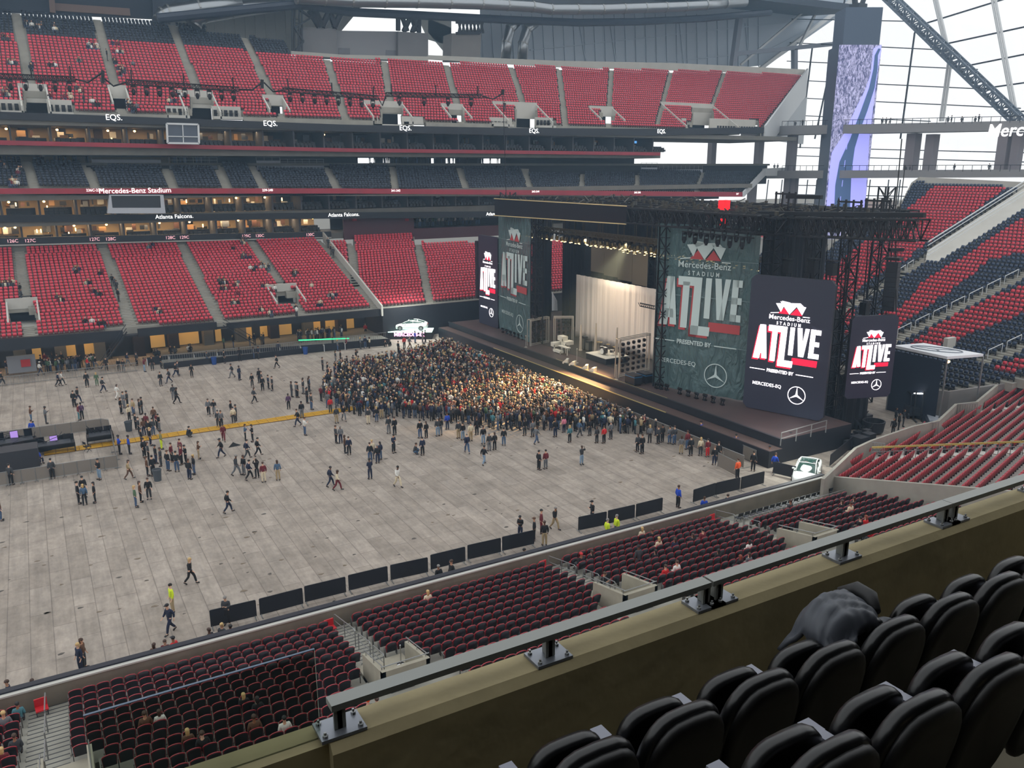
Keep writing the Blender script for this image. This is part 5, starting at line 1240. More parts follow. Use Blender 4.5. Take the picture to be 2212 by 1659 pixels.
g = MB(); a = at_X(1690, 492, 66); b = at_X(1905, 500, 66); lattice(g, at_X(1660, 478, 66)-off, at_X(1870, 480, 66)-off, 1.5, 26, .1); g.build('truss_lattice', truss_black, r)
# towers
def tower(x, y, z0, z1, w, n, label, name='lattice_tower'):
    g = MB(); lattice(g, (0, 0, z0), (0, 0.001, z1), w, n, .09); o = g.build(name, truss_black, None, (x, y, 0)); return tag(o, label, 'truss tower')
def foot(x, y): p = at_z(x, y, DZ); return p[0], p[1]
x, y = foot(1420, 838); tower(x+.6, y+.3, DZ, 18.5, 1.0, 15, 'lattice tower at the open edge of the large green banner')
x, y = 60.2, 55.2; tower(x, y, DZ, 18.6, 1.3, 15, 'lattice tower between the large banner and the big screen')
tower(64.5, 54.2, DZ-2, 20.6, 1.0, 20, 'lattice tower rising behind the big lit screen')
ta = at_z(1796, 935, 0); tower(ta[0], ta[1], 0, 19.2, 1.1, 16, 'lattice tower beside the big lit screen at the stage end'); ta = at_z(1866, 868, 0); tower(ta[0], ta[1], 0, 22.2, 1.1, 20, 'slim lattice tower farther behind the side screen')
tower(c1_[0]+.6, c1_[1]-.5, DZ, 18.4, 1.1, 15, 'lattice tower at the stage edge of the far banner'); tower(59.5, 104.0, 0, 20.8, 1.6, 20, 'lattice tower behind the far slim screen')
tower(70.5, 84.5, DZ, 18.5, 1.2, 16, 'lattice tower by the white pennant gap behind the stage')
for k, (px_, py_) in enumerate(((1697, 428), (1835, 446), (1896, 444))):
    g = MB(); p = at_X(px_, py_, 64); 
    for q in range(4): g.bar((0, q*.8-1.2, 0), (0, q*.8-1.2, 3.0), .14)
    for zz in (.4, 1.6, 2.8): g.bar((0, -1.3, zz), (0, 1.3, zz), .16)
    tag(g.build('truss_top_frame', truss_black, None, (p[0], p[1], p[2]-2.4)), ['black frame sticking up over the roof arm with a long beam', 'black fork-like frame over the roof arm below the screen column', 'pale outlined black frame over the roof arm beside the screen column'][k], 'truss')
g = MB(); p = at_X(1775, 426, 64); q = at_X(1700, 425, 64); g.bar(q, p, .35); tag(g.build('roof_beam', truss_black), 'short black beam sticking sideways above the roof arm', 'truss')
g = MB(); p = at_X(1564, 447, 60); g.box((0, 0, 0), (.7, .9, 1.3)); g.box((0, .05, -1.6), (.4, .3, .9)); tag(g.build('red_beacon', mat('red_beacon', rgb(240, 20, 30), emit=1.6), None, tuple(p)), 'bright red lit beacon on top of the stage roof', 'lamp')
# drapes and backdrop -------------------------------------------------------------------------------
drape = mat('black_drape', rgb(20, 22, 30), .8)
def drape_panel(a, b, z0, z1, label, m=drape, name='stage_drape', amp=.12, freq=7.0, n=80, cat='curtain'):
    a = np.array([a[0], a[1], 0.0]); b = np.array([b[0], b[1], 0.0]); d = b-a; W = np.linalg.norm(d); d = d/W; nn = np.array([d[1], -d[0], 0]); vs = []; rg = random.Random(int(W*100)); ph = rg.uniform(0, 6)
    for j in range(9):
        for i in range(n+1):
            u = i/n*W; o_ = amp*(math.sin(u*freq+ph)+.5*math.sin(u*freq*2.3+1+ph)+.3*math.sin(u*freq*.37))*(1.0-.25*j/8)
            vs.append(a+d*u+nn*o_+np.array([0, 0, z0+(z1-z0)*j/8]))
    g = MB(); g.add([v-a*[1, 1, 0] for v in vs], [(j*(n+1)+i, j*(n+1)+i+1, (j+1)*(n+1)+i+1, (j+1)*(n+1)+i) for j in range(8) for i in range(n)])
    o = g.build(name, m, None, (a[0], a[1], 0), smooth=True); md = o.modifiers.new('thick', 'SOLIDIFY'); md.thickness = .02; return tag(o, label, cat)
cl = at_X(1246, 600, 62); crr = at_X(1419, 617, 62)
drape_panel((62, cl[1]), (62, crr[1]), DZ+.02, (cl[2]+crr[2])/2, 'tall cream curtain hanging across the back of the stage', mat('cream_curtain', rgb(226, 212, 200), .8), 'cream_curtain', .10, 5.0, 160)
def dpx(x0, x1, X, z0, z1, label): a = at_X(x0, 600, X); b = at_X(x1, 600, X); return drape_panel((X, a[1]), (X, b[1]), z0, z1, label)
dpx(1148, 1192, 66, DZ, 18.2, 'black drape between the far banner and the strip of red seats'); dpx(1213, 1262, 66, DZ, 18.2, 'black drape beside the cream curtain on the far side')
dpx(1240, 1480, 74, DZ, 18.6, 'wide black drape hanging behind the cream curtain'); drape_panel((62.5, 58.5), (73.9, 60.5), DZ, 18.5, 'black side drape behind the large green banner')
drape_panel((60.5, 52.6), (66, 51.5), 0, 11, 'black tarp drape hanging behind the big lit screen')
g = MB(); a, b = at_X(1277, 545, 71), at_X(1378, 596, 71); z0, z1 = at_X(1290, 588, 71)[2], at_X(1290, 520, 71)[2]
for k in range(4): y0 = a[1]+(b[1]-a[1]-2)*k/4; y1 = a[1]+(b[1]-a[1]-2)*(k+.98)/4; g.b2((71, y1, z0-k*.25), (71.2, y0, z1))
tag(g.build('backdrop_screen', mat('beige_screen_panels', rgb(176, 160, 136), .6)), 'beige panelled backdrop screen hanging above the cream curtain', 'screen')
g = MB(); g.prism([at_X(1192, 630, 70.2), at_X(1192, 671, 70.2), at_X(1204, 671, 70.2), at_X(1203, 650, 70.2)], (.05, 0, 0)); tag(g.build('white_pennant_sheet', mat('white_sheet', rgb(215, 218, 222), .8)), 'white pointed sheet seen in the gap at the back of the stage', 'sheet')
# moving head lights on hanging trusses ----------------------------------------------------------------
light0 = empty('moving_head_light', (0, 0, 0))
g = MB(); g.lathe([(.10, 0), (.17, .1), (.19, .3), (.16, .5), (.09, .56)], (0, 0, -.95), 8); g.build('lamp_head', mat('light_body_gold_lit', rgb(120, 104, 74), .3, .6), light0)  # gold stage light on the lamp bodies put into the colour
g = MB(); g.b2((-.2, -.14, -.22), (.2, .14, 0)); g.b2((-.26, -.05, -.75), (-.21, .05, -.1)); g.b2((.21, -.05, -.75), (.26, .05, -.1)); g.build('lamp_yoke', truss_black, light0)
g = MB(); g.lathe([(.13, 0), (.15, .02), (.1, .04)], (0, 0, -1.0), 8); g.build('lamp_lens', mat('lens_warm', rgb(255, 225, 160), emit=4), light0)
light1 = empty('moving_head_light', (0, 0, 0))
for ch in [x for x in bpy.data.objects if x.parent == light0]:
    me_ = ch.data.copy(); me_.materials.clear(); me_.materials.append(truss_black); o_ = bpy.data.objects.new(ch.name.split('.')[0], me_); C.objects.link(o_); o_.parent = light1
light1_used = False
def next_light1():
    global light1_used
    if not light1_used: light1_used = True; return light1
    return copy_tree(light1)
rigs = [(57.6, 99.0, 60, 16.5, 'front hanging truss'), (61.0, 96, 62, 15.9, 'second hanging truss'), (65.0, 93, 63, 15.2, 'third hanging truss'), (68.5, 90, 62, 14.4, 'fourth hanging truss')]
first = True
for k, (X, y1, y0, z, nm) in enumerate(rigs):
    g = MB(); lattice(g, (0, y1-y0, 0), (0, 0, 0), .5, 46, .06)
    for t in range(9): yy = (y1-y0)*t/8; g.bar((0, yy, .2), (0, yy, 19.0-z), .05)
    tag(g.build('lighting_truss', mat('truss_brassy', rgb(92, 84, 66), .4, .5), None, (X, y0, z)), 'hanging lattice truss full of stage lights, %s over the stage' % ('front one', 'second one', 'third one', 'fourth one')[k], 'truss')
    n = int((y1-y0)/1.15)
    for i in range(n):
        s = light0 if first else copy_tree(light0); first = False
        s.location = (X, y0+.6+i*1.15, z-.28); s.rotation_euler = (rg.uniform(-.25, .25), rg.uniform(.0, .35), rg.uniform(0, 3))
        tag(s, 'small black moving light hanging from the %s over the stage' % nm, 'stage light', 'moving lights on the '+nm)
g = MB(); g.bar((0, 0, 0), (0, -9.0, 0), .12); g.bar((0, 0, .4), (0, -9.0, .4), .1)
lp = at_X(1474, 500, 53.2); tag(g.build('lighting_bar', truss_black, None, tuple(lp)), 'short bar carrying lights in front of the large green banner', 'truss')
for i in range(12):
    s = next_light1(); s.location = (53.2, lp[1]-.3-i*.74, lp[2]-.05 if i % 2 == 0 else lp[2]+.5); tag(s, 'black moving light on the bar in front of the large green banner', 'stage light', 'moving lights before the banner')
# lamps: warm spot flooding the crowd, wash on the curtain, pit spot
def spot(name, loc_, target, W, col, ang, blend=.6, size=.4):
    ld = bpy.data.lights.new(name, 'SPOT'); ld.energy = W; ld.color = col; ld.spot_size = ang; ld.spot_blend = blend; ld.shadow_soft_size = size
    o = bpy.data.objects.new(name, ld); C.objects.link(o); o.location = loc_; d = Vector(target)-Vector(loc_); o.rotation_euler = d.to_track_quat('-Z', 'Y').to_euler(); return o
cr = at_z(1180, 830, 1.6)
spot('crowd_spot', (57.6, 74, 16.0), tuple(cr), 260000, (1.0, .66, .30), .85, 1.0)
spot('curtain_wash', (57.6, 82, 16.0), (62, 81, 4), 5000, (1, .86, .66), 1.5, .8)
spot('backdrop_wash', (65, 80, 17.5), (71, 78, 13), 2500, (1, .8, .55), 1.5, .8)
# stage equipment ------------------------------------------------------------------------------------------
al = mat('aluminium_frame', rgb(205, 200, 190), .35, .6); cream = mat('cream_case', rgb(214, 208, 192), .6)
def sp(x, y, z=DZ): p = at_z(x, y, z); return (float(p[0]), float(p[1]), z)
def light_rack(x0, y0_, x1, y1_, h, cols, rows_, label):
    a = at_z(x0, y0_, DZ); b = at_z(x1, y1_, DZ); d = b-a; W = float(np.linalg.norm(d)); r = empty('light_rack', (a[0], a[1], DZ), math.atan2(d[1], d[0]), label, 'rack')
    g = MB()
    for x in (0, .18, W-.18, W): g.bar((x, 0, 0), (x, 0, h), .07)
    for z in (.1, .28, h-.15, h): g.bar((0, 0, z), (W, 0, z), .07)
    g.bar((0, .5, h), (W, .5, h), .07); g.bar((0, 0, h), (0, .5, h), .07); g.bar((W, 0, h), (W, .5, h), .07); g.bar((0, .5, 0), (0, .5, h), .07); g.bar((W, .5, 0), (W, .5, h), .07); g.build('rack_frame', al, r)
    for i in range(cols):
        for j in range(rows_):
            g = MB(); cx = .35+(W-.7)*(i+.5)/cols; cz = .35+(h-.7)*(j+.5)/rows_; g.lathe([(.14, 0), (.2, .1), (.2, .3), (.1, .36)], (cx, .2, cz-.18), 7); g.build('rack_lamp', mat('light_body_black', rgb(24, 24, 28), .35, .3), r)
    return r
light_rack(1145, 748, 1186, 740, 3.4, 3, 6, 'metal rack full of black lamps, the one closest to the far banner'); light_rack(1196, 744, 1238, 744, 3.6, 3, 6, 'metal rack full of black lamps behind the cream keyboard cases')
light_rack(1336, 816, 1402, 800, 4.2, 5, 6, 'long metal rack of black lamps beside the large green banner')
r = empty('cream_equipment', sp(1205, 758), 0, 'cream keyboard stand and cases in front of the second lamp rack', 'equipment')
for nm, c, d in (('case', (0, 0, .9), (1.6, .8, .5)), ('case', (.6, -1.2, 1.2), (1.2, 1.0, .45)), ('case', (.3, -.6, 1.7), (.8, 1.1, .55)), ('keyboard', (-.3, -1.9, .9), (.5, 2.0, .12)), ('bench', (-.6, -1.0, .25), (.5, 1.6, .3))):
    g = MB(); g.box(c, d); g.b2((c[0]-d[0]/2, c[1]-d[1]/2, 0), (c[0]-d[0]/2+.08, c[1]-d[1]/2+.08, c[2])); g.b2((c[0]+d[0]/2-.08, c[1]+d[1]/2-.08, 0), (c[0]+d[0]/2, c[1]+d[1]/2, c[2])); g.build(nm, cream, r)
def monitor(x, y, rz, label):
    g = MB(); g.prism([(-.4, -.32, 0), (-.4, .32, 0), (-.4, .32, .18), (-.4, -.05, .5), (-.4, -.32, .5)], (.8, 0, 0)); o = g.build('floor_monitor', cream, None, sp(x, y), rz)
    g = MB(); g.prism([(-.34, .335, .14), (-.34, -.02, .49), (.34, -.02, .49), (.34, .335, .14)], (0, .02, .02)); g.build('monitor_grille', steel_dark, o); return tag(o, label, 'speaker')
monitor(1222, 784, .8, 'cream floor monitor wedge, first of the pair by the microphone stand'); monitor(1237, 789, .6, 'cream floor monitor wedge closest to the microphone stand')
monitor(1264, 797, .8, 'cream floor monitor wedge, first of the pair by the gold cable'); monitor(1280, 803, .5, 'cream floor monitor wedge touching the gold cable')
for i, (x, y, h) in enumerate(((1246, 784, 1.6), (1331, 820, 1.5), (1136, 750, 1.4), (1324, 782, 1.3))):
    g = MB(); g.lathe([(.22, 0), (.22, .03), (.03, .05), (.03, h), (.06, h+.02), (.05, h+.15)], (0, 0, 0), 8); tag(g.build('microphone_stand', al, None, sp(x, y)), ['silver microphone stand at the front of the black stage floor', 'silver microphone stand near the long lamp rack', 'small microphone stand close to the far banner', 'small microphone stand beside the drum riser'][i], 'microphone stand')
for i, (x, y, h) in enumerate(((1286, 766, 3.9), (1331, 780, 4.0), (1254, 757, 3.2))):
    g = MB(); g.lathe([(.26, 0), (.2, .2), (.14, h*.6), (.08, h)], (0, 0, 0), 8); tag(g.build('light_pole', mat('cream_pole', rgb(196, 180, 160), .5), None, sp(x, y)), ['tall tapering cream pole behind the drum riser', 'tall tapering cream pole in front of the drum riser', 'tall tapering cream pole by the guitar amplifiers'][i], 'pole')
# riser with drum kit
ra, rb = at_z(1272, 768, DZ+.7), at_z(1322, 773, DZ+.7); r = empty('drum_riser', (ra[0]+.6, rb[1]-.2, DZ), 0, 'black drum riser with a pale top in front of the cream curtain', 'riser'); ww = float(ra[1]-rb[1])+1.6
g = MB(); g.b2((0, 0, 0), (3.2, ww, .68)); g.build('riser_base', black_wrap, r); g = MB(); g.b2((-.05, -.05, .68), (3.25, ww+.05, .74)); g.build('riser_top', cream, r)
DKX, DKY = ra[0]+2.0, rb[1]-.2+ww/2; chrome = mat('chrome', rgb(200, 202, 205), .15, 1); drumw = mat('drum_shell', rgb(60, 58, 56), .3); skin_ = mat('drum_skin', rgb(220, 218, 210), .5); brass = mat('cymbal_brass', rgb(200, 170, 100), .25, .9)
r = empty('drum_kit', (DKX, DKY, DZ+.74), 0, 'drum kit with brass cymbals standing on the drum riser', 'drum kit')
g = MB(); g.tube([(-.55, 0, .42), (.05, 0, .42)], .36, 16); bd = g.build('bass_drum', drumw, r); g = MB(); g.tube([(-.57, 0, .42), (-.55, 0, .42)], .34, 16); g.build('drum_skin', skin_, bd)
for i, (dx, dy, z, rr) in enumerate(((-.3, .45, .75, .2), (-.3, -.4, .75, .2), (.3, -.8, .5, .26), (.35, .7, .55, .2), (.3, 1.2, .5, .26))):
    g = MB(); g.lathe([(rr, 0), (rr, .3)], (dx, dy, z-.15), 14); d_ = g.build('tom_drum', drumw, r); g = MB(); g.lathe([(rr*.97, 0), (rr*.97, .01)], (dx, dy, z+.15), 14); g.build('drum_skin', skin_, d_)
    g = MB()
    for a in (0, 2.1, 4.2): g.tube([(dx+rr*math.cos(a), dy+rr*math.sin(a), z), (dx+rr*1.3*math.cos(a), dy+rr*1.3*math.sin(a), 0)], .015, 5)
    g.build('drum_legs', chrome, r)
for dx, dy, z in ((-.4, .95, 1.35), (-.4, -.95, 1.4), (.2, 1.3, 1.2), (.3, -1.3, 1.1)):
    g = MB(); g.lathe([(.03, .04), (.24, 0), (.24, .005), (.03, .05)], (dx, dy, z), 14); cy_ = g.build('cymbal', brass, r); g = MB(); g.tube([(dx, dy, z), (dx, dy, 0)], .015, 5); g.build('cymbal_stand', chrome, cy_)
for i, (x, y, w, h, l) in enumerate(((1262, 757, .8, 1.7, 'tall black guitar amplifier stack, closest to the far cream pole'), (1272, 760, .8, 1.3, 'lower black amplifier beside the amplifier stack'), (1342, 770, .8, 1.0, 'black amplifier behind the cream pole near the drum riser'))):
    r = empty('guitar_amplifier', sp(x, y), 0, l, 'amplifier'); g = MB(); g.b2((0, 0, .05), (.5, w, h)); g.build('amplifier_case', black_wrap, r); g = MB(); g.b2((-.02, .06, .15), (0, w-.06, h-.25)); g.build('speaker_grille', mat('amp_grille', rgb(96, 92, 84), .7), r)
for i, (x, y, l) in enumerate(((1368, 830, 'black road case with a blue strip, nearer the gold cable'), (1392, 826, 'black road case with a blue strip, closest to the green banner'))):
    r = empty('road_case', sp(x, y), 0, l, 'case'); g = MB(); g.b2((-.5, -.8, .12), (.5, .8, 1.1)); g.build('case_body', black_wrap, r); g = MB(); g.b2((-.52, -.82, .88), (.52, .82, .94)); g.build('case_strip', mat('case_blue', rgb(40, 120, 170), .4), r)
    g = MB()
    for a in (-.4, .4):
        for b in (-.7, .7): g.lathe([(.05, 0), (.05, .12)], (a, b, 0), 6)
    g.build('case_wheels', steel_dark, r)
# row of black floor lights at the foot of each banner
fl0 = empty('floor_light', (0, 0, 0)); g = MB(); g.b2((-.22, -.15, 0), (.22, .15, .12)); g.b2((-.24, -.04, .1), (-.2, .04, .5)); g.b2((.2, -.04, .1), (.24, .04, .5)); g.build('lamp_base', truss_black, fl0); g = MB(); g.tube([(0, -.18, .42), (0, .2, .62)], [.17, .12], 10); g.build('lamp_head', mat('light_body_black', rgb(24, 24, 28), .35, .3), fl0)
pts = [(1418, 838), (1428, 840), (1440, 842), (1468, 850), (1486, 855), (1504, 860), (1522, 864), (1540, 869), (1560, 874)]
for i, (x, y) in enumerate(pts):
    s = fl0 if i == 0 else copy_tree(fl0); s.location = sp(x, y+1); s.rotation_euler[2] = 1.3; tag(s, 'black floor light at the foot of the large green banner, %s in the row' % ORD[i], 'stage light', 'floor lights under the large banner')
for i in range(7):
    s = copy_tree(fl0); s.location = sp(1086+i*8.5, 718+i*3.2); tag(s, 'black floor light at the foot of the far banner, %s in the row' % ORD[i], 'stage light', 'floor lights under the far banner')
g = MB(); g.bar((0, 0, 0), (0, 2.6, 0), .1); g.bar((0, 0, .35), (0, 2.6, .35), .1)
for k in range(8): g.bar((0, k*.37, 0), (0, k*.37+.37, .35), .05)
p = at_X(1414, 668, 60); tag(g.build('boom_arm_truss', truss_black, None, (60, p[1], p[2])), 'short dark boom arm in front of the cream curtain', 'truss')
# hanging speaker array by the side screen and small hung speakers
p = at_X(1925, 620, 66); r = empty('line_array', (p[0], p[1], p[2]), .3, 'tall black hanging speaker array over the side screen', 'speaker')
for k in range(10):
    g = MB(); t = k/9; g.box((.25*t*t, 0, 2.0-k*.44), (.8, 1.0, .42), rz=0); g.build('array_cabinet', black_wrap, r)
g = MB(); g.box((0, 0, 2.5), (1.0, 1.2, .25)); g.bar((0, 0, 2.5), (0, 0, 10.5), .06); g.bar((-.5, .3, 3.3), (.5, -.5, 3.3), .3); g.build('array_bumper', truss_black, r)
for i, (x, y, d) in enumerate(((1702, 575, 60), (1757, 575, 60), (1797, 580, 60), (1868, 665, 66))):
    p = at_X(x, y, d); g = MB(); g.b2((-.3, -.35, -.6), (.3, .35, .5)); g.b2((-.35, -.5, .6), (.35, .5, .7)); g.bar((0, 0, .5), (0, 0, 6.0), .05); tag(g.build('hung_spotlight', truss_black, None, tuple(p)), ['black spotlight hung above the big screen, farthest from the array', 'middle black spotlight hung above the big screen', 'black spotlight hung above the big screen corner', 'black spotlight hung in front of the side tower'][i], 'stage light')
# cables from roof arm
for i, (x0, x1, X) in enumerate(((1935, 1936, 66), (1948, 1912, 66), (1760, 1745, 62), (1826, 1812, 62), (1880, 1862, 64))):
    g = MB(); a = at_X(x0, 300 if i == 1 else 470, X); b = at_X(x1, 700, X); g.bar(a, b, .07); tag(g.build('rigging_cable', truss_black), ['thin black rigging cable, first of the pair holding the speaker array', 'thin black rigging cable rising up to the roof near the screen column', 'thin rigging cable beside the big lit screen', 'thin rigging cable between the two lit screens', 'thin rigging cable just before the side screen'][i], 'cable')
g = MB(); rg = random.Random(12)
for k in range(26):
    x0 = rg.uniform(1690, 1830); g.bar(at_X(x0, rg.uniform(470, 560), 61), at_X(x0+rg.uniform(-10, 6), rg.uniform(640, 900), 61), .05)
tag(g.build('rigging_cables', truss_black), 'curtain of thin black rigging lines between the two lit screens', 'cables', None, 'stuff')
g = MB(); rg = random.Random(3)
for k in range(46):
    p = at_z(rg.uniform(1795, 1880), rg.uniform(905, 975), 0); h = rg.uniform(.1, 1.3); w = rg.uniform(.1, .6); g.b2((p[0]-w, p[1]-w, 0), (p[0]+w, p[1]+w, h)) if k % 2 else g.bar(p, p+[rg.uniform(-2, 2), rg.uniform(-2, 2), rg.uniform(.3, 1.5)], .08)
tag(g.build('backstage_equipment_heap', mat('rig_heap', rgb(44, 46, 52), .5, .3)), 'heap of dark rigging gear and cables beside the stage end', 'equipment', None, 'stuff')
p0_, p1_ = at_z(1800, 935, 0), at_z(1868, 925, 0); drape_panel((p0_[0], p0_[1]), (p1_[0], p1_[1]), 0, 5.6, 'black tarp hanging under the side screen', amp=.1)
g = MB()
a, b = at_z(1688, 935, DZ+1.1), at_z(1786, 908, DZ+1.1)
for dz in (0, -.5): g.bar(a+[0, 0, dz], b+[0, 0, dz], .06)
for t in (0, .33, .66, 1): c = a+(b-a)*t; g.bar(c, c-[0, 0, 1.1], .06)
tag(g.build('guard_rail', steel), 'grey rail along the near end of the stage deck', 'railing')
r = empty('pit_spot_lamp', tuple(at_z(1708, 940, 1.9)), 0, 'small bright lamp throwing a blue beam at the stage corner', 'lamp'); g = MB(); g.lathe([(.12, -.1), (.16, .1), (.1, .25)], (0, 0, 0), 10); g.build('lamp_body', truss_black, r); g = MB(); g.ell((0, 0, -.12), (.1, .1, .04)); g.build('lamp_lens', mat('lens_cool', rgb(220, 235, 255), emit=25), r)
pl = at_z(1708, 940, 1.9); spot('pit_spot', (pl[0], pl[1], 1.7), (pl[0]+.3, pl[1]-2.4, 0), 260, (.3, .5, 1.0), .7, .4, .05)
# ------------------------------------------------------------------ people
def skin_mesh(name, verts, edges, radii, root=0, sub=1):
    me = bpy.data.meshes.new(name); me.from_pydata(verts, edges, []); o = bpy.data.objects.new(name, me); C.objects.link(o)
    md = o.modifiers.new('skin', 'SKIN'); md.use_smooth_shade = True; md.branch_smoothing = .3
    sv = me.skin_vertices[0].data
    for i, r in enumerate(radii): sv[i].radius = r if isinstance(r, tuple) else (r, r); sv[i].use_root = (i == root)
    sm = o.modifiers.new('sub', 'SUBSURF'); sm.levels = sub; sm.render_levels = sub
    dg = bpy.context.evaluated_depsgraph_get(); dg.update()
    out = bpy.data.meshes.new_from_object(o.evaluated_get(dg)); out.name = name; bpy.data.objects.remove(o); return out
def V3(a): return np.array(a, float)
# pose: dict of joints; x to the figure's left, front is -Y
def pose(kind, rg):
    p = dict(pel=(0, 0, .95), wai=(0, 0, 1.08), che=(0, 0, 1.30), nec=(0, 0, 1.47), hd0=(0, -.01, 1.55), hd1=(0, -.015, 1.66), hd2=(0, -.01, 1.735))
    L = dict(hip=(.09, 0, .92), kne=(.10, -.01, .50), ank=(.11, .02, .09), toe=(.13, -.16, .04)); R = dict(hip=(-.09, 0, .92), kne=(-.11, -.01, .50), ank=(-.12, .02, .09), toe=(-.14, -.16, .04))
    aL = dict(sho=(.17, 0, 1.40), elb=(.23, .03, 1.13), wri=(.24, -.06, .89), han=(.24, -.10, .82)); aR = dict(sho=(-.17, 0, 1.40), elb=(-.23, .03, 1.13), wri=(-.24, -.06, .89), han=(-.24, -.10, .82))
    if kind == 'phone': aL.update(elb=(.20, -.02, 1.14), wri=(.08, -.25, 1.20), han=(.04, -.30, 1.24)); aR.update(elb=(-.20, -.02, 1.14), wri=(-.08, -.25, 1.20), han=(-.04, -.30, 1.24)); p.update(hd0=(0, -.03, 1.54), hd1=(0, -.06, 1.64), hd2=(0, -.07, 1.715))
    if kind == 'cross': aL.update(elb=(.22, -.02, 1.13), wri=(.0, -.17, 1.16), han=(-.08, -.17, 1.18)); aR.update(elb=(-.22, -.02, 1.13), wri=(.0, -.19, 1.12), han=(.08, -.20, 1.13))
    if kind == 'raise': aL.update(elb=(.24, -.16, 1.36), wri=(.12, -.24, 1.60), han=(.08, -.25, 1.68)); aR.update(elb=(-.24, -.16, 1.36), wri=(-.12, -.24, 1.60), han=(-.08, -.25, 1.68))
    if kind == 'walk':
        p.update(che=(0, -.03, 1.30), nec=(0, -.05, 1.47), hd0=(0, -.07, 1.55), hd1=(0, -.08, 1.66), hd2=(0, -.07, 1.735))
        L.update(kne=(.09, -.22, .54), ank=(.09, -.30, .12), toe=(.10, -.47, .07)); R.update(kne=(-.09, .08, .52), ank=(-.09, .36, .17), toe=(-.10, .22, .04))
        aL.update(elb=(.22, .12, 1.16), wri=(.22, .10, .92), han=(.22, .08, .84)); aR.update(elb=(-.22, -.08, 1.15), wri=(-.20, -.26, .98), han=(-.20, -.32, .93))
    if kind in ('sit', 'squat'):
        dz = -.50 if kind == 'sit' else -.68
        for k in p: p[k] = (p[k][0], p[k][1]+(.02 if kind == 'sit' else .0), p[k][2]+dz)
        if kind == 'squat':
            for k in ('che', 'nec', 'hd0', 'hd1', 'hd2'): p[k] = (p[k][0], p[k][1]-.18, p[k][2]-.03)
        for q in (aL, aR):
            for k in q: q[k] = (q[k][0], q[k][1]-(.18 if kind == 'squat' else 0), q[k][2]+dz)
            q['wri'] = (q['wri'][0]*.5, q['wri'][1]-.20, q['wri'][2]+.18); q['han'] = (q['han'][0]*.4, q['han'][1]-.22, q['han'][2]+.22)
        for q, s in ((L, 1), (R, -1)):
            q['hip'] = (s*.09, .0, .44+(0 if kind == 'sit' else -.19)); q['kne'] = (s*.13, -.42, .48); q['ank'] = (s*.13, -.40 if kind == 'sit' else -.16, .09); q['toe'] = (s*.14, -.56 if kind == 'sit' else -.34, .04)
    return p, L, R, aL, aR
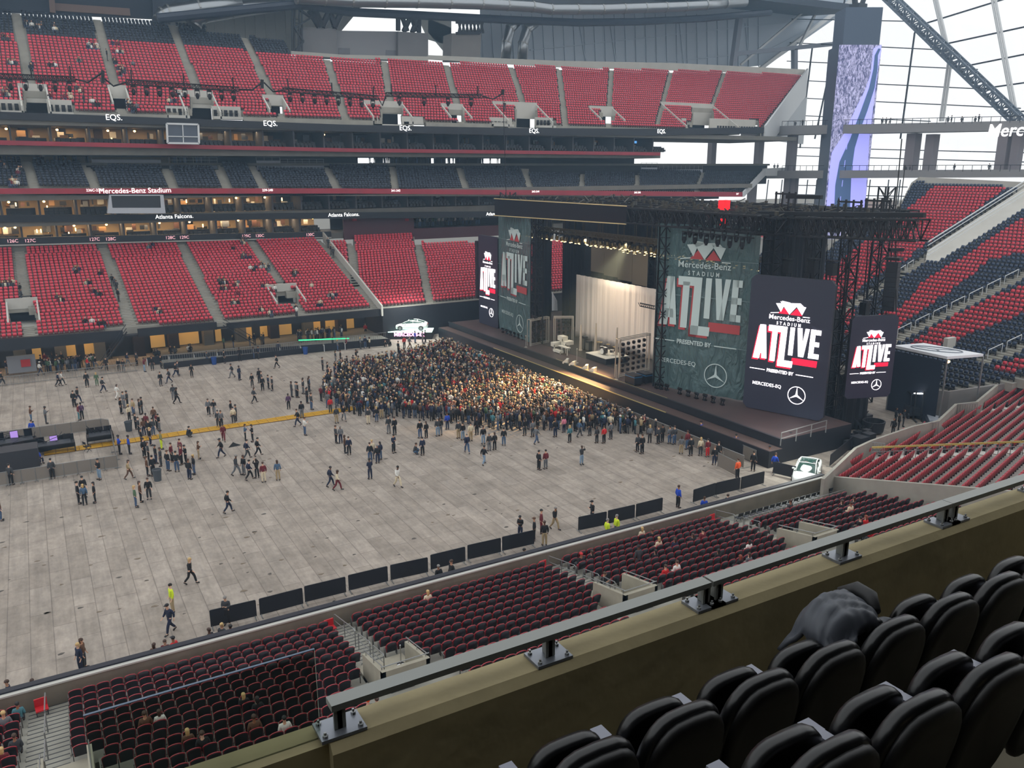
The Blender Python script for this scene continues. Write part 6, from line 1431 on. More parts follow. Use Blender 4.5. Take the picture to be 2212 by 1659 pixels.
def person_meshes(kind, fem=False):
    p, L, R, aL, aR = pose(kind, None)
    k = .92 if fem else 1.0
    v = [p['pel'], p['wai'], p['che'], p['nec'], p['hd0'], p['hd1'], p['hd2']]; e = [(i, i+1) for i in range(6)]
    r = [(.135*k, .105*k), (.12*k, .095*k), (.155*k, .11*k), (.052, .052), (.068, .075), (.083, .10), (.055, .07)]
    for q in (L, R):
        b = len(v); v += [q['hip'], q['kne'], q['ank'], q['toe']]; e += [(0, b), (b, b+1), (b+1, b+2), (b+2, b+3)]; r += [.085*k, .055*k, .038, .032]
    for q, s in ((aL, 1), (aR, -1)):
        b = len(v); v += [q['sho'], q['elb'], q['wri'], q['han']]; e += [(2, b), (b, b+1), (b+1, b+2), (b+2, b+3)]; r += [.055*k, .04*k, .026, (.032, .018)]
        w = V3(q['han'])-V3(q['wri']); w /= np.linalg.norm(w); u = np.cross(w, [0, .3, 1.0]); u /= np.linalg.norm(u)+1e-9; n = np.cross(u, w)
        for f, (o_, ln) in enumerate(((-.027, .055), (-.009, .068), (.009, .064), (.027, .048))):
            c = len(v); a = V3(q['han'])+w*.03+u*o_; m = a+w*ln*.6+n*.006; t = a+w*ln+n*.02; v += [tuple(a), tuple(m), tuple(t)]; e += [(b+3, c), (c, c+1), (c+1, c+2)]; r += [.0085, .008, .007]
        c = len(v); a = V3(q['wri'])+w*.035+u*.03*s; t = a+w*.035+u*.02*s; v += [tuple(a), tuple(t)]; e += [(b+3, c), (c, c+1)]; r += [.010, .008]
    body = skin_mesh('person_body', v, e, r)
    # face: nose, ears, eyes, mouth set on the head
    h = V3(p['hd1']); bm = bmesh.new(); bm.from_mesh(body)
    g = MB(); g.ell(h+[0, -.108, -.015], (.012, .02, .022), 0, 6, 4); g.ell(h+[.085, .01, -.01], (.012, .02, .03), 0, 6, 4); g.ell(h+[-.085, .01, -.01], (.012, .02, .03), 0, 6, 4)
    for s in (-1, 1): g.ell(h+[s*.032, -.094, .012], (.012, .01, .008), 1, 6, 4)
    g.ell(h+[0, -.096, -.052], (.024, .01, .006), 2, 6, 4)
    base = len(bm.verts); vv = [bm.verts.new(c) for c in g.v]
    for f, m_ in zip(g.f, g.m): fc_ = bm.faces.new([vv[i] for i in f]); fc_.material_index = m_; fc_.smooth = True
    bm.to_mesh(body); bm.free()
    # top: torso and sleeves a little larger than the body
    v = [tuple(V3(p['pel'])+[0, 0, -.08]), p['wai'], p['che'], tuple((V3(p['che'])*.25+V3(p['nec'])*.75))]; e = [(0, 1), (1, 2), (2, 3)]; r = [(.185*k, .155*k), (.17*k, .145*k), (.20*k, .155*k), (.08, .08)]
    for q in (aL, aR):
        b = len(v); w_ = tuple(V3(q['wri'])*.9+V3(q['elb'])*.1); v += [q['sho'], q['elb'], w_]; e += [(2, b), (b, b+1), (b+1, b+2)]; r += [.09*k, .07*k, .052]
    top = skin_mesh('top', v, e, r)
    v = [tuple(V3(p['pel'])+[0, 0, .10]), p['pel']]; e = [(0, 1)]; r = [(.15*k, .13*k), (.165*k, .14*k)]
    for q in (L, R):
        b = len(v); v += [q['hip'], q['kne'], tuple(V3(q['ank'])*.97+V3(q['kne'])*.03)]; e += [(1, b), (b, b+1), (b+1, b+2)]; r += [.115*k, .085*k, .066]
    trousers = skin_mesh('trousers', v, e, r)
    g = MB()
    for q in (L, R):
        a = V3(q['ank']); t = V3(q['toe']); g.tube([a+[0, .05, -.04], a+[0, 0, -.03], t+[0, 0, .005], t+(t-a)*.12], [.035, .048, .045, .02], 8)
    shoes = g.mesh('shoes', [mat('shoe_dark', rgb(30, 28, 30), .6)])
    h = V3(p['hd1']); g = MB(); g.ell(h+[0, .018, .028], (.096, .115, .095), 0, 12, 8)
    short = g.mesh('hair', []); g.ell(h+[0, .07, -.07], (.088, .06, .16), 0, 10, 7); long_ = g.mesh('hair', [])
    g = MB(); g.ell(h+[0, .01, .035], (.102, .118, .092), 0, 12, 8); g.prism([h+[-.07, -.09, .035], h+[.07, -.09, .035], h+[.05, -.17, .025], h+[-.05, -.17, .025]], (0, 0, .012)); cap = g.mesh('cap', [])
    for me in (short, long_, cap, shoes): me.polygons.foreach_set('use_smooth', [True]*len(me.polygons))
    cloth = mat('cloth', objcol=True, rough=.85, noise=.12, nscale=9); hairm = mat('hair', objcol=True, rough=.6); skinm = mat('skin', objcol=True, rough=.55)
    for me in (top, trousers): me.materials.clear(); me.materials.append(cloth)
    for me in (short, long_, cap): me.materials.append(hairm)
    body.materials.clear(); body.materials.append(skinm); body.materials.append(mat('eye_dark', rgb(30, 26, 24), .3)); body.materials.append(mat('lip', rgb(150, 80, 76), .5))
    return dict(body=body, top=top, trousers=trousers, shoes=shoes, short=short, long=long_, cap=cap)
PM = {}
SKINS = [rgb(214, 168, 140), rgb(196, 146, 116), rgb(150, 104, 78), rgb(98, 66, 50), rgb(226, 182, 156)]
HAIRS = {'black': rgb(24, 20, 20), 'brown': rgb(66, 44, 32), 'blonde': rgb(196, 164, 110), 'grey': rgb(130, 126, 122), 'red': rgb(128, 60, 36)}
COLS = {'black': rgb(24, 24, 28), 'navy': rgb(30, 38, 62), 'grey': rgb(104, 106, 110), 'dark grey': rgb(56, 58, 62), 'white': rgb(222, 220, 214), 'cream': rgb(214, 200, 172), 'brown': rgb(96, 66, 48), 'maroon': rgb(104, 30, 40), 'red': rgb(196, 36, 40), 'orange': rgb(240, 92, 40), 'yellow-green': rgb(206, 226, 40), 'blue': rgb(30, 70, 180), 'denim': rgb(72, 98, 126), 'khaki': rgb(164, 144, 110), 'green': rgb(80, 106, 80), 'pink': rgb(224, 130, 150), 'purple': rgb(84, 56, 90), 'teal': rgb(70, 120, 130), 'jeans': rgb(66, 86, 116), 'light jeans': rgb(124, 146, 168), 'camouflage': rgb(130, 126, 84)}
PVERB = {'stand': 'standing', 'phone': 'looking at a phone', 'cross': 'standing with folded arms', 'raise': 'holding hands up to the face', 'walk': 'walking', 'sit': 'sitting', 'squat': 'crouching'}
prng = random.Random(77); LABELS = {}
def person(loc_, head, kind='stand', top='black', bot='black', hair='brown', style='short', where='', scale=None, tone=None, group=None, label=None, child=False):
    fem = style == 'long'; key = (kind, fem)
    if key not in PM: PM[key] = person_meshes(*key)
    P = PM[key]; s = scale or prng.uniform(.95, 1.04)*(.95 if fem else 1.0)*(.68 if child else 1)
    b = bpy.data.objects.new('person', P['body']); C.objects.link(b); b.location = loc_; b.rotation_euler[2] = head; b.scale = (s, s, s); b.color = SKINS[tone if tone is not None else prng.choice([0, 0, 1, 2, 3, 4])]
    def kid(nm, me, col): o = bpy.data.objects.new(nm, me); C.objects.link(o); o.parent = b; o.color = col; return o
    kid('top', P['top'], COLS[top]); kid('trousers', P['trousers'], COLS[bot]); kid('shoes', P['shoes'], COLS['black']); kid('hair' if style != 'cap' else 'cap', P[style], HAIRS[hair] if style != 'cap' else COLS.get(hair, COLS['black']))
    if label is None:
        where = where.replace('in the corner seats by the pale stair', 'in the corner seats')
        hw = {'long': 'long %s hair' % hair, 'short': 'short %s hair' % hair, 'cap': 'a %s cap' % hair}[style]
        label = 'person with %s in %s top and %s legwear %s %s' % (hw, top, 'jeans-blue' if bot == 'jeans' else bot, PVERB[kind], where)
        if len(label.replace('-', ' ').split()) > 13: label = 'person in %s top and %s legwear %s' % (top, bot, where)
        if len(label.replace('-', ' ').split()) > 14: label = 'person in %s top %s' % (top, where)
        n = LABELS.get(label, 0); LABELS[label] = n+1
        if n: label += ', ' + ORD[min(n, 24)]
    tag(b, label, 'person', group); return b
FH = lambda a: math.radians(a)      # heading: 0 faces the camera side, 90 faces the stage ...
TO_STAGE = math.pi/2
# sparse people: x, y of the feet in the photo, pose, heading (deg), top, legs, hair, style ; grouped by where they are
def crowd_table(rows_, where):
    for r_ in rows_:
        x, y, k, hd, t, b, h, st = r_[:8]; p = at_z(x, y, 0.0)
        person((p[0], p[1], 0), math.radians(hd), k, t, b, h, st, where)
def zA(x, y): return x*.33454, 740+y*.33454
def zB(x, y): return 640+x*.33454, 700+y*.33454
def zC(x, y): return 1000+x*.25316, 880+y*.25316
def tab(f, rows_): return [tuple(f(r_[0], r_[1]))+tuple(r_[2:]) for r_ in rows_]
crowd_table(tab(zA, [(15, 280, 'walk', 90, 'black', 'dark grey', 'brown', 'short'), (380, 283, 'walk', 80, 'navy', 'black', 'black', 'short'), (402, 277, 'walk', 80, 'white', 'dark grey', 'brown', 'long'), (262, 212, 'walk', 100, 'white', 'navy', 'white', 'cap'), (565, 288, 'stand', 0, 'black', 'black', 'black', 'short'), (628, 280, 'stand', 180, 'green', 'green', 'blonde', 'long'), (668, 322, 'walk', 100, 'dark grey', 'navy', 'black', 'short'), (482, 417, 'stand', 150, 'black', 'black', 'brown', 'short'), (506, 392, 'walk', 60, 'black', 'navy', 'black', 'short'), (1040, 281, 'stand', 20, 'black', 'dark grey', 'brown', 'short'), (1095, 262, 'walk', 270, 'dark grey', 'navy', 'brown', 'short'), (1240, 223, 'stand', 0, 'black', 'black', 'black', 'long'), (1122, 368, 'stand', 0, 'dark grey', 'grey', 'black', 'short'), (1143, 395, 'walk', 80, 'black', 'black', 'black', 'short'), (760, 366, 'walk', 120, 'white', 'white', 'brown', 'long'), (1630, 286, 'stand', 10, 'black', 'black', 'brown', 'long'), (1643, 391, 'walk', 100, 'dark grey', 'black', 'brown', 'long'), (1500, 228, 'walk', 270, 'dark grey', 'grey', 'black', 'short'), (1548, 243, 'stand', 40, 'navy', 'navy', 'black', 'short'), (1790, 166, 'walk', 260, 'black', 'black', 'brown', 'short'), (1350, 472, 'walk', 350, 'grey', 'black', 'brown', 'short'), (1385, 466, 'walk', 350, 'black', 'grey', 'black', 'long')]), 'on the open floor far from the crowd')
crowd_table(tab(zA, [(205, 515, 'phone', 90, 'brown', 'denim', 'brown', 'short'), (300, 525, 'phone', 90, 'grey', 'dark grey', 'black', 'short'), (512, 502, 'stand', 90, 'maroon', 'teal', 'black', 'long'), (532, 496, 'stand', 200, 'purple', 'black', 'black', 'short')]), 'behind the fenced camera area')
crowd_table(tab(zA, [(785, 460, 'stand', 60, 'black', 'black', 'brown', 'long'), (803, 425, 'stand', 120, 'grey', 'grey', 'brown', 'short'), (826, 418, 'stand', 250, 'dark grey', 'black', 'black', 'short'), (838, 505, 'stand', 40, 'cream', 'black', 'blonde', 'long'), (865, 470, 'stand', 300, 'khaki', 'jeans', 'brown', 'short'), (905, 466, 'stand', 80, 'black', 'black', 'brown', 'long'), (921, 461, 'stand', 260, 'black', 'dark grey', 'black', 'short'), (880, 562, 'stand', 100, 'black', 'black', 'black', 'short'), (900, 590, 'stand', 80, 'dark grey', 'black', 'brown', 'short'), (918, 668, 'stand', 90, 'black', 'black', 'black', 'short'), (932, 600, 'stand', 200, 'brown', 'navy', 'brown', 'long'), (950, 565, 'stand', 150, 'maroon', 'black', 'black', 'short'), (975, 666, 'stand', 70, 'black', 'navy', 'blonde', 'long'), (966, 612, 'stand', 320, 'black', 'black', 'brown', 'short'), (992, 602, 'stand', 20, 'dark grey', 'jeans', 'black', 'short'), (1016, 560, 'stand', 100, 'maroon', 'black', 'brown', 'long'), (1032, 570, 'phone', 280, 'black', 'grey', 'black', 'cap'), (998, 520, 'stand', 170, 'brown', 'black', 'brown', 'short')]), 'in the tight group by the rubbish bin')
crowd_table(tab(zA, [(1045, 690, 'stand', 90, 'camouflage', 'yellow-green', 'black', 'cap'), (935, 742, 'stand', 40, 'black', 'black', 'black', 'short'), (962, 764, 'stand', 90, 'dark grey', 'black', 'brown', 'long'), (955, 862, 'stand', 90, 'brown', 'black', 'brown', 'long'), (992, 862, 'stand', 200, 'black', 'black', 'black', 'short'), (1010, 782, 'stand', 100, 'black', 'navy', 'black', 'short'), (1042, 800, 'stand', 250, 'dark grey', 'dark grey', 'brown', 'short'), (1088, 830, 'stand', 120, 'black', 'jeans', 'brown', 'cap'), (1145, 835, 'stand', 180, 'black', 'jeans', 'black', 'cap'), (1112, 770, 'stand', 60, 'maroon', 'black', 'brown', 'short'), (1175, 790, 'stand', 240, 'maroon', 'black', 'brown', 'cap'), (1203, 782, 'phone', 280, 'black', 'black', 'black', 'short'), (1168, 740, 'stand', 300, 'maroon', 'jeans', 'brown', 'short'), (1226, 885, 'stand', 130, 'black', 'navy', 'brown', 'short'), (1256, 852, 'stand', 280, 'black', 'jeans', 'blonde', 'long')]), 'in the ring of friends before the fenced area')
crowd_table(tab(zA, [(775, 722, 'cross', 90, 'blue', 'black', 'black', 'short'), (838, 720, 'stand', 90, 'blue', 'black', 'black', 'short')]), 'as a guard at the corner of the fenced camera area')
crowd_table(tab(zA, [(1285, 752, 'phone', 80, 'brown', 'khaki', 'brown', 'long'), (1432, 742, 'walk', 270, 'black', 'navy', 'black', 'cap'), (1432, 548, 'stand', 20, 'grey', 'black', 'brown', 'short'), (1412, 546, 'stand', 330, 'dark grey', 'dark grey', 'black', 'short'), (1446, 638, 'walk', 350, 'maroon', 'maroon', 'black', 'short'), (1586, 633, 'phone', 80, 'denim', 'black', 'brown', 'long'), (1633, 642, 'phone', 270, 'black', 'black', 'black', 'long'), (1667, 733, 'walk', 90, 'black', 'black', 'black', 'short'), (1597, 752, 'walk', 100, 'navy', 'dark grey', 'black', 'short'), (1495, 478, 'stand', 60, 'black', 'grey', 'brown', 'short'), (1510, 522, 'stand', 180, 'cream', 'dark grey', 'black', 'short'), (1527, 508, 'stand', 250, 'dark grey', 'dark grey', 'black', 'short')]), 'beside the yellow cable ramp')
crowd_table(tab(zA, [(1528, 860, 'walk', 60, 'dark grey', 'grey', 'grey', 'short'), (1577, 853, 'stand', 300, 'black', 'grey', 'brown', 'long'), (1612, 888, 'walk', 90, 'navy', 'black', 'black', 'short'), (1662, 876, 'raise', 180, 'black', 'black', 'black', 'long'), (1705, 903, 'stand', 180, 'maroon', 'cream', 'brown', 'short'), (1797, 890, 'stand', 170, 'denim', 'khaki', 'brown', 'long')]), 'in the loose row on the middle of the floor')
crowd_table(tab(zA, [(835, 882, 'walk', 80, 'khaki', 'brown', 'brown', 'long'), (645, 885, 'cross', 300, 'black', 'light jeans', 'black', 'short'), (75, 920, 'stand', 150, 'dark grey', 'black', 'black', 'short'), (342, 880, 'stand', 180, 'dark grey', 'black', 'black', 'short')]), 'against the front of the fenced camera area')
crowd_table(tab(zA, [(512, 1042, 'stand', 90, 'black', 'black', 'black', 'short'), (550, 1050, 'stand', 180, 'denim', 'black', 'blonde', 'long'), (617, 1035, 'stand', 270, 'black', 'black', 'black', 'long'), (545, 1000, 'stand', 20, 'black', 'black', 'black', 'cap')]), 'in the foursome with the blonde denim jacket')
crowd_table(tab(zA, [(880, 1064, 'stand', 90, 'green', 'jeans', 'blonde', 'long'), (912, 1031, 'stand', 80, 'brown', 'black', 'brown', 'long'), (966, 1011, 'stand', 350, 'black', 'dark grey', 'brown', 'short')]), 'in the threesome on the near floor')
crowd_table(tab(zA, [(1475, 1100, 'walk', 90, 'black', 'navy', 'black', 'short'), (10, 1150, 'stand', 90, 'brown', 'jeans', 'brown', 'long'), (2135, 930, 'walk', 90, 'navy', 'navy', 'black', 'short'), (2180, 955, 'walk', 60, 'cream', 'maroon', 'brown', 'long')]), 'alone on the pale near floor')
crowd_table([(370, 1368, 'walk', 300, 'navy', 'navy', 'black', 'cap'), (374, 1322, 'stand', 280, 'yellow-green', 'khaki', 'black', 'short'), (413, 1262, 'walk', 60, 'black', 'black', 'blonde', 'long'), (492, 1350, 'phone', 330, 'dark grey', 'black', 'grey', 'short'), (176, 1452, 'stand', 300, 'navy', 'navy', 'blonde', 'long')], 'close to the black near wall')
q = at_z(184, 1444, 0); person((q[0], q[1], 0), 1.2, 'stand', 'brown', 'dark grey', 'brown', 'long', 'close to the black near wall')
crowd_table(tab(zA, [(1865, 430, 'stand', 180, 'purple', 'black', 'black', 'short'), (1885, 352, 'stand', 90, 'dark grey', 'dark grey', 'brown', 'short'), (1915, 356, 'stand', 90, 'grey', 'black', 'black', 'short'), (1960, 330, 'stand', 270, 'black', 'black', 'black', 'short'), (1995, 318, 'stand', 90, 'black', 'dark grey', 'brown', 'long'), (1986, 392, 'stand', 90, 'black', 'black', 'black', 'short'), (2012, 432, 'stand', 100, 'dark grey', 'jeans', 'brown', 'short'), (1925, 540, 'walk', 270, 'black', 'navy', 'brown', 'short'), (1950, 487, 'stand', 180, 'black', 'grey', 'black', 'short'), (1970, 600, 'phone', 90, 'white', 'jeans', 'brown', 'short'), (1697, 312, 'stand', 180, 'black', 'black', 'brown', 'short'), (1735, 301, 'stand', 90, 'navy', 'black', 'black', 'short'), (1760, 311, 'stand', 270, 'dark grey', 'black', 'brown', 'short'), (1676, 262, 'stand', 200, 'black', 'black', 'black', 'short'), (1692, 285, 'stand', 80, 'dark grey', 'jeans', 'brown', 'short')]), 'off the sparse edge of the crowd')
crowd_table(tab(zA, [(45, 206, 'stand', 90, 'navy', 'grey', 'brown', 'short'), (95, 197, 'walk', 80, 'grey', 'black', 'black', 'short'), (62, 180, 'stand', 150, 'brown', 'khaki', 'brown', 'short'), (150, 190, 'stand', 180, 'white', 'light jeans', 'brown', 'short'), (185, 183, 'stand', 120, 'denim', 'jeans', 'brown', 'long'), (120, 175, 'stand', 60, 'teal', 'black', 'black', 'short'), (210, 172, 'stand', 210, 'black', 'grey', 'black', 'short'), (235, 182, 'stand', 200, 'grey', 'black', 'blonde', 'long'), (270, 165, 'stand', 90, 'dark grey', 'dark grey', 'black', 'short'), (320, 165, 'stand', 120, 'red', 'khaki', 'brown', 'long'), (345, 150, 'stand', 250, 'black', 'black', 'black', 'short'), (375, 156, 'stand', 200, 'dark grey', 'khaki', 'brown', 'short'), (405, 150, 'stand', 150, 'black', 'black', 'grey', 'short'), (296, 150, 'stand', 30, 'maroon', 'black', 'brown', 'short')]), 'in the queue under the far corner club')
crowd_table(tab(zA, [(527, 155, 'stand', 20, 'black', 'dark grey', 'black', 'short'), (570, 180, 'walk', 90, 'red', 'dark grey', 'brown', 'short'), (620, 172, 'walk', 60, 'black', 'grey', 'black', 'short'), (690, 182, 'stand', 0, 'black', 'black', 'black', 'short'), (717, 107, 'stand', 180, 'black', 'black', 'black', 'short'), (770, 187, 'walk', 0, 'black', 'dark grey', 'blonde', 'long'), (800, 190, 'walk', 0, 'black', 'grey', 'black', 'long'), (825, 152, 'walk', 90, 'navy', 'grey', 'brown', 'short'), (886, 148, 'stand', 300, 'dark grey', 'black', 'black', 'short'), (935, 190, 'raise', 100, 'maroon', 'light jeans', 'brown', 'short'), (986, 180, 'stand', 0, 'black', 'dark grey', 'brown', 'short'), (1042, 167, 'stand', 90, 'black', 'black', 'black', 'short'), (1135, 222, 'walk', 80, 'black', 'navy', 'black', 'short'), (1152, 210, 'stand', 90, 'dark grey', 'black', 'brown', 'short'), (1340, 138, 'stand', 150, 'dark grey', 'denim', 'brown', 'short'), (1450, 134, 'stand', 60, 'black', 'black', 'black', 'short'), (1550, 120, 'stand', 0, 'black', 'black', 'black', 'short'), (1640, 106, 'stand', 90, 'grey', 'jeans', 'brown', 'long'), (1672, 106, 'stand', 270, 'navy', 'dark grey', 'black', 'short'), (1800, 76, 'stand', 180, 'navy', 'black', 'black', 'short')]), 'along the far black barrier')
crowd_table(tab(zB, [(238, 168, 'stand', 90, 'dark grey', 'jeans', 'brown', 'short'), (268, 174, 'stand', 90, 'grey', 'jeans', 'blonde', 'long'), (326, 165, 'stand', 250, 'maroon', 'black', 'brown', 'short'), (415, 160, 'stand', 90, 'grey', 'dark grey', 'blonde', 'long'), (446, 156, 'stand', 180, 'navy', 'jeans', 'black', 'short'), (474, 156, 'stand', 270, 'cream', 'black', 'brown', 'long'), (660, 190, 'stand', 100, 'black', 'black', 'black', 'short'), (698, 158, 'stand', 180, 'red', 'black', 'brown', 'short'), (732, 160, 'walk', 90, 'grey', 'brown', 'grey', 'short'), (768, 122, 'stand', 90, 'blue', 'denim', 'black', 'short'), (816, 120, 'stand', 90, 'grey', 'grey', 'brown', 'short'), (834, 118, 'stand', 270, 'black', 'black', 'black', 'short'), (448, 72, 'stand', 0, 'red', 'black', 'brown', 'short'), (705, 78, 'stand', 0, 'black', 'navy', 'black', 'short'), (690, 75, 'raise', 0, 'dark grey', 'black', 'brown', 'short')]), 'before the lit white show car')
for x, y in ((570, 145), (600, 142)): q = at_z(*zB(x, y), 0); person((q[0], q[1], -.1), .2, 'squat', 'black', 'dark grey', 'brown', 'short', 'on the floor at the far barrier')
crowd_table(tab(zB, [(172, 302, 'stand', 90, 'dark grey', 'black', 'brown', 'short'), (204, 335, 'stand', 60, 'black', 'jeans', 'brown', 'long'), (255, 252, 'stand', 90, 'dark grey', 'grey', 'brown', 'long'), (287, 250, 'stand', 250, 'black', 'black', 'black', 'short'), (388, 252, 'raise', 90, 'black', 'dark grey', 'black', 'short'), (250, 345, 'stand', 90, 'grey', 'black', 'brown', 'short'), (10, 475, 'stand', 90, 'black', 'black', 'black', 'short'), (46, 452, 'stand', 90, 'dark grey', 'grey', 'brown', 'short'), (86, 430, 'stand', 90, 'denim', 'black', 'brown', 'long'), (70, 512, 'stand', 90, 'black', 'black', 'black', 'short'), (100, 554, 'stand', 90, 'dark grey', 'jeans', 'brown', 'short'), (38, 603, 'stand', 180, 'black', 'grey', 'black', 'short'), (222, 575, 'stand', 180, 'red', 'dark grey', 'black', 'short'), (262, 640, 'stand', 0, 'dark grey', 'khaki', 'black', 'cap'), (308, 626, 'walk', 0, 'black', 'grey', 'black', 'short'), (205, 540, 'stand', 180, 'grey', 'jeans', 'brown', 'short')]), 'at the thin rear edge of the crowd')
crowd_table(tab(zB, [(466, 646, 'stand', 180, 'dark grey', 'cream', 'brown', 'short'), (520, 632, 'stand', 180, 'black', 'jeans', 'blonde', 'long'), (552, 610, 'stand', 170, 'navy', 'khaki', 'black', 'short'), (598, 708, 'stand', 180, 'dark grey', 'grey', 'brown', 'short'), (636, 718, 'stand', 190, 'black', 'black', 'brown', 'short'), (258, 770, 'stand', 90, 'dark grey', 'black', 'brown', 'short'), (288, 772, 'stand', 180, 'grey', 'navy', 'grey', 'short'), (316, 834, 'stand', 60, 'brown', 'black', 'brown', 'long'), (342, 846, 'stand', 170, 'navy', 'black', 'brown', 'short'), (478, 890, 'stand', 160, 'black', 'jeans', 'brown', 'short'), (492, 872, 'stand', 180, 'cream', 'grey', 'blonde', 'short'), (526, 900, 'stand', 180, 'black', 'navy', 'grey', 'short'), (544, 878, 'stand', 200, 'navy', 'jeans', 'black', 'long'), (478, 1002, 'phone', 180, 'navy', 'navy', 'black', 'short'), (630, 832, 'phone', 20, 'navy', 'black', 'black', 'short'), (816, 849, 'stand', 180, 'navy', 'black', 'black', 'short')]), 'a few steps behind the crowd')
q = at_z(*zB(762, 842), 0); person((q[0], q[1], 0), 1.4, 'squat', 'dark grey', 'denim', 'brown', 'short', 'beside a standing friend behind the crowd')
crowd_table(tab(zB, [(656, 1054, 'walk', 20, 'white', 'cream', 'black', 'short'), (1104, 836, 'walk', 170, 'navy', 'jeans', 'grey', 'short'), (1212, 910, 'walk', 120, 'black', 'light jeans', 'black', 'cap'), (1566, 943, 'stand', 100, 'black', 'black', 'black', 'short'), (1610, 937, 'stand', 180, 'maroon', 'grey', 'black', 'short'), (1842, 908, 'raise', 0, 'dark grey', 'light jeans', 'brown', 'short'), (1550, 775, 'walk', 100, 'grey', 'jeans', 'brown', 'short')]), 'on the bare floor between crowd and barriers')
crowd_table(tab(zB, [(800, 737, 'stand', 180, 'black', 'jeans', 'black', 'short'), (840, 738, 'stand', 190, 'black', 'black', 'brown', 'long'), (914, 725, 'stand', 180, 'dark grey', 'light jeans', 'grey', 'short'), (932, 720, 'stand', 180, 'black', 'grey', 'brown', 'short'), (976, 682, 'stand', 180, 'blue', 'navy', 'brown', 'short'), (1048, 740, 'stand', 180, 'dark grey', 'khaki', 'grey', 'short'), (1076, 750, 'stand', 180, 'black', 'light jeans', 'black', 'short'), (1127, 757, 'stand', 180, 'cream', 'khaki', 'black', 'short'), (1166, 717, 'stand', 180, 'black', 'black', 'brown', 'short'), (1208, 777, 'stand', 170, 'black', 'light jeans', 'brown', 'short'), (1246, 820, 'stand', 180, 'dark grey', 'grey', 'grey', 'short'), (1281, 814, 'stand', 180, 'black', 'black', 'brown', 'long'), (1340, 785, 'stand', 160, 'black', 'denim', 'black', 'cap'), (1475, 722, 'stand', 180, 'black', 'dark grey', 'brown', 'long'), (1526, 730, 'stand', 180, 'grey', 'dark grey', 'brown', 'short'), (1672, 731, 'stand', 180, 'black', 'navy', 'brown', 'cap'), (1728, 702, 'stand', 180, 'pink', 'navy', 'brown', 'long'), (1765, 766, 'stand', 180, 'teal', 'black', 'blonde', 'long'), (1828, 728, 'walk', 90, 'denim', 'dark grey', 'blonde', 'long'), (1940, 770, 'stand', 180, 'dark grey', 'black', 'brown', 'long'), (1986, 771, 'stand', 180, 'red', 'black', 'brown', 'short'), (2030, 745, 'stand', 180, 'grey', 'dark grey', 'grey', 'short'), (2125, 705, 'stand', 180, 'black', 'black', 'brown', 'short'), (1895, 722, 'stand', 180, 'black', 'dark grey', 'brown', 'long')]), 'in the last row of the crowd')
crowd_table(tab(zC, [(1488, 382, 'stand', 180, 'dark grey', 'black', 'brown', 'long'), (1527, 398, 'stand', 180, 'black', 'black', 'brown', 'short'), (1592, 305, 'stand', 160, 'grey', 'black', 'blonde', 'long'), (1665, 314, 'stand', 180, 'dark grey', 'black', 'brown', 'short'), (1700, 300, 'stand', 180, 'black', 'black', 'black', 'short'), (1762, 312, 'stand', 170, 'grey', 'jeans', 'black', 'short'), (1802, 318, 'stand', 180, 'dark grey', 'jeans', 'brown', 'short'), (1860, 398, 'stand', 150, 'grey', 'khaki', 'brown', 'long'), (1912, 360, 'stand', 180, 'maroon', 'jeans', 'brown', 'short'), (1942, 416, 'stand', 170, 'black', 'black', 'black', 'short'), (2025, 414, 'stand', 160, 'cream', 'dark grey', 'blonde', 'long'), (2085, 424, 'stand', 170, 'maroon', 'red', 'black', 'short'), (2142, 493, 'stand', 150, 'black', 'navy', 'brown', 'cap'), (2176, 462, 'stand', 150, 'black', 'black', 'brown', 'short')]), 'along the grey pit barrier near the stage end')
crowd_table([(1660, 1005, 'cross', 100, 'blue', 'black', 'black', 'cap'), (1672, 1021, 'walk', 100, 'blue', 'black', 'brown', 'short'), (1588, 980, 'stand', 120, 'blue', 'navy', 'black', 'short'), (1514, 951, 'walk', 200, 'blue', 'navy', 'black', 'cap'), (1464, 1097, 'stand', 90, 'blue', 'black', 'brown', 'short'), (1642, 1000, 'squat', 60, 'blue', 'black', 'brown', 'short'), (1272, 822, 'stand', 250, 'blue', 'black', 'black', 'short'), (1063, 735+18, 'stand', 250, 'blue', 'navy', 'grey', 'short')], 'as a guard by the stage front')
crowd_table([(1592, 1036, 'stand', 180, 'orange', 'black', 'brown', 'short'), (1626, 1018, 'stand', 120, 'black', 'black', 'black', 'short')], 'behind the three angled barriers')
crowd_table([(1124, 1163, 'phone', 300, 'black', 'navy', 'black', 'cap'), (1154, 1168, 'stand', 240, 'black', 'black', 'brown', 'cap'), (1169, 1152, 'stand', 60, 'maroon', 'maroon', 'black', 'short'), (1176, 1179, 'stand', 160, 'black', 'khaki', 'brown', 'short'), (1198, 1144, 'walk', 20, 'black', 'khaki', 'grey', 'short'), (1279, 1132, 'phone', 260, 'black', 'black', 'black', 'cap'), (1311, 1172, 'stand', 90, 'yellow-green', 'dark grey', 'grey', 'short'), (1331, 1164, 'stand', 270, 'yellow-green', 'dark grey', 'grey', 'short')], 'around the gap in the black barriers')
def wall_people(rows_, where):
    for x, y, k, t, h, st in rows_:      # (x, y) of the head, standing or sitting just beyond the near wall
        p = at_z(x, y, 1.62 if k == 'stand' else 1.12); person((p[0], max(p[1], 39.75), 0), prng.uniform(0, 6.2), k, t, 'black', h, st, where)
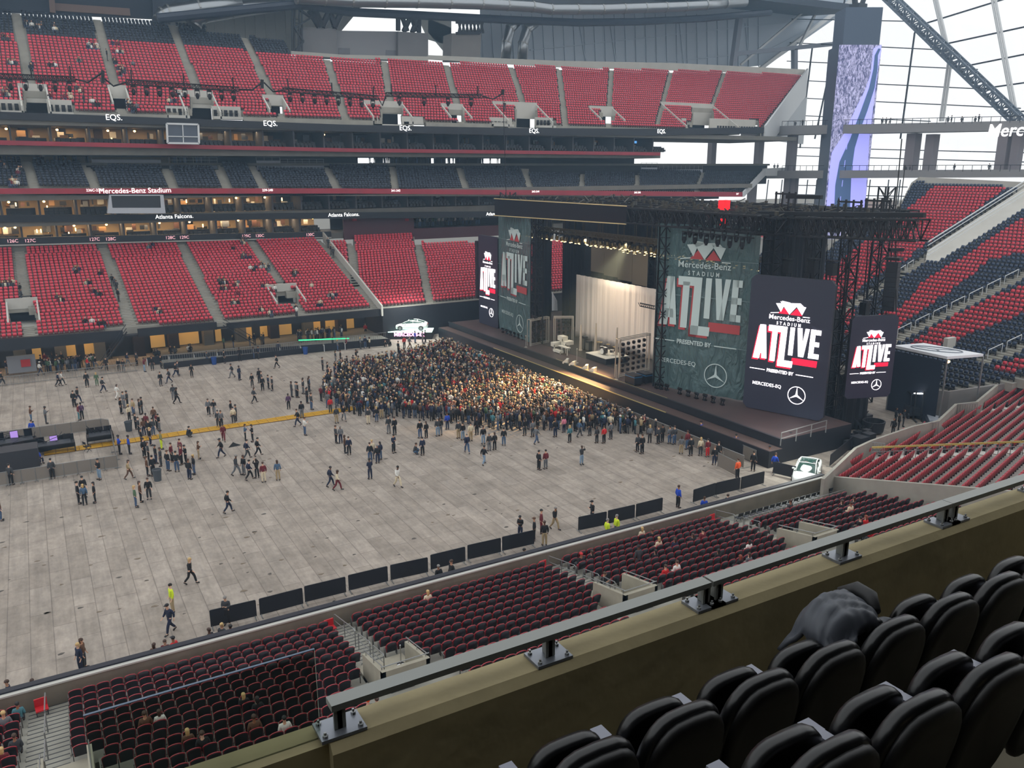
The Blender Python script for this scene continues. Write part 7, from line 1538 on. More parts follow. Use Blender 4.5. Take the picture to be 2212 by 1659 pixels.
wall_people([(332, 1390, 'stand', 'brown', 'brown', 'long'), (355, 1382, 'stand', 'maroon', 'brown', 'long'), (375, 1383, 'stand', 'red', 'black', 'cap'), (452, 1362, 'sit', 'black', 'brown', 'short'), (478, 1350, 'sit', 'dark grey', 'blonde', 'long'), (497, 1354, 'sit', 'dark grey', 'black', 'short'), (14, 1472, 'stand', 'navy', 'brown', 'short'), (69, 1470, 'sit', 'brown', 'brown', 'short'), (947, 1222, 'stand', 'black', 'grey', 'short'), (975, 1215, 'stand', 'black', 'brown', 'short'), (722, 1301, 'sit', 'orange', 'black', 'short'), (1133, 1190, 'sit', 'black', 'black', 'short'), (1522, 1076, 'sit', 'blue', 'brown', 'short'), (1573, 1072, 'sit', 'dark grey', 'brown', 'short')], 'just beyond the black cap of the near wall')
for x, y in ((84, 1000), (72, 945)):
    q = at_z(x, y, 0); person((q[0], q[1], 0), 3.0 if y < 960 else .6, 'stand' if y < 960 else 'sit', 'blue', 'navy', 'brown', 'short', 'inside the fenced camera area')
q = at_z(406, 945, 0); person((q[0], q[1], 0), 2.0, 'squat', 'black', 'dark grey', 'black', 'short', 'bending over at the yellow cable ramp')
# seated in the near bowl, (x, y) of the head in the photo
def bowl_people(rows_):
    for x, y, t, h, st, wh, k in rows_:
        p = at_plane(x, y, NB.p0+np.array([0, 0, .42 if k == 'sit' else .9+.35]), NB.pn); v = 38.7-p[1]; i = round((v-.35)/.84); i = max(i, 0); v = i*.84+.40; X_ = round((p[0]-.1)/.575)*.575+.1
        w = NB.seat_world(-p[0], v-.02, i)
        person((w[0], w[1]+.06, w[2]), math.pi, k, t, 'dark grey', h, st, wh)
bowl_people([(9, 1552, 'grey', 'blonde', 'short', 'in the corner seats by the pale stair', 'sit'), (38, 1533, 'teal', 'black', 'short', 'in the corner seats by the pale stair', 'sit'), (32, 1600, 'dark grey', 'brown', 'short', 'in the corner seats by the pale stair', 'sit'), (5, 1620, 'maroon', 'blonde', 'long', 'in the corner seats by the pale stair', 'sit'),
 (345, 1548, 'white', 'brown', 'long', 'behind the glass guard', 'sit'), (315, 1560, 'brown', 'brown', 'short', 'behind the glass guard', 'sit'), (524, 1505, 'black', 'blonde', 'long', 'behind the glass guard', 'sit'), (552, 1512, 'black', 'black', 'long', 'behind the glass guard', 'sit'), (407, 1592, 'brown', 'blonde', 'long', 'behind the glass guard', 'sit'), (434, 1590, 'black', 'brown', 'short', 'behind the glass guard', 'sit'), (552, 1567, 'brown', 'brown', 'short', 'behind the glass guard', 'sit'), (610, 1556, 'white', 'black', 'short', 'behind the glass guard', 'sit'),
 (920, 1283, 'cream', 'blonde', 'long', 'alone in the front row of the second block', 'sit'), (791, 1522, 'black', 'orange', 'cap', 'just under the parapet', 'sit'), (818, 1524, 'grey', 'brown', 'short', 'just under the parapet', 'sit'),
 (1256, 1206, 'black', 'red', 'cap', 'close to the second railed stair', 'sit'), (1275, 1198, 'black', 'brown', 'long', 'close to the second railed stair', 'sit'), (1390, 1182, 'dark grey', 'black', 'short', 'standing tall among the third block seats', 'stand'), (1381, 1146, 'cream', 'blonde', 'long', 'in the third block near the wall', 'sit'), (1402, 1150, 'black', 'brown', 'short', 'in the third block near the wall', 'sit'), (1416, 1168, 'cream', 'blonde', 'long', 'in the middle of the third block', 'sit'), (1430, 1172, 'black', 'brown', 'long', 'in the middle of the third block', 'sit'), (1458, 1172, 'navy', 'brown', 'long', 'in the middle of the third block', 'sit'), (1415, 1196, 'black', 'black', 'long', 'in the middle of the third block', 'sit'), (1434, 1229, 'red', 'brown', 'short', 'by the second tunnel box', 'sit'), (1460, 1222, 'white', 'brown', 'short', 'by the second tunnel box', 'sit'),
 (1500, 1162, 'black', 'brown', 'long', 'in the third block by the platform stair', 'sit'), (1519, 1155, 'maroon', 'black', 'short', 'in the third block by the platform stair', 'sit'), (1560, 1198, 'black', 'black', 'long', 'in the third block above the handrail', 'sit'), (1594, 1208, 'black', 'red', 'long', 'in the third block above the handrail', 'sit'), (1614, 1202, 'grey', 'brown', 'long', 'in the third block above the handrail', 'sit'), (1630, 1178, 'white', 'black', 'long', 'in the third block above the handrail', 'sit'),
 (1698, 1088, 'dark grey', 'brown', 'short', 'behind the platform rail', 'sit'), (1818, 1090, 'black', 'brown', 'long', 'in the block by the platform', 'sit'), (1838, 1096, 'cream', 'brown', 'short', 'in the block by the platform', 'sit'), (1848, 1083, 'dark grey', 'brown', 'long', 'in the block by the platform', 'sit'), (1846, 1125, 'black', 'black', 'short', 'next to the red hooded pair', 'sit'), (1862, 1122, 'red', 'red', 'long', 'by the third tunnel box in a red hood', 'sit'), (1888, 1148, 'red', 'red', 'cap', 'by the third tunnel box in a red hood', 'sit')])
q = at_z(1325, 1272, 1.2); person((25.0, 33.2, .9), .4, 'phone', 'black', 'dark grey', 'brown', 'short', 'standing inside the second tunnel box')
# the packed crowd ------------------------------------------------------------------------------
poly_px = [(690, 868), (705, 828), (740, 800), (820, 790), (880, 778), (930, 762), (958, 752)]
poly = [tuple(at_z(x, y, 0)[:2]) for x, y in poly_px]+[(48.0, 101), (48.0, 75), (48.0, 60), (48.0, 49.5)]+[tuple(at_z(x, y, 0)[:2]) for x, y in ((1545, 978), (1480, 955), (1400, 940), (1300, 935), (1180, 930), (1080, 930), (980, 915), (880, 905), (780, 900))]
def inpoly(x, y, P_):
    c = False; n = len(P_)
    for i in range(n):
        (x0, y0), (x1, y1) = P_[i], P_[(i+1) % n]
        if (y0 > y) != (y1 > y) and x < (x1-x0)*(y-y0)/(y1-y0)+x0: c = not c
    return c
crg = random.Random(5); pts = []; cells = {}
xs_ = [p[0] for p in poly]; ys_ = [p[1] for p in poly]
for t in range(26000):
    x = crg.uniform(min(xs_), 48.0); y = crg.uniform(min(ys_), max(ys_))
    if not inpoly(x, y, poly): continue
    d = 48-x; keep = 1.0 if d < 22 else max(.25, 1-(d-22)/14)
    if crg.random() > keep: continue
    mind = .50 if d < 16 else .50+.02*(d-16)
    key = (int(x/.8), int(y/.8)); ok = True
    for a in (-1, 0, 1):
        for b in (-1, 0, 1):
            for q in cells.get((key[0]+a, key[1]+b), ()):
                if (q[0]-x)**2+(q[1]-y)**2 < mind**2: ok = False; break
    if ok: cells.setdefault(key, []).append((x, y)); pts.append((x, y))
pts.sort(key=lambda p: p[0]*math.sin(YAW)+p[1]*math.cos(YAW))
n_ind = max(0, 300-sum(1 for o in bpy.data.objects if o.name.startswith('person')))
TOPS = ['black']*16+['dark grey']*7+['navy']*5+['grey']*2+['maroon', 'brown']+['maroon', 'brown', 'khaki', 'denim', 'white', 'cream', 'red', 'green', 'teal']
for x, y in pts[:n_ind]:
    t = crg.choice(TOPS); b = crg.choice(['black', 'dark grey', 'jeans', 'navy', 'jeans', 'grey']); st = crg.choice(['short', 'short', 'long', 'cap', 'long']); h = crg.choice(['brown', 'black', 'blonde', 'brown']) if st != 'cap' else crg.choice(['black', 'red', 'white', 'navy'])
    person((x, y, 0), -math.pi/2+math.pi+crg.gauss(0, .5), crg.choice(['stand', 'stand', 'stand', 'phone', 'cross', 'raise']), t, b, h, st, '', label='person in %s top seen from behind in the packed edge of the crowd' % t, group='people in %s in the packed edge of the crowd' % t)
# low detail figures for the mass of the crowd and the stands
def crowd_figure(kind, seat=False):
    g = MB(); dz = -.5 if seat else 0
    def ring(c, rx, ry, n=6): return [(c[0]+rx*math.cos(2*math.pi*i/n), c[1]+ry*math.sin(2*math.pi*i/n), c[2]) for i in range(n)]
    def loft(rings, k):
        n = len(rings[0]); vs = [p for r_ in rings for p in r_]; fs = [(j*n+i, j*n+(i+1) % n, (j+1)*n+(i+1) % n, (j+1)*n+i) for j in range(len(rings)-1) for i in range(n)]+[tuple(range(n-1, -1, -1)), tuple((len(rings)-1)*n+i for i in range(n))]; g.add(vs, fs, k)
    loft([ring((0, 0, .88+dz), .17, .13), ring((0, 0, 1.12+dz), .16, .12), ring((0, 0, 1.36+dz), .22, .13), ring((0, 0, 1.46+dz), .08, .07)], 0)
    for s in (-1, 1):
        if kind == 'raise': g.tube([(s*.22, 0, 1.38+dz), (s*.26, -.15, 1.42+dz)], [.06, .05], 5, 0); g.tube([(s*.26, -.15, 1.42+dz), (s*.12, -.25, 1.65+dz)], [.045, .035], 5, 2)
        else: g.tube([(s*.23, 0, 1.38+dz), (s*.27, .02, 1.12+dz), (s*.22, -.12, .92+dz)], [.06, .05, .04], 5, 0); g.ell((s*.21, -.14, .88+dz), (.04, .04, .05), 2, 5, 3)
        if seat: g.tube([(s*.1, 0, .44), (s*.13, -.42, .46), (s*.13, -.42, .05)], [.09, .065, .05], 5, 1)
        else: g.tube([(s*.09, 0, .92), (s*.1, -.01, .5), (s*.11, .01, .04)], [.09, .065, .05], 5, 1); g.ell((s*.11, -.06, .04), (.05, .12, .04), 4, 5, 3)
    g.ell((0, -.015, 1.62+dz), (.085, .10, .115), 2, 7, 5); g.ell((0, .02, 1.655+dz), (.095, .108, .095), 3, 7, 5)
    if kind == 'long': g.ell((0, .08, 1.55+dz), (.09, .06, .15), 3, 6, 4)
    return np.array(g.v), g.f, np.array(g.m)
CF = {k: crowd_figure(k) for k in ('stand', 'raise', 'long')}; CFS = {k: crowd_figure(k, True) for k in ('stand', 'long')}
CM = [mat('crowd_%s' % k.replace(' ', '_').replace('-', '_'), v, .85) for k, v in COLS.items()]; CN = list(COLS)
HM = [mat('crowd_hair_'+k, v, .6) for k, v in HAIRS.items()]; HN = list(HAIRS); SM = [mat('crowd_skin_%d' % i, v, .55) for i, v in enumerate(SKINS)]
ALLM = CM+HM+SM+[mat('shoe_dark', rgb(30, 28, 30), .6)]
def mass(name, items, label, cat):
    V = []; LP_ = []; TOT = []; MI = []; off_ = 0
    for (x, y, z, hd, s, T, top, bot, hair, sk) in items:
        tv, tf, tm = T; ca, sa = math.cos(hd)*s, math.sin(hd)*s; v = np.empty_like(tv); v[:, 0] = tv[:, 0]*ca-tv[:, 1]*sa+x; v[:, 1] = tv[:, 0]*sa+tv[:, 1]*ca+y; v[:, 2] = tv[:, 2]*s+z
        lut = np.array([CN.index(top), CN.index(bot), len(CM)+len(HM)+sk, (len(CM)+HN.index(hair)) if hair in HN else CN.index(hair), len(ALLM)-1])
        V.append(v); LP_.append(np.array([i for f in tf for i in f])+off_); TOT.append(np.array([len(f) for f in tf])); MI.append(lut[tm]); off_ += len(tv)
    V = np.concatenate(V); LP_ = np.concatenate(LP_); TOT = np.concatenate(TOT); MI = np.concatenate(MI)
    me = bpy.data.meshes.new(name); me.vertices.add(len(V)); me.vertices.foreach_set('co', V.astype(np.float32).ravel()); me.loops.add(len(LP_)); me.loops.foreach_set('vertex_index', LP_.astype(np.int32))
    me.polygons.add(len(TOT)); me.polygons.foreach_set('loop_start', np.concatenate([[0], np.cumsum(TOT)[:-1]]).astype(np.int32))
    for m_ in ALLM: me.materials.append(m_)
    me.polygons.foreach_set('material_index', MI.astype(np.int32)); me.polygons.foreach_set('use_smooth', [True]*len(TOT)); me.update(calc_edges=True)
    o = bpy.data.objects.new(name, me); C.objects.link(o); return tag(o, label, cat, None, 'stuff')
items = []
for x, y in pts[n_ind:]:
    st = crg.choice(['stand', 'stand', 'long', 'raise']) if crg.random() < .6 else 'stand'; hair = crg.choice(['brown', 'black', 'blonde', 'brown', 'blonde', 'grey', 'red']) if crg.random() < .8 else crg.choice(['black', 'white', 'red', 'navy', 'cream'])
    if hair == 'red' and crg.random() < .5: hair = 'brown'
    items.append((x, y, 0, math.pi/2+crg.gauss(0, .6), crg.uniform(.92, 1.05), CF[st], crg.choice(TOPS), crg.choice(['black', 'dark grey', 'jeans', 'navy']), hair, crg.choice([0, 0, 1, 2, 3, 4])))
mass('crowd', items, 'dense standing crowd packed against the pit barrier before the stage', 'crowd')
items = []
def seated_at(bank, x, y, n=3, sp_=7):
    for k in range(n):
        u, v = bank.uv((x+crg.uniform(-sp_, sp_), y+crg.uniform(-sp_*.4, sp_*.4))); i = max(0, round((v-.4)/bank.tread)); w = bank.seat_world(u, i*bank.tread+bank.tread*.4, i)
        items.append((w[0], w[1]-.12 if bank is not END else w[1], w[2]+.02, math.atan2(bank.n[1], bank.n[0])-math.pi/2, 1.0, CFS[crg.choice(['stand', 'long'])], crg.choice(['black', 'dark grey', 'white', 'navy', 'grey', 'cream', 'black', 'maroon']), crg.choice(['black', 'jeans', 'dark grey']), crg.choice(['brown', 'black', 'blonde']), crg.choice([0, 1, 2, 3])))
for x, y, n in ((112, 518, 3), (165, 584, 6), (219, 592, 2), (187, 614, 4), (208, 636, 5), (129, 650, 5), (190, 693, 2), (222, 697, 2), (322, 534, 3), (340, 676, 4), (528, 522, 8), (530, 554, 8), (548, 583, 3), (570, 577, 6), (481, 610, 8), (515, 612, 4), (482, 624, 8), (568, 620, 2), (590, 628, 2), (508, 634, 1), (508, 656, 4), (568, 668, 2), (590, 682, 2), (640, 592, 6), (678, 615, 1), (716, 640, 7), (690, 660, 3), (10, 618, 6), (20, 612, 4), (505, 540, 1)): seated_at(LOW, x, y, n, 9)
for x, y, n in ((14, 84, 3), (25, 135, 9), (68, 144, 3), (110, 141, 3), (165, 131, 3), (200, 101, 11), (255, 112, 5), (250, 95, 2), (250, 136, 3), (262, 148, 8), (264, 158, 8), (281, 137, 1), (10, 202, 10), (105, 205, 3), (147, 208, 3), (172, 195, 3), (207, 223, 4), (278, 226, 4), (292, 232, 4), (385, 204, 4), (368, 219, 3), (86, 60, 6), (60, 55, 4), (120, 60, 3)): seated_at(UP, x, y, n, 9)
for x, y, n in ((45, 372, 4), (30, 396, 6), (8, 360, 3)): seated_at(CLUB, x, y, n, 9)
# standing spectators at the club bar, the corner bar and the field-level clubs
def line_people(x0, y0, x1, y1, n, Y=None, z=None, dz=0):
    for k in range(n):
        t = crg.random(); x = x0+(x1-x0)*t; y = y0+(y1-y0)*t; p = at_Y(x, y, Y+crg.uniform(0, 1.5)); items.append((p[0], p[1], (z if z is not None else p[2])-dz, crg.uniform(0, 6.28), 1.0, CF[crg.choice(['stand', 'long'])], crg.choice(['black', 'black', 'navy', 'dark grey', 'grey', 'white', 'green']), crg.choice(['black', 'jeans', 'dark grey']), crg.choice(['brown', 'black', 'blonde']), crg.choice([0, 1, 2, 3])))
line_people(368, 352, 462, 354, 20, 141.6, 25.0); line_people(78, 340, 190, 343, 16, 141.6, 25.0); line_people(770, 352, 1080, 352, 46, 141.8, 25.0); line_people(888, 490, 1036, 492, 70, 137.5, 14.0)
line_people(90, 760, 210, 752, 26, 112.5, 0); line_people(640, 715, 740, 712, 26, 112.5, .6); line_people(330, 735, 420, 728, 8, 112.5, 0); line_people(480, 730, 600, 722, 6, 112.5, .6)
for x, y in ((249, 620), (253, 628), (256, 645), (243, 612), (45, 635), (47, 648), (715, 545), (720, 553), (709, 530), (640, 678), (642, 690), (232, 128), (182, 222), (1090, 238)):
    bk = LOW if y > 300 else UP; u, v = bk.uv((x, y)); i = max(0, round(v/bk.tread)); w = bk.seat_world(u, v, i); items.append((w[0], w[1], w[2], crg.uniform(0, 6.2), 1.0, CF['stand'], crg.choice(['black', 'dark grey', 'white']), 'dark grey', 'brown', 1))
for x, y in ((1717, 268), (1733, 266), (1905, 263), (1913, 263), (1922, 264), (2046, 262), (2054, 260), (2076, 262), (2105, 262), (2113, 258), (1672, 360), (1679, 360), (1955, 366), (2060, 364), (2135, 364), (1964, 366)):
    p = at_X(x, y+10, BR+1); items.append((p[0], p[1], p[2], crg.uniform(0, 6.2), 1.0, CF['stand'], 'dark grey', 'black', 'black', 2))
for x, y in ((1928, 942), (1940, 930), (1950, 922), (1933, 918)): p = at_z(x, y, 0); items.append((p[0], p[1], 0, crg.uniform(0, 6.2), 1.0, CF['stand'], 'black', 'black', 'black', 2))
mass('spectators', items, 'small far spectators scattered over the seats, bars and bridge decks', 'people')
# ------------------------------------------------------------------ things on the floor and around it
# lighting truss segments hanging before the upper tier
for i, (a, b, n) in enumerate((((-30, 163), (163, 171), 6), ((272, 177), (516, 193), 9), ((612, 194), (817, 211), 8), ((835, 204), (1042, 208), 4))):
    A = at_Y(a[0], a[1], 96); B = at_Y(b[0], b[1], 96); g = MB(); lattice(g, (0, 0, 0), B-A, .42, 40, .06)
    for k in range(3): c = (B-A)*(k*.45+.05); g.bar(c, c+[0, 0, 1.2], .12)
    tag(g.build('lighting_truss', truss_black, None, tuple(A)), ['black lighting truss hanging before the upper tier at the frame edge', 'long black lighting truss hanging before the second upper tunnel', 'black lighting truss hanging before the middle of the upper tier', 'thin black lighting truss closest to the stage hanging before the upper tier'][i], 'truss')
    for k in range(n):
        s = next_light1(); c = A+(B-A)*((k+.5)/n); s.location = tuple(c-[0, 0, .25]); tag(s, 'small black light under the hanging truss before the upper tier, %s segment' % ORD[i], 'stage light', 'lights under hanging truss %s segment' % ORD[i])
g = MB()
for P_ in (((163, 171), (190, 178), (222, 156)), ((226, 170), (245, 186), (272, 178)), ((516, 193), (545, 194), (566, 178)), ((570, 178), (590, 198), (612, 195)), ((817, 211), (826, 228), (834, 205)), ((1042, 208), (1065, 214), (1086, 202))): g.tube([at_Y(x, y, 96) for x, y in P_], .09, 5)
g.bar(at_Y(222, 180, 96), at_Y(222, 152, 96), .3); g.bar(at_Y(566, 190, 96), at_Y(566, 172, 96), .3); g.bar(at_Y(1086, 205, 96), at_Y(1086, 193, 96), .3); g.bar(at_Y(1086, 193, 96), at_Y(1094, 440, 96), .06)
tag(g.build('truss_cables', truss_black), 'sagging black cables linking the hanging lighting trusses', 'cables', None, 'stuff')
# walkway wall at the corner of the lower tier
g = MB(); a = LOW.P(*LOW.uv((697, 512)), dz=.8); b = LOW.P(*LOW.uv((824, 668)), dz=.5); g.prism([a-[0, 0, 1.5], b-[0, 0, 1.5], b, a], (.25, 0, 0)); struct(g.build('wall_corner_walkway', concrete_light))
g = MB(); a = at_Y(762, 499, 136); b = at_Y(888, 497, 136)
for k in range(16): c = a+(b-a)*k/15; g.bar(c, c-[0, 0, 1.0], .05)
g.bar(a, b, .06); tag(g.build('guard_rail', steel), 'rail closing the top of the red corner block', 'railing')
# fenced camera area ---------------------------------------------------------------------------
fence_m = mat('grey_fence_mesh', rgb(132, 124, 116), .6, alpha=.88)
def fence_run(pxs, n, h, label0, sides=None):
    P_ = [at_z(x, y, h) for x, y in pxs]; k = 0
    for a, b, m_ in zip(P_[:-1], P_[1:], n):
        for i in range(m_):
            A = a+(b-a)*i/m_; B = a+(b-a)*(i+1)/m_; d = B-A; W = float(np.linalg.norm(d)); r = empty('fence_panel', (A[0], A[1], 0), math.atan2(d[1], d[0]))
            g = MB(); g.b2((.04, -.01, .12), (W-.04, .01, h-.04)); g.build('mesh_sheet', fence_m, r)
            g = MB()
            for x in (.02, W-.02): g.tube([(x, 0, 0), (x, 0, h)], .02, 5)
            for z in (.1, h): g.tube([(0, 0, z), (W, 0, z)], .02, 5)
            for q in range(int(W/.16)): g.bar((.1+q*.16, 0, .1), (.1+q*.16, 0, h), .012)
            for x in (.1, W-.1): g.bar((x, -.28, .02), (x, .28, .02), .04)
            g.build('panel_frame', steel, r); tag(r, label0 % ORD[k], 'fence', 'fence panels of the camera area'); k += 1
fence_run([(-20, 935), (217, 904), (234, 906)], [7, 1], 1.15, 'grey mesh fence panel at the rear of the camera area, %s along')
fence_run([(234, 906), (252, 983)], [5], 1.15, 'grey mesh fence panel on the crowd side of the camera area, %s along')
fence_run([(-20, 1024), (252, 983)], [9], 1.15, 'grey mesh fence panel at the front of the camera area, %s along')
def desk(x, y, w, label, lit=True, rz=0.0, tall=1.5):
    p = at_z(x, y, 0); r = empty('control_desk', (p[0], p[1], 0), rz, label, 'desk'); bm_ = mat('desk_black', rgb(22, 23, 27), .5)
    g = MB(); g.b2((-w/2, -.5, .75), (w/2, .5, .85)); g.b2((-w/2, -.5, 0), (-w/2+.08, .5, .75)); g.b2((w/2-.08, -.5, 0), (w/2, .5, .75)); g.b2((-w/2, .4, .2), (w/2, .48, .75)); g.build('desk_table', bm_, r)
    g = MB(); g.prism([(-w*.4, -.3, .85), (w*.4, -.3, .85), (w*.4, .25, 1.05), (-w*.4, .25, 1.05)], (0, .05, -.06)); g.build('mixing_console', mat('console_grey', rgb(52, 54, 60), .4), r)
    for k in range(3):
        xx = -w*.32+k*w*.32; g = MB(); g.b2((xx-.32, .30, 1.0), (xx+.32, .36, tall)); mo = g.build('monitor', bm_, r); g = MB(); g.b2((xx-.29, .285, 1.04), (xx+.29, .30, tall-.04)); g.build('monitor_screen', mat('monitor_picture_lit', rgb(150, 120, 190), emit=1.0) if (lit and k == 1) else mat('monitor_off', rgb(20, 22, 30), .2), mo)
    g = MB(); rg = random.Random(int(x)+3)
    for k in range(14): g.b2((rg.uniform(-w/2, w/2), rg.uniform(.5, .9), rg.uniform(0, 1)), (rg.uniform(-w/2, w/2)*.2+rg.uniform(-w/2, w/2)*.8, rg.uniform(.9, 1.2), rg.uniform(.3, 1.3))) if k % 2 else g.tube([(rg.uniform(-w/2, w/2), .3, .9), (rg.uniform(-w/2, w/2), rg.uniform(-.8, .8), rg.uniform(1.2, 1.9))], .025, 5)
    g.build('desk_gear', steel_dark, r); return r
desk(120, 978, 3.2, 'black control desk with a purple lit monitor in the fenced area'); desk(36, 972, 3.4, 'big black control desk at the frame edge in the fenced area', True, .1, 1.7); desk(218, 958, 2.2, 'smaller control desk in the fence corner beside the cable ramp', False)
desk(20, 1000, 3.0, 'low black console behind the front fence at the frame edge', False)
g = MB(); p = at_z(40, 1008, 0); g.b2((-3.4, -1.0, 0), (1.6, 1.0, 1.6)); g.b2((-3.4, -1.0, 1.6), (1.6, 1.0, 1.66)); tag(g.build('black_riser_box', mat('riser_grey_black', rgb(44, 44, 50), .6), None, tuple(p)), 'dark sheeted camera riser by the front fence at the frame edge', 'riser')
for i, (x, y, rz) in enumerate(((75, 965, .3), (190, 975, 2.0), (176, 930, 1.2), (62, 1000, .9))):
    r = empty('director_chair', tuple(at_z(x, y, 0)), rz, ['black folding director chair behind the two desks', 'black folding director chair tipped near the cable ramp', 'black folding director chair by the rear fence', 'black folding director chair at the dark riser'][i], 'chair'); g = MB()
    for s in (-.24, .24): g.bar((s, -.22, 0), (s, .22, .48), .03); g.bar((s, .22, 0), (s, -.22, .48), .03); g.bar((s, .22, .4), (s, .26, .95), .03)
    g.build('chair_frame', steel_dark, r); g = MB(); g.b2((-.25, -.22, .46), (.25, .22, .49)); g.build('seat', drape, r); g = MB(); g.b2((-.25, .23, .72), (.25, .26, .93)); g.build('backrest', drape, r)
# cable ramp
a = at_z(258, 956, 0); b = at_z(800, 877, 0); c = at_z(150, 972, 0); d = (b-a)/np.linalg.norm(b-a); nn = np.array([-d[1], d[0], 0]); yel = mat('ramp_yellow', rgb(206, 158, 40), .5, noise=.12, nscale=2); brn = mat('ramp_brown', rgb(110, 78, 34), .6)
r = empty('cable_ramp', tuple(a), 0, 'yellow cable ramp crossing the floor from the fenced area into the crowd', 'cable ramp'); Lr = float(np.linalg.norm(b-a)); back = 6.0
g = MB(); g.prism([nn*-.75-d*back, d*Lr-nn*.75, d*Lr+nn*.75, nn*.75-d*back], (0, 0, .035)); g.build('ramp_channel', brn, r)
g = MB()
for o_ in (-.62, -.36, -.08, .2, .48):
    k = -back
    while k < Lr: g.prism([d*k+nn*o_, d*(k+.88)+nn*o_, d*(k+.88)+nn*(o_+.17), d*k+nn*(o_+.17)], (0, 0, .06)); k += .92
g.build('ramp_lids', yel, r)
# bins
def bin_(x, y, m, label, h=.95):
    r = empty('rubbish_bin', tuple(at_z(x, y, 0)), 0, label, 'bin'); g = MB(); g.lathe([(.27, 0), (.34, h*.9), (.36, h*.9), (.36, h), (.31, h), (.28, h*.6)], (0, 0, 0), 18); g.build('bin_body', m, r, smooth=False); g = MB(); g.lathe([(.3, h*.72), (.31, h*.9), (.3, h*.92)], (0, 0, 0), 14); g.build('bin_bag', mat('bin_bag', rgb(60, 62, 66), .4), r)
gb = mat('bin_grey', rgb(70, 76, 82), .6); bb = mat('bin_blue', rgb(28, 70, 140), .5)
bin_(279, 931, gb, 'round grey rubbish bin beside the tight group'); bin_(341, 1038, gb, 'round grey rubbish bin in front of the ring of friends'); bin_(463, 787, bb, 'blue rubbish bin at the far barrier, farther from the crowd'); bin_(660, 765, bb, 'blue rubbish bin at the far barrier, closer to the crowd')
# far barrier, terrace rails
bot = [(318, 791), (366, 786), (420, 782), (470, 778), (515, 775), (560, 770), (605, 767), (650, 764), (700, 760), (745, 756), (790, 752), (838, 748)]
for i, (p_, q_) in enumerate(zip(bot[:-1], bot[1:])):
    A, B = at_z(*p_, 0), at_z(*q_, 0); W = float(np.linalg.norm(B-A))-.12; r = empty('crowd_barrier', (A[0], A[1], 0), math.atan2(B[1]-A[1], B[0]-A[0]), 'black covered barrier on the far side of the floor, %s from the corner queue' % ORD[i], 'barrier', 'black barriers on the far side'); g = MB(); g.b2((.06, 0, .1), (W, .06, 1.1)); g.build('cover_sheet', bar_m, r); g = MB(); g.b2((0, -.06, 0), (.09, 0, .95)); g.build('white_post', white_paint, r)
mb = MB(); a = at_z(338, 766, .6); mb.b2((a[0], 108.2, 0), (42.5, 119, .6)); struct(mb.build('terrace_floor', concrete_dark)); mb = MB(); mb.b2((a[0], 108.0, 0), (42.5, 108.2, .75)); struct(mb.build('wall_terrace_front', black_wrap))
g = MB()
for X0, X1 in ((a[0], 19), (19.3, 30), (30.3, 42)):
    for z in (.7, 1.7): g.bar((X0, 108.1, z), (X1, 108.1, z), .06)
    n = int((X1-X0)/.28)
    for k in range(n+1): g.bar((X0+k*.28, 108.1, .7), (X0+k*.28, 108.1, 1.7), .03)
tag(g.build('guard_rail', steel), 'long barred rail of the terrace in front of the lit field clubs', 'railing')
g = MB(); x0, x1 = -6.0, 9.5
for z in (.1, 1.05): g.bar((x0, 108.6, z), (x1, 108.6, z), .06)
for k in range(52): g.bar((x0+k*.3, 108.6, .1), (x0+k*.3, 108.6, 1.05), .03)
tag(g.build('guard_rail', steel), 'low barred rail behind the corner queue', 'railing')
g = MB(); a, b = at_Y(645, 735, 108.0), at_Y(754, 731, 108.0); g.bar(a, b, .12); tag(g.build('green_light_strip', mat('green_led', rgb(60, 230, 150), emit=1.4)), 'glowing green light strip on the terrace front', 'lamp')
g = MB()
for sx, X0, X1, z0, z1 in ((0, 5.6, 9.0, .3, 4.6), (0, 20.5, 24.5, 4.3, 1.2)):
    for dz in (0, .5): g.bar((X0, 110.9, z0+dz+.4), (X1, 110.9, z1+dz+.4), .07)
    g.bar((X0, 110.8, z0), (X1, 110.8, z1), .3, .12)
    tag(g.build('steel_stair', steel_dark), 'dark steel stair dropping to the floor, %s' % ('by the corner queue' if X0 < 10 else 'behind the terrace rail'), 'stairs'); g = MB()
g = MB(); g.b2((0, 0, .2), (3.0, .3, 2.3)); p = at_Y(14, 778, 114); tag(g.build('white_kiosk_panel', mat('kiosk_white', rgb(140, 142, 148), .6), None, (float(p[0]), 114.0, 0)), 'pale kiosk panel behind the corner queue', 'kiosk')
g = MB(); g.b2((0, 0, .9), (1.0, .1, 1.8)); p = at_Y(42, 765, 113.9); tag(g.build('red_sign', mat('sign_red', rgb(190, 40, 40), .6), None, (float(p[0]), 113.8, 0)), 'red sign on the pale kiosk panel', 'sign')
# lit ceiling slats of the field clubs
g = MB()
for X0, X1 in ((1.5, 6.5), (12, 19), (24, 29), (34, 40)):
    for k in range(5): g.bar((X0+k*(X1-X0)/5, 116, 3.6), (X0+k*(X1-X0)/5+.7, 118.4, 3.6), .16, .05)
tag(g.build('club_ceiling_lamps', mat('club_lamp', rgb(255, 200, 120), emit=5)), 'slanting warm ceiling lamps inside the field-level clubs', 'lamps', None, 'stuff')
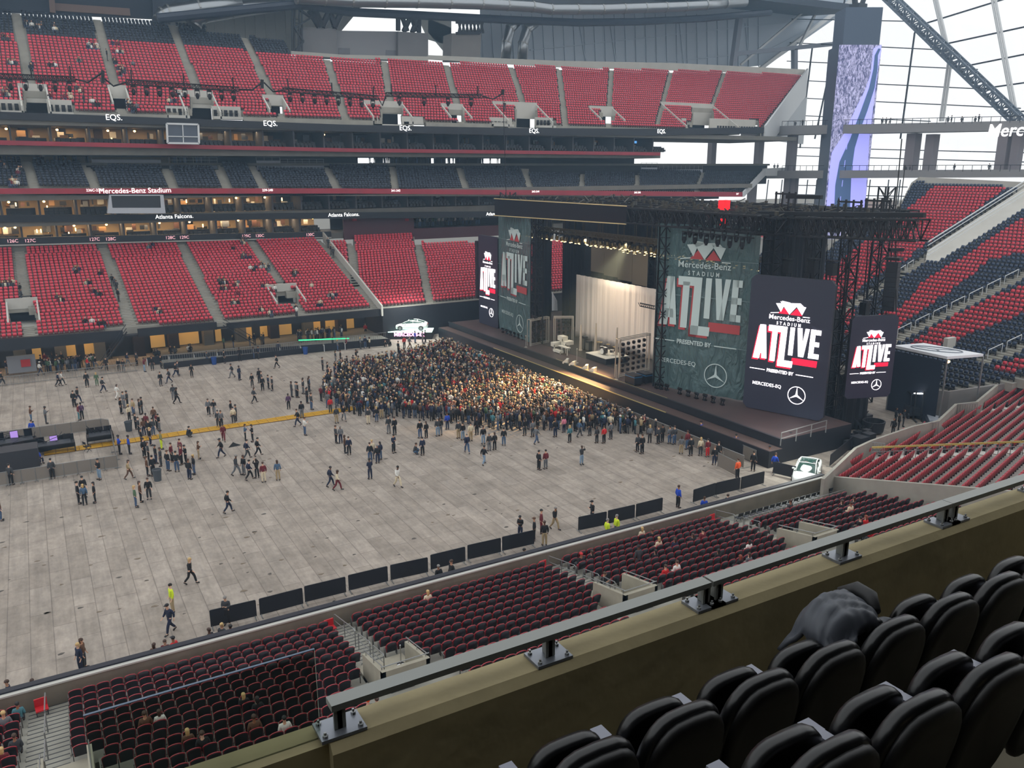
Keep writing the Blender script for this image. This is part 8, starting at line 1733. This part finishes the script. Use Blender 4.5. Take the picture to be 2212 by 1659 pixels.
# show cars ---------------------------------------------------------------------------------------
def car(loc_, rz, label, z0=0.0):
    r = empty('car', loc_, rz, label, 'car'); paint = mat('car_white_paint', rgb(236, 240, 236), .18, .05); gl_ = mat('car_glass', rgb(40, 66, 60), .08, spec=.8); blk_ = mat('car_black_trim', rgb(16, 17, 20), .4)
    st = [(-2.48, .50, .62, .72, .30), (-2.40, .72, .74, .80, .22), (-2.1, .86, .84, .90, .18), (-1.5, .93, .92, .98, .17), (-.9, .95, 1.0, 1.04, .17), (0, .96, 1.02, 1.06, .17), (1.0, .96, 1.05, 1.09, .17), (1.7, .94, 1.08, 1.12, .18), (2.2, .88, 1.06, 1.12, .22), (2.42, .78, .96, 1.04, .30), (2.48, .6, .8, .9, .42)]
    vs = []; n = 14
    for x, w, zs, zt, zb in st:
        prof = [(-w*.80, zb), (-w*.97, zb+.12), (-w, (zb+zs)/2), (-w*.97, zs-.06), (-w*.88, zs+.02), (-w*.55, zt), (-w*.2, zt+.015), (w*.2, zt+.015), (w*.55, zt), (w*.88, zs+.02), (w*.97, zs-.06), (w, (zb+zs)/2), (w*.97, zb+.12), (w*.80, zb)]
        vs += [(x, y, z) for y, z in prof]
    fs = [(j*n+i, (j+1)*n+i, (j+1)*n+(i+1) % n, j*n+(i+1) % n) for j in range(len(st)-1) for i in range(n)]+[tuple(range(n)), tuple((len(st)-1)*n+i for i in range(n-1, -1, -1))]
    g = MB(); g.add(vs, fs); o = g.build('body_shell', paint, r, smooth=True)
    cab = [(-1.25, .80, 1.02, .0), (-.75, .76, 1.30, 1), (-.25, .70, 1.46, 1), (.4, .68, 1.50, 1), (1.0, .68, 1.45, 1), (1.6, .72, 1.28, 1), (2.15, .76, 1.08, 0)]
    vs = []; m_ = 8
    for x, w, zt, _ in cab: vs += [(x, -w*1.10, .98), (x, -w*1.02, .98+(zt-.98)*.5), (x, -w*.86, zt-.03), (x, -w*.4, zt), (x, w*.4, zt), (x, w*.86, zt-.03), (x, w*1.02, .98+(zt-.98)*.5), (x, w*1.10, .98)]
    fs = [(j*m_+i, (j+1)*m_+i, (j+1)*m_+i+1, j*m_+i+1) for j in range(len(cab)-1) for i in range(m_-1)]
    g = MB(); g.add(vs, fs); g.build('windows', gl_, r, smooth=True)
    g = MB()
    for s in (-1, 1): g.tube([(x, s*w*.92, zt-.02 if q else zt) for x, w, zt, q in cab], .045, 6); g.bar((.35, s*.73, 1.44), (.42, s*.80, 1.0), .05)
    g.tube([(-.30, -.6, 1.455), (-.28, 0, 1.475), (-.30, .6, 1.455)], .04, 6); g.tube([(1.0, -.6, 1.455), (1.02, 0, 1.475), (1.0, .6, 1.455)], .05, 6); g.build('roof_arch', paint, r, smooth=True)
    for s in (-1, 1): g = MB(); g.ell((-.72, s*.98, 1.02), (.1, .12, .08), 0, 8, 5); g.build('wing_mirror', paint, r, smooth=True)
    for wx in (-1.5, 1.55):
        for s in (-1, 1):
            g = MB(); g.tube([(wx, s*.76, .36), (wx, s*.96, .36)], .36, 20); wh = g.build('wheel', blk_, r); g = MB(); g.tube([(wx, s*.95, .36), (wx, s*.975, .36)], .24, 14); g.build('wheel_rim', steel, wh)
    g = MB(); g.tube([(-2.44, -.55, .66), (-2.5, 0, .68), (-2.44, .55, .66)], .03, 6); g.build('light_bar', mat('car_light', rgb(240, 245, 255), emit=2), r)
    g = MB(); g.tube([(2.45, -.6, .88), (2.5, 0, .9), (2.45, .6, .88)], .03, 6); g.build('tail_bar', mat('car_tail', rgb(180, 20, 30), emit=.3), r)
    return r
p = at_z(888, 712, 1.15); car((p[0], p[1], 1.15), math.radians(-30), 'white show car on the glowing platform beside the far corner block')
r = empty('show_platform', (p[0], p[1], 0), math.radians(-30), 'glowing white platform with lit letters under the far show car', 'platform'); g = MB(); g.b2((-3.2, -1.5, 0), (3.2, 1.5, 1.02)); g.build('platform_base', black_wrap, r)
g = MB(); g.b2((-3.2, -1.55, 1.02), (3.2, 1.5, 1.13)); g.build('platform_top', mat('platform_glow', rgb(210, 245, 235), emit=1.4), r)
me = text_mesh('MERCEDES-EQ', .72, bold=.02, depth=.02); o = place_mesh(me, 'platform_lettering', mat('platform_letters', rgb(255, 170, 225), emit=3), (0, -1.56, .7), (1, 0, 0), (0, 0, 1), r, True)
p = at_Y(1742, 1033, 41.75); car((p[0], p[1], 0), math.radians(34), 'white show car parked behind the near wall by the corner section')
for q, W_ in (((p[0]+.5, p[1]+1.0, 5.5), 420), ((at_z(888, 712, 1)[0]-1, at_z(888, 712, 1)[1]-3, 7), 900)):
    ld = bpy.data.lights.new('show_car_lamp', 'AREA'); ld.size = 2.0; ld.energy = W_; ld.color = (.92, 1, .94); o = bpy.data.objects.new('show_car_lamp', ld); C.objects.link(o); o.location = q
# covered barriers behind the show car
for i, (a, b) in enumerate((((1671, 1000), (1725, 1012)), ((1795, 985), (1850, 940)))):
    A, B = at_z(*a, 1.0), at_z(*b, 1.0); r = barrier_template(float(np.linalg.norm(B-A)), 'crowd_barrier', bar_m); r.location = (A[0], A[1], 0); r.rotation_euler[2] = math.atan2(B[1]-A[1], B[0]-A[0]); tag(r, ['black sheeted barrier behind the blue guards next to the show car', 'long black sheeted barrier beside the corner section front'][i], 'barrier', 'sheeted barriers by the show car')
# pit barrier
pb0 = empty('pit_barrier', (0, 0, 0)); g = MB(); g.b2((0, 0, .1), (.04, 2.3, 1.15)); g.build('barrier_plate', mat('pit_grey', rgb(128, 120, 112), .5, .3), pb0); g = MB(); g.tube([(0, 0, 1.15), (0, 2.34, 1.15)], .03, 6); g.b2((0, 0, 0), (1.0, .05, .04)); g.b2((0, 2.25, 0), (1.0, 2.3, .04)); g.build('barrier_rail', steel, pb0)
for k in range(23):
    o = pb0 if k == 0 else copy_tree(pb0); o.location = (48.6, 46.0+k*2.38, 0)
    tag(o, 'grey metal pit barrier between crowd and stage, %s from the stage end' % ORD[k], 'barrier', 'pit barriers before the stage')
for i, (a, b) in enumerate((((1552, 978), (1596, 1000)), ((1596, 957), (1634, 973)))):
    A, B = at_z(*a, 1.2), at_z(*b, 1.2); g = MB(); d = B-A; W = float(np.linalg.norm(d)); g.b2((0, -.02, .05), (W, .02, 1.2)); o = g.build('mesh_panel', mat('pit_grey', rgb(128, 120, 112), .5, .3), None, (A[0], A[1], 0), math.atan2(d[1], d[0])); g = MB()
    for x in (0, W): g.bar((x, 0, 0), (x, 0, 1.22), .05)
    g.bar((0, 0, 1.2), (W, 0, 1.2), .05); g.build('panel_edge', steel, o); tag(o, ['grey panel closing the end of the pit barrier', 'grey panel standing free beside the crouching guard'][i], 'panel')
# tent by the end stand
T = [at_z(x, y, 6.5) for x, y in ((1930, 751), (1995, 746), (2124, 770), (2046, 776))]; r = empty('canopy_tent', tuple(T[3]*[1, 1, 0]), 0, 'white canopy with a grey star emblem over the tunnel mouth', 'tent'); o0 = T[3]*[1, 1, 0]
g = MB(); g.prism([t-o0 for t in T], (0, 0, .25)); g.build('canopy_roof', mat('canopy_white', rgb(226, 228, 232), .6), r)
cc = (T[0]+T[1]+T[2]+T[3])/4-o0; e1 = (T[2]-T[0]); e1 /= np.linalg.norm(e1); e2 = (T[1]-T[3]); e2 /= np.linalg.norm(e2); g = MB(); R_ = 1.5
cp = [cc+e1*math.cos(t)*R_*1.5+e2*math.sin(t)*R_*.75+[0, 0, .27] for t in [2*math.pi*k/28 for k in range(28)]]
g.tube(cp, .07, 5, closed=True); 
for k in range(3): t = 2*math.pi*k/3+.5; g.bar(cc+[0, 0, .27], cc+e1*math.cos(t)*R_*1.5+e2*math.sin(t)*R_*.75+[0, 0, .27], .14, .05)
g.build('star_emblem', mat('emblem_grey', rgb(120, 126, 136), .5), r)
for t in (T[0], T[2], T[3]): g = MB(); g.bar(t-o0, t*[1, 1, 0]-o0, .12); g.build('tent_pole', steel, r)
g = MB(); a, b = T[0]*[1, 1, 0], T[3]*[1, 1, 0]; g.prism([a, a+(b-a)*.93, a+(b-a)*.93+[0, 0, 6.2], a+[0, 0, 6.2]], (.2, .2, 0)); struct(g.build('wall_tunnel_mouth', mat('tunnel_dark', rgb(24, 34, 52), .8)))
g = MB(); p = at_z(2040, 845, 0); g.b2((p[0]-.6, p[1], 0), (p[0]+.9, p[1]+.5, 6.0)); struct(g.build('column_tunnel', concrete_light)); g = MB(); g.ell((0, 0, 0), (.3, .1, .15)); q = at_z(2046, 781, 5.6); tag(g.build('wall_lamp', lamp_warm, None, (float(q[0]), float(q[1])-.1, 5.6)), 'bright warm wall lamp under the white canopy', 'lamp')
g = MB()
for x in (1946, 1967): p = at_z(x, 850, 0); g.lathe([(.18, 0), (.18, 1.1)], (p[0], p[1], 0), 8)
tag(g.build('orange_bollards', mat('bollard', rgb(150, 110, 70), .6)), 'pair of dull orange bollards in front of the dark tunnel', 'bollards')
# forklift and carts
p = at_z(1972, 900, 0); r = empty('forklift', tuple(p), .9, 'dark forklift parked between the tunnel and the corner section', 'forklift'); fk = mat('forklift_dark', rgb(34, 40, 52), .5)
g = MB(); g.b2((-1.0, -.7, .35), (1.1, .7, 1.15)); g.b2((.5, -.65, 1.15), (1.1, .65, 1.5)); g.build('forklift_body', fk, r); g = MB()
for x in (-.8, .9):
    for y in (-.6, .6): g.bar((x, y, 1.1), (x*.85, y, 2.5), .08)
g.b2((-.8, -.65, 2.45), (.85, .65, 2.55)); g.build('overhead_guard', fk, r); g = MB(); g.bar((-1.15, -.35, .1), (-1.15, -.35, 2.9), .12); g.bar((-1.15, .35, .1), (-1.15, .35, 2.9), .12); g.b2((-1.25, -.5, .6), (-1.15, .5, .7)); g.b2((-2.3, -.4, .08), (-1.2, -.28, .14)); g.b2((-2.3, .28, .08), (-1.2, .4, .14)); g.build('mast', steel_dark, r)
for x in (-.75, .75):
    for y in (-.72, .72): g = MB(); g.tube([(x, y-.1, .32), (x, y+.1, .32)], .32, 14); g.build('wheel', black_wrap, r)
g = MB(); g.ell((-.85, 0, 2.62), (.12, .5, .06)); g.build('work_lamp', lamp_white, r)
p = at_z(2018, 918, 0); r = empty('flat_cart', tuple(p), .7, 'flat cart with pale panels beside the forklift', 'cart'); g = MB(); g.b2((-1.3, -.8, .45), (1.3, .8, .6)); g.build('cart_bed', fk, r); g = MB(); g.b2((-1.1, -.6, .6), (1.0, .6, .7)); g.build('cart_load', mat('cart_load', rgb(150, 156, 166), .5), r)
p = at_z(1885, 935, 0); r = empty('cable_bin_cart', tuple(p), .3, 'round black cable cart under the side screen', 'cart'); g = MB(); g.lathe([(.9, .2), (1.0, 1.1), (1.02, 1.1), (1.02, 1.2), (.9, 1.2), (.85, .4)], (0, 0, 0), 20); g.build('cart_tub', black_wrap, r)
# litter on the floor
g = MB(); rg = random.Random(21)
for k in range(230):
    x = rg.uniform(0, 1560); y = rg.uniform(820, 1440)
    if y > 1460-x*.27: continue
    p = at_z(x, y, 0); s = rg.uniform(.06, .2); a = rg.uniform(0, 3.1); P_ = [(p[0]+s*rg.uniform(.5, 1)*math.cos(a+t)*(1.6 if j % 2 else 1), p[1]+s*rg.uniform(.4, .8)*math.sin(a+t), .004) for j, t in enumerate((0, 1.2, 2.3, 3.4, 4.6, 5.5))]; g.prism(P_, (0, 0, .012), k % 2)
tag(g.build('litter', [mat('litter_dark', rgb(84, 78, 72), .8), mat('litter_brown', rgb(118, 104, 88), .8)]), 'scattered scraps of dark litter on the pale floor', 'litter', None, 'stuff')
p = at_z(504, 963, 0); g = MB(); g.prism([(-.5, -.35, 0), (.55, -.2, 0), (.3, .3, 0), (-.2, .25, 0)], (.1, .1, .02)); g.add([(-.5, -.35, .02), (.55, -.2, .02), (.3, .3, .02), (-.2, .25, .02), (0, 0, .35)], [(0, 1, 4), (1, 2, 4), (2, 3, 4), (3, 0, 4)]); tag(g.build('dropped_jacket', mat('dropped_black', rgb(18, 18, 20), .8), None, tuple(p)), 'black jacket dropped in a heap on the open floor', 'jacket')
# ------------------------------------------------------------------ faint haze in the hall
m = bpy.data.materials.new('haze'); m.use_nodes = True; nt = m.node_tree; nt.nodes.clear()
o_ = nt.nodes.new('ShaderNodeOutputMaterial'); vs_ = nt.nodes.new('ShaderNodeVolumeScatter'); vs_.inputs['Color'].default_value = (.50, .74, 1.0, 1); vs_.inputs['Density'].default_value = .0008; vs_.inputs['Anisotropy'].default_value = .25
nt.links.new(vs_.outputs[0], o_.inputs['Volume'])
g = MB(); g.b2((-70, 8, .02), (200, 200, 75)); o = g.build('air_haze', m); tag(o, 'faint bluish haze filling the air of the hall', 'haze', None, 'stuff')
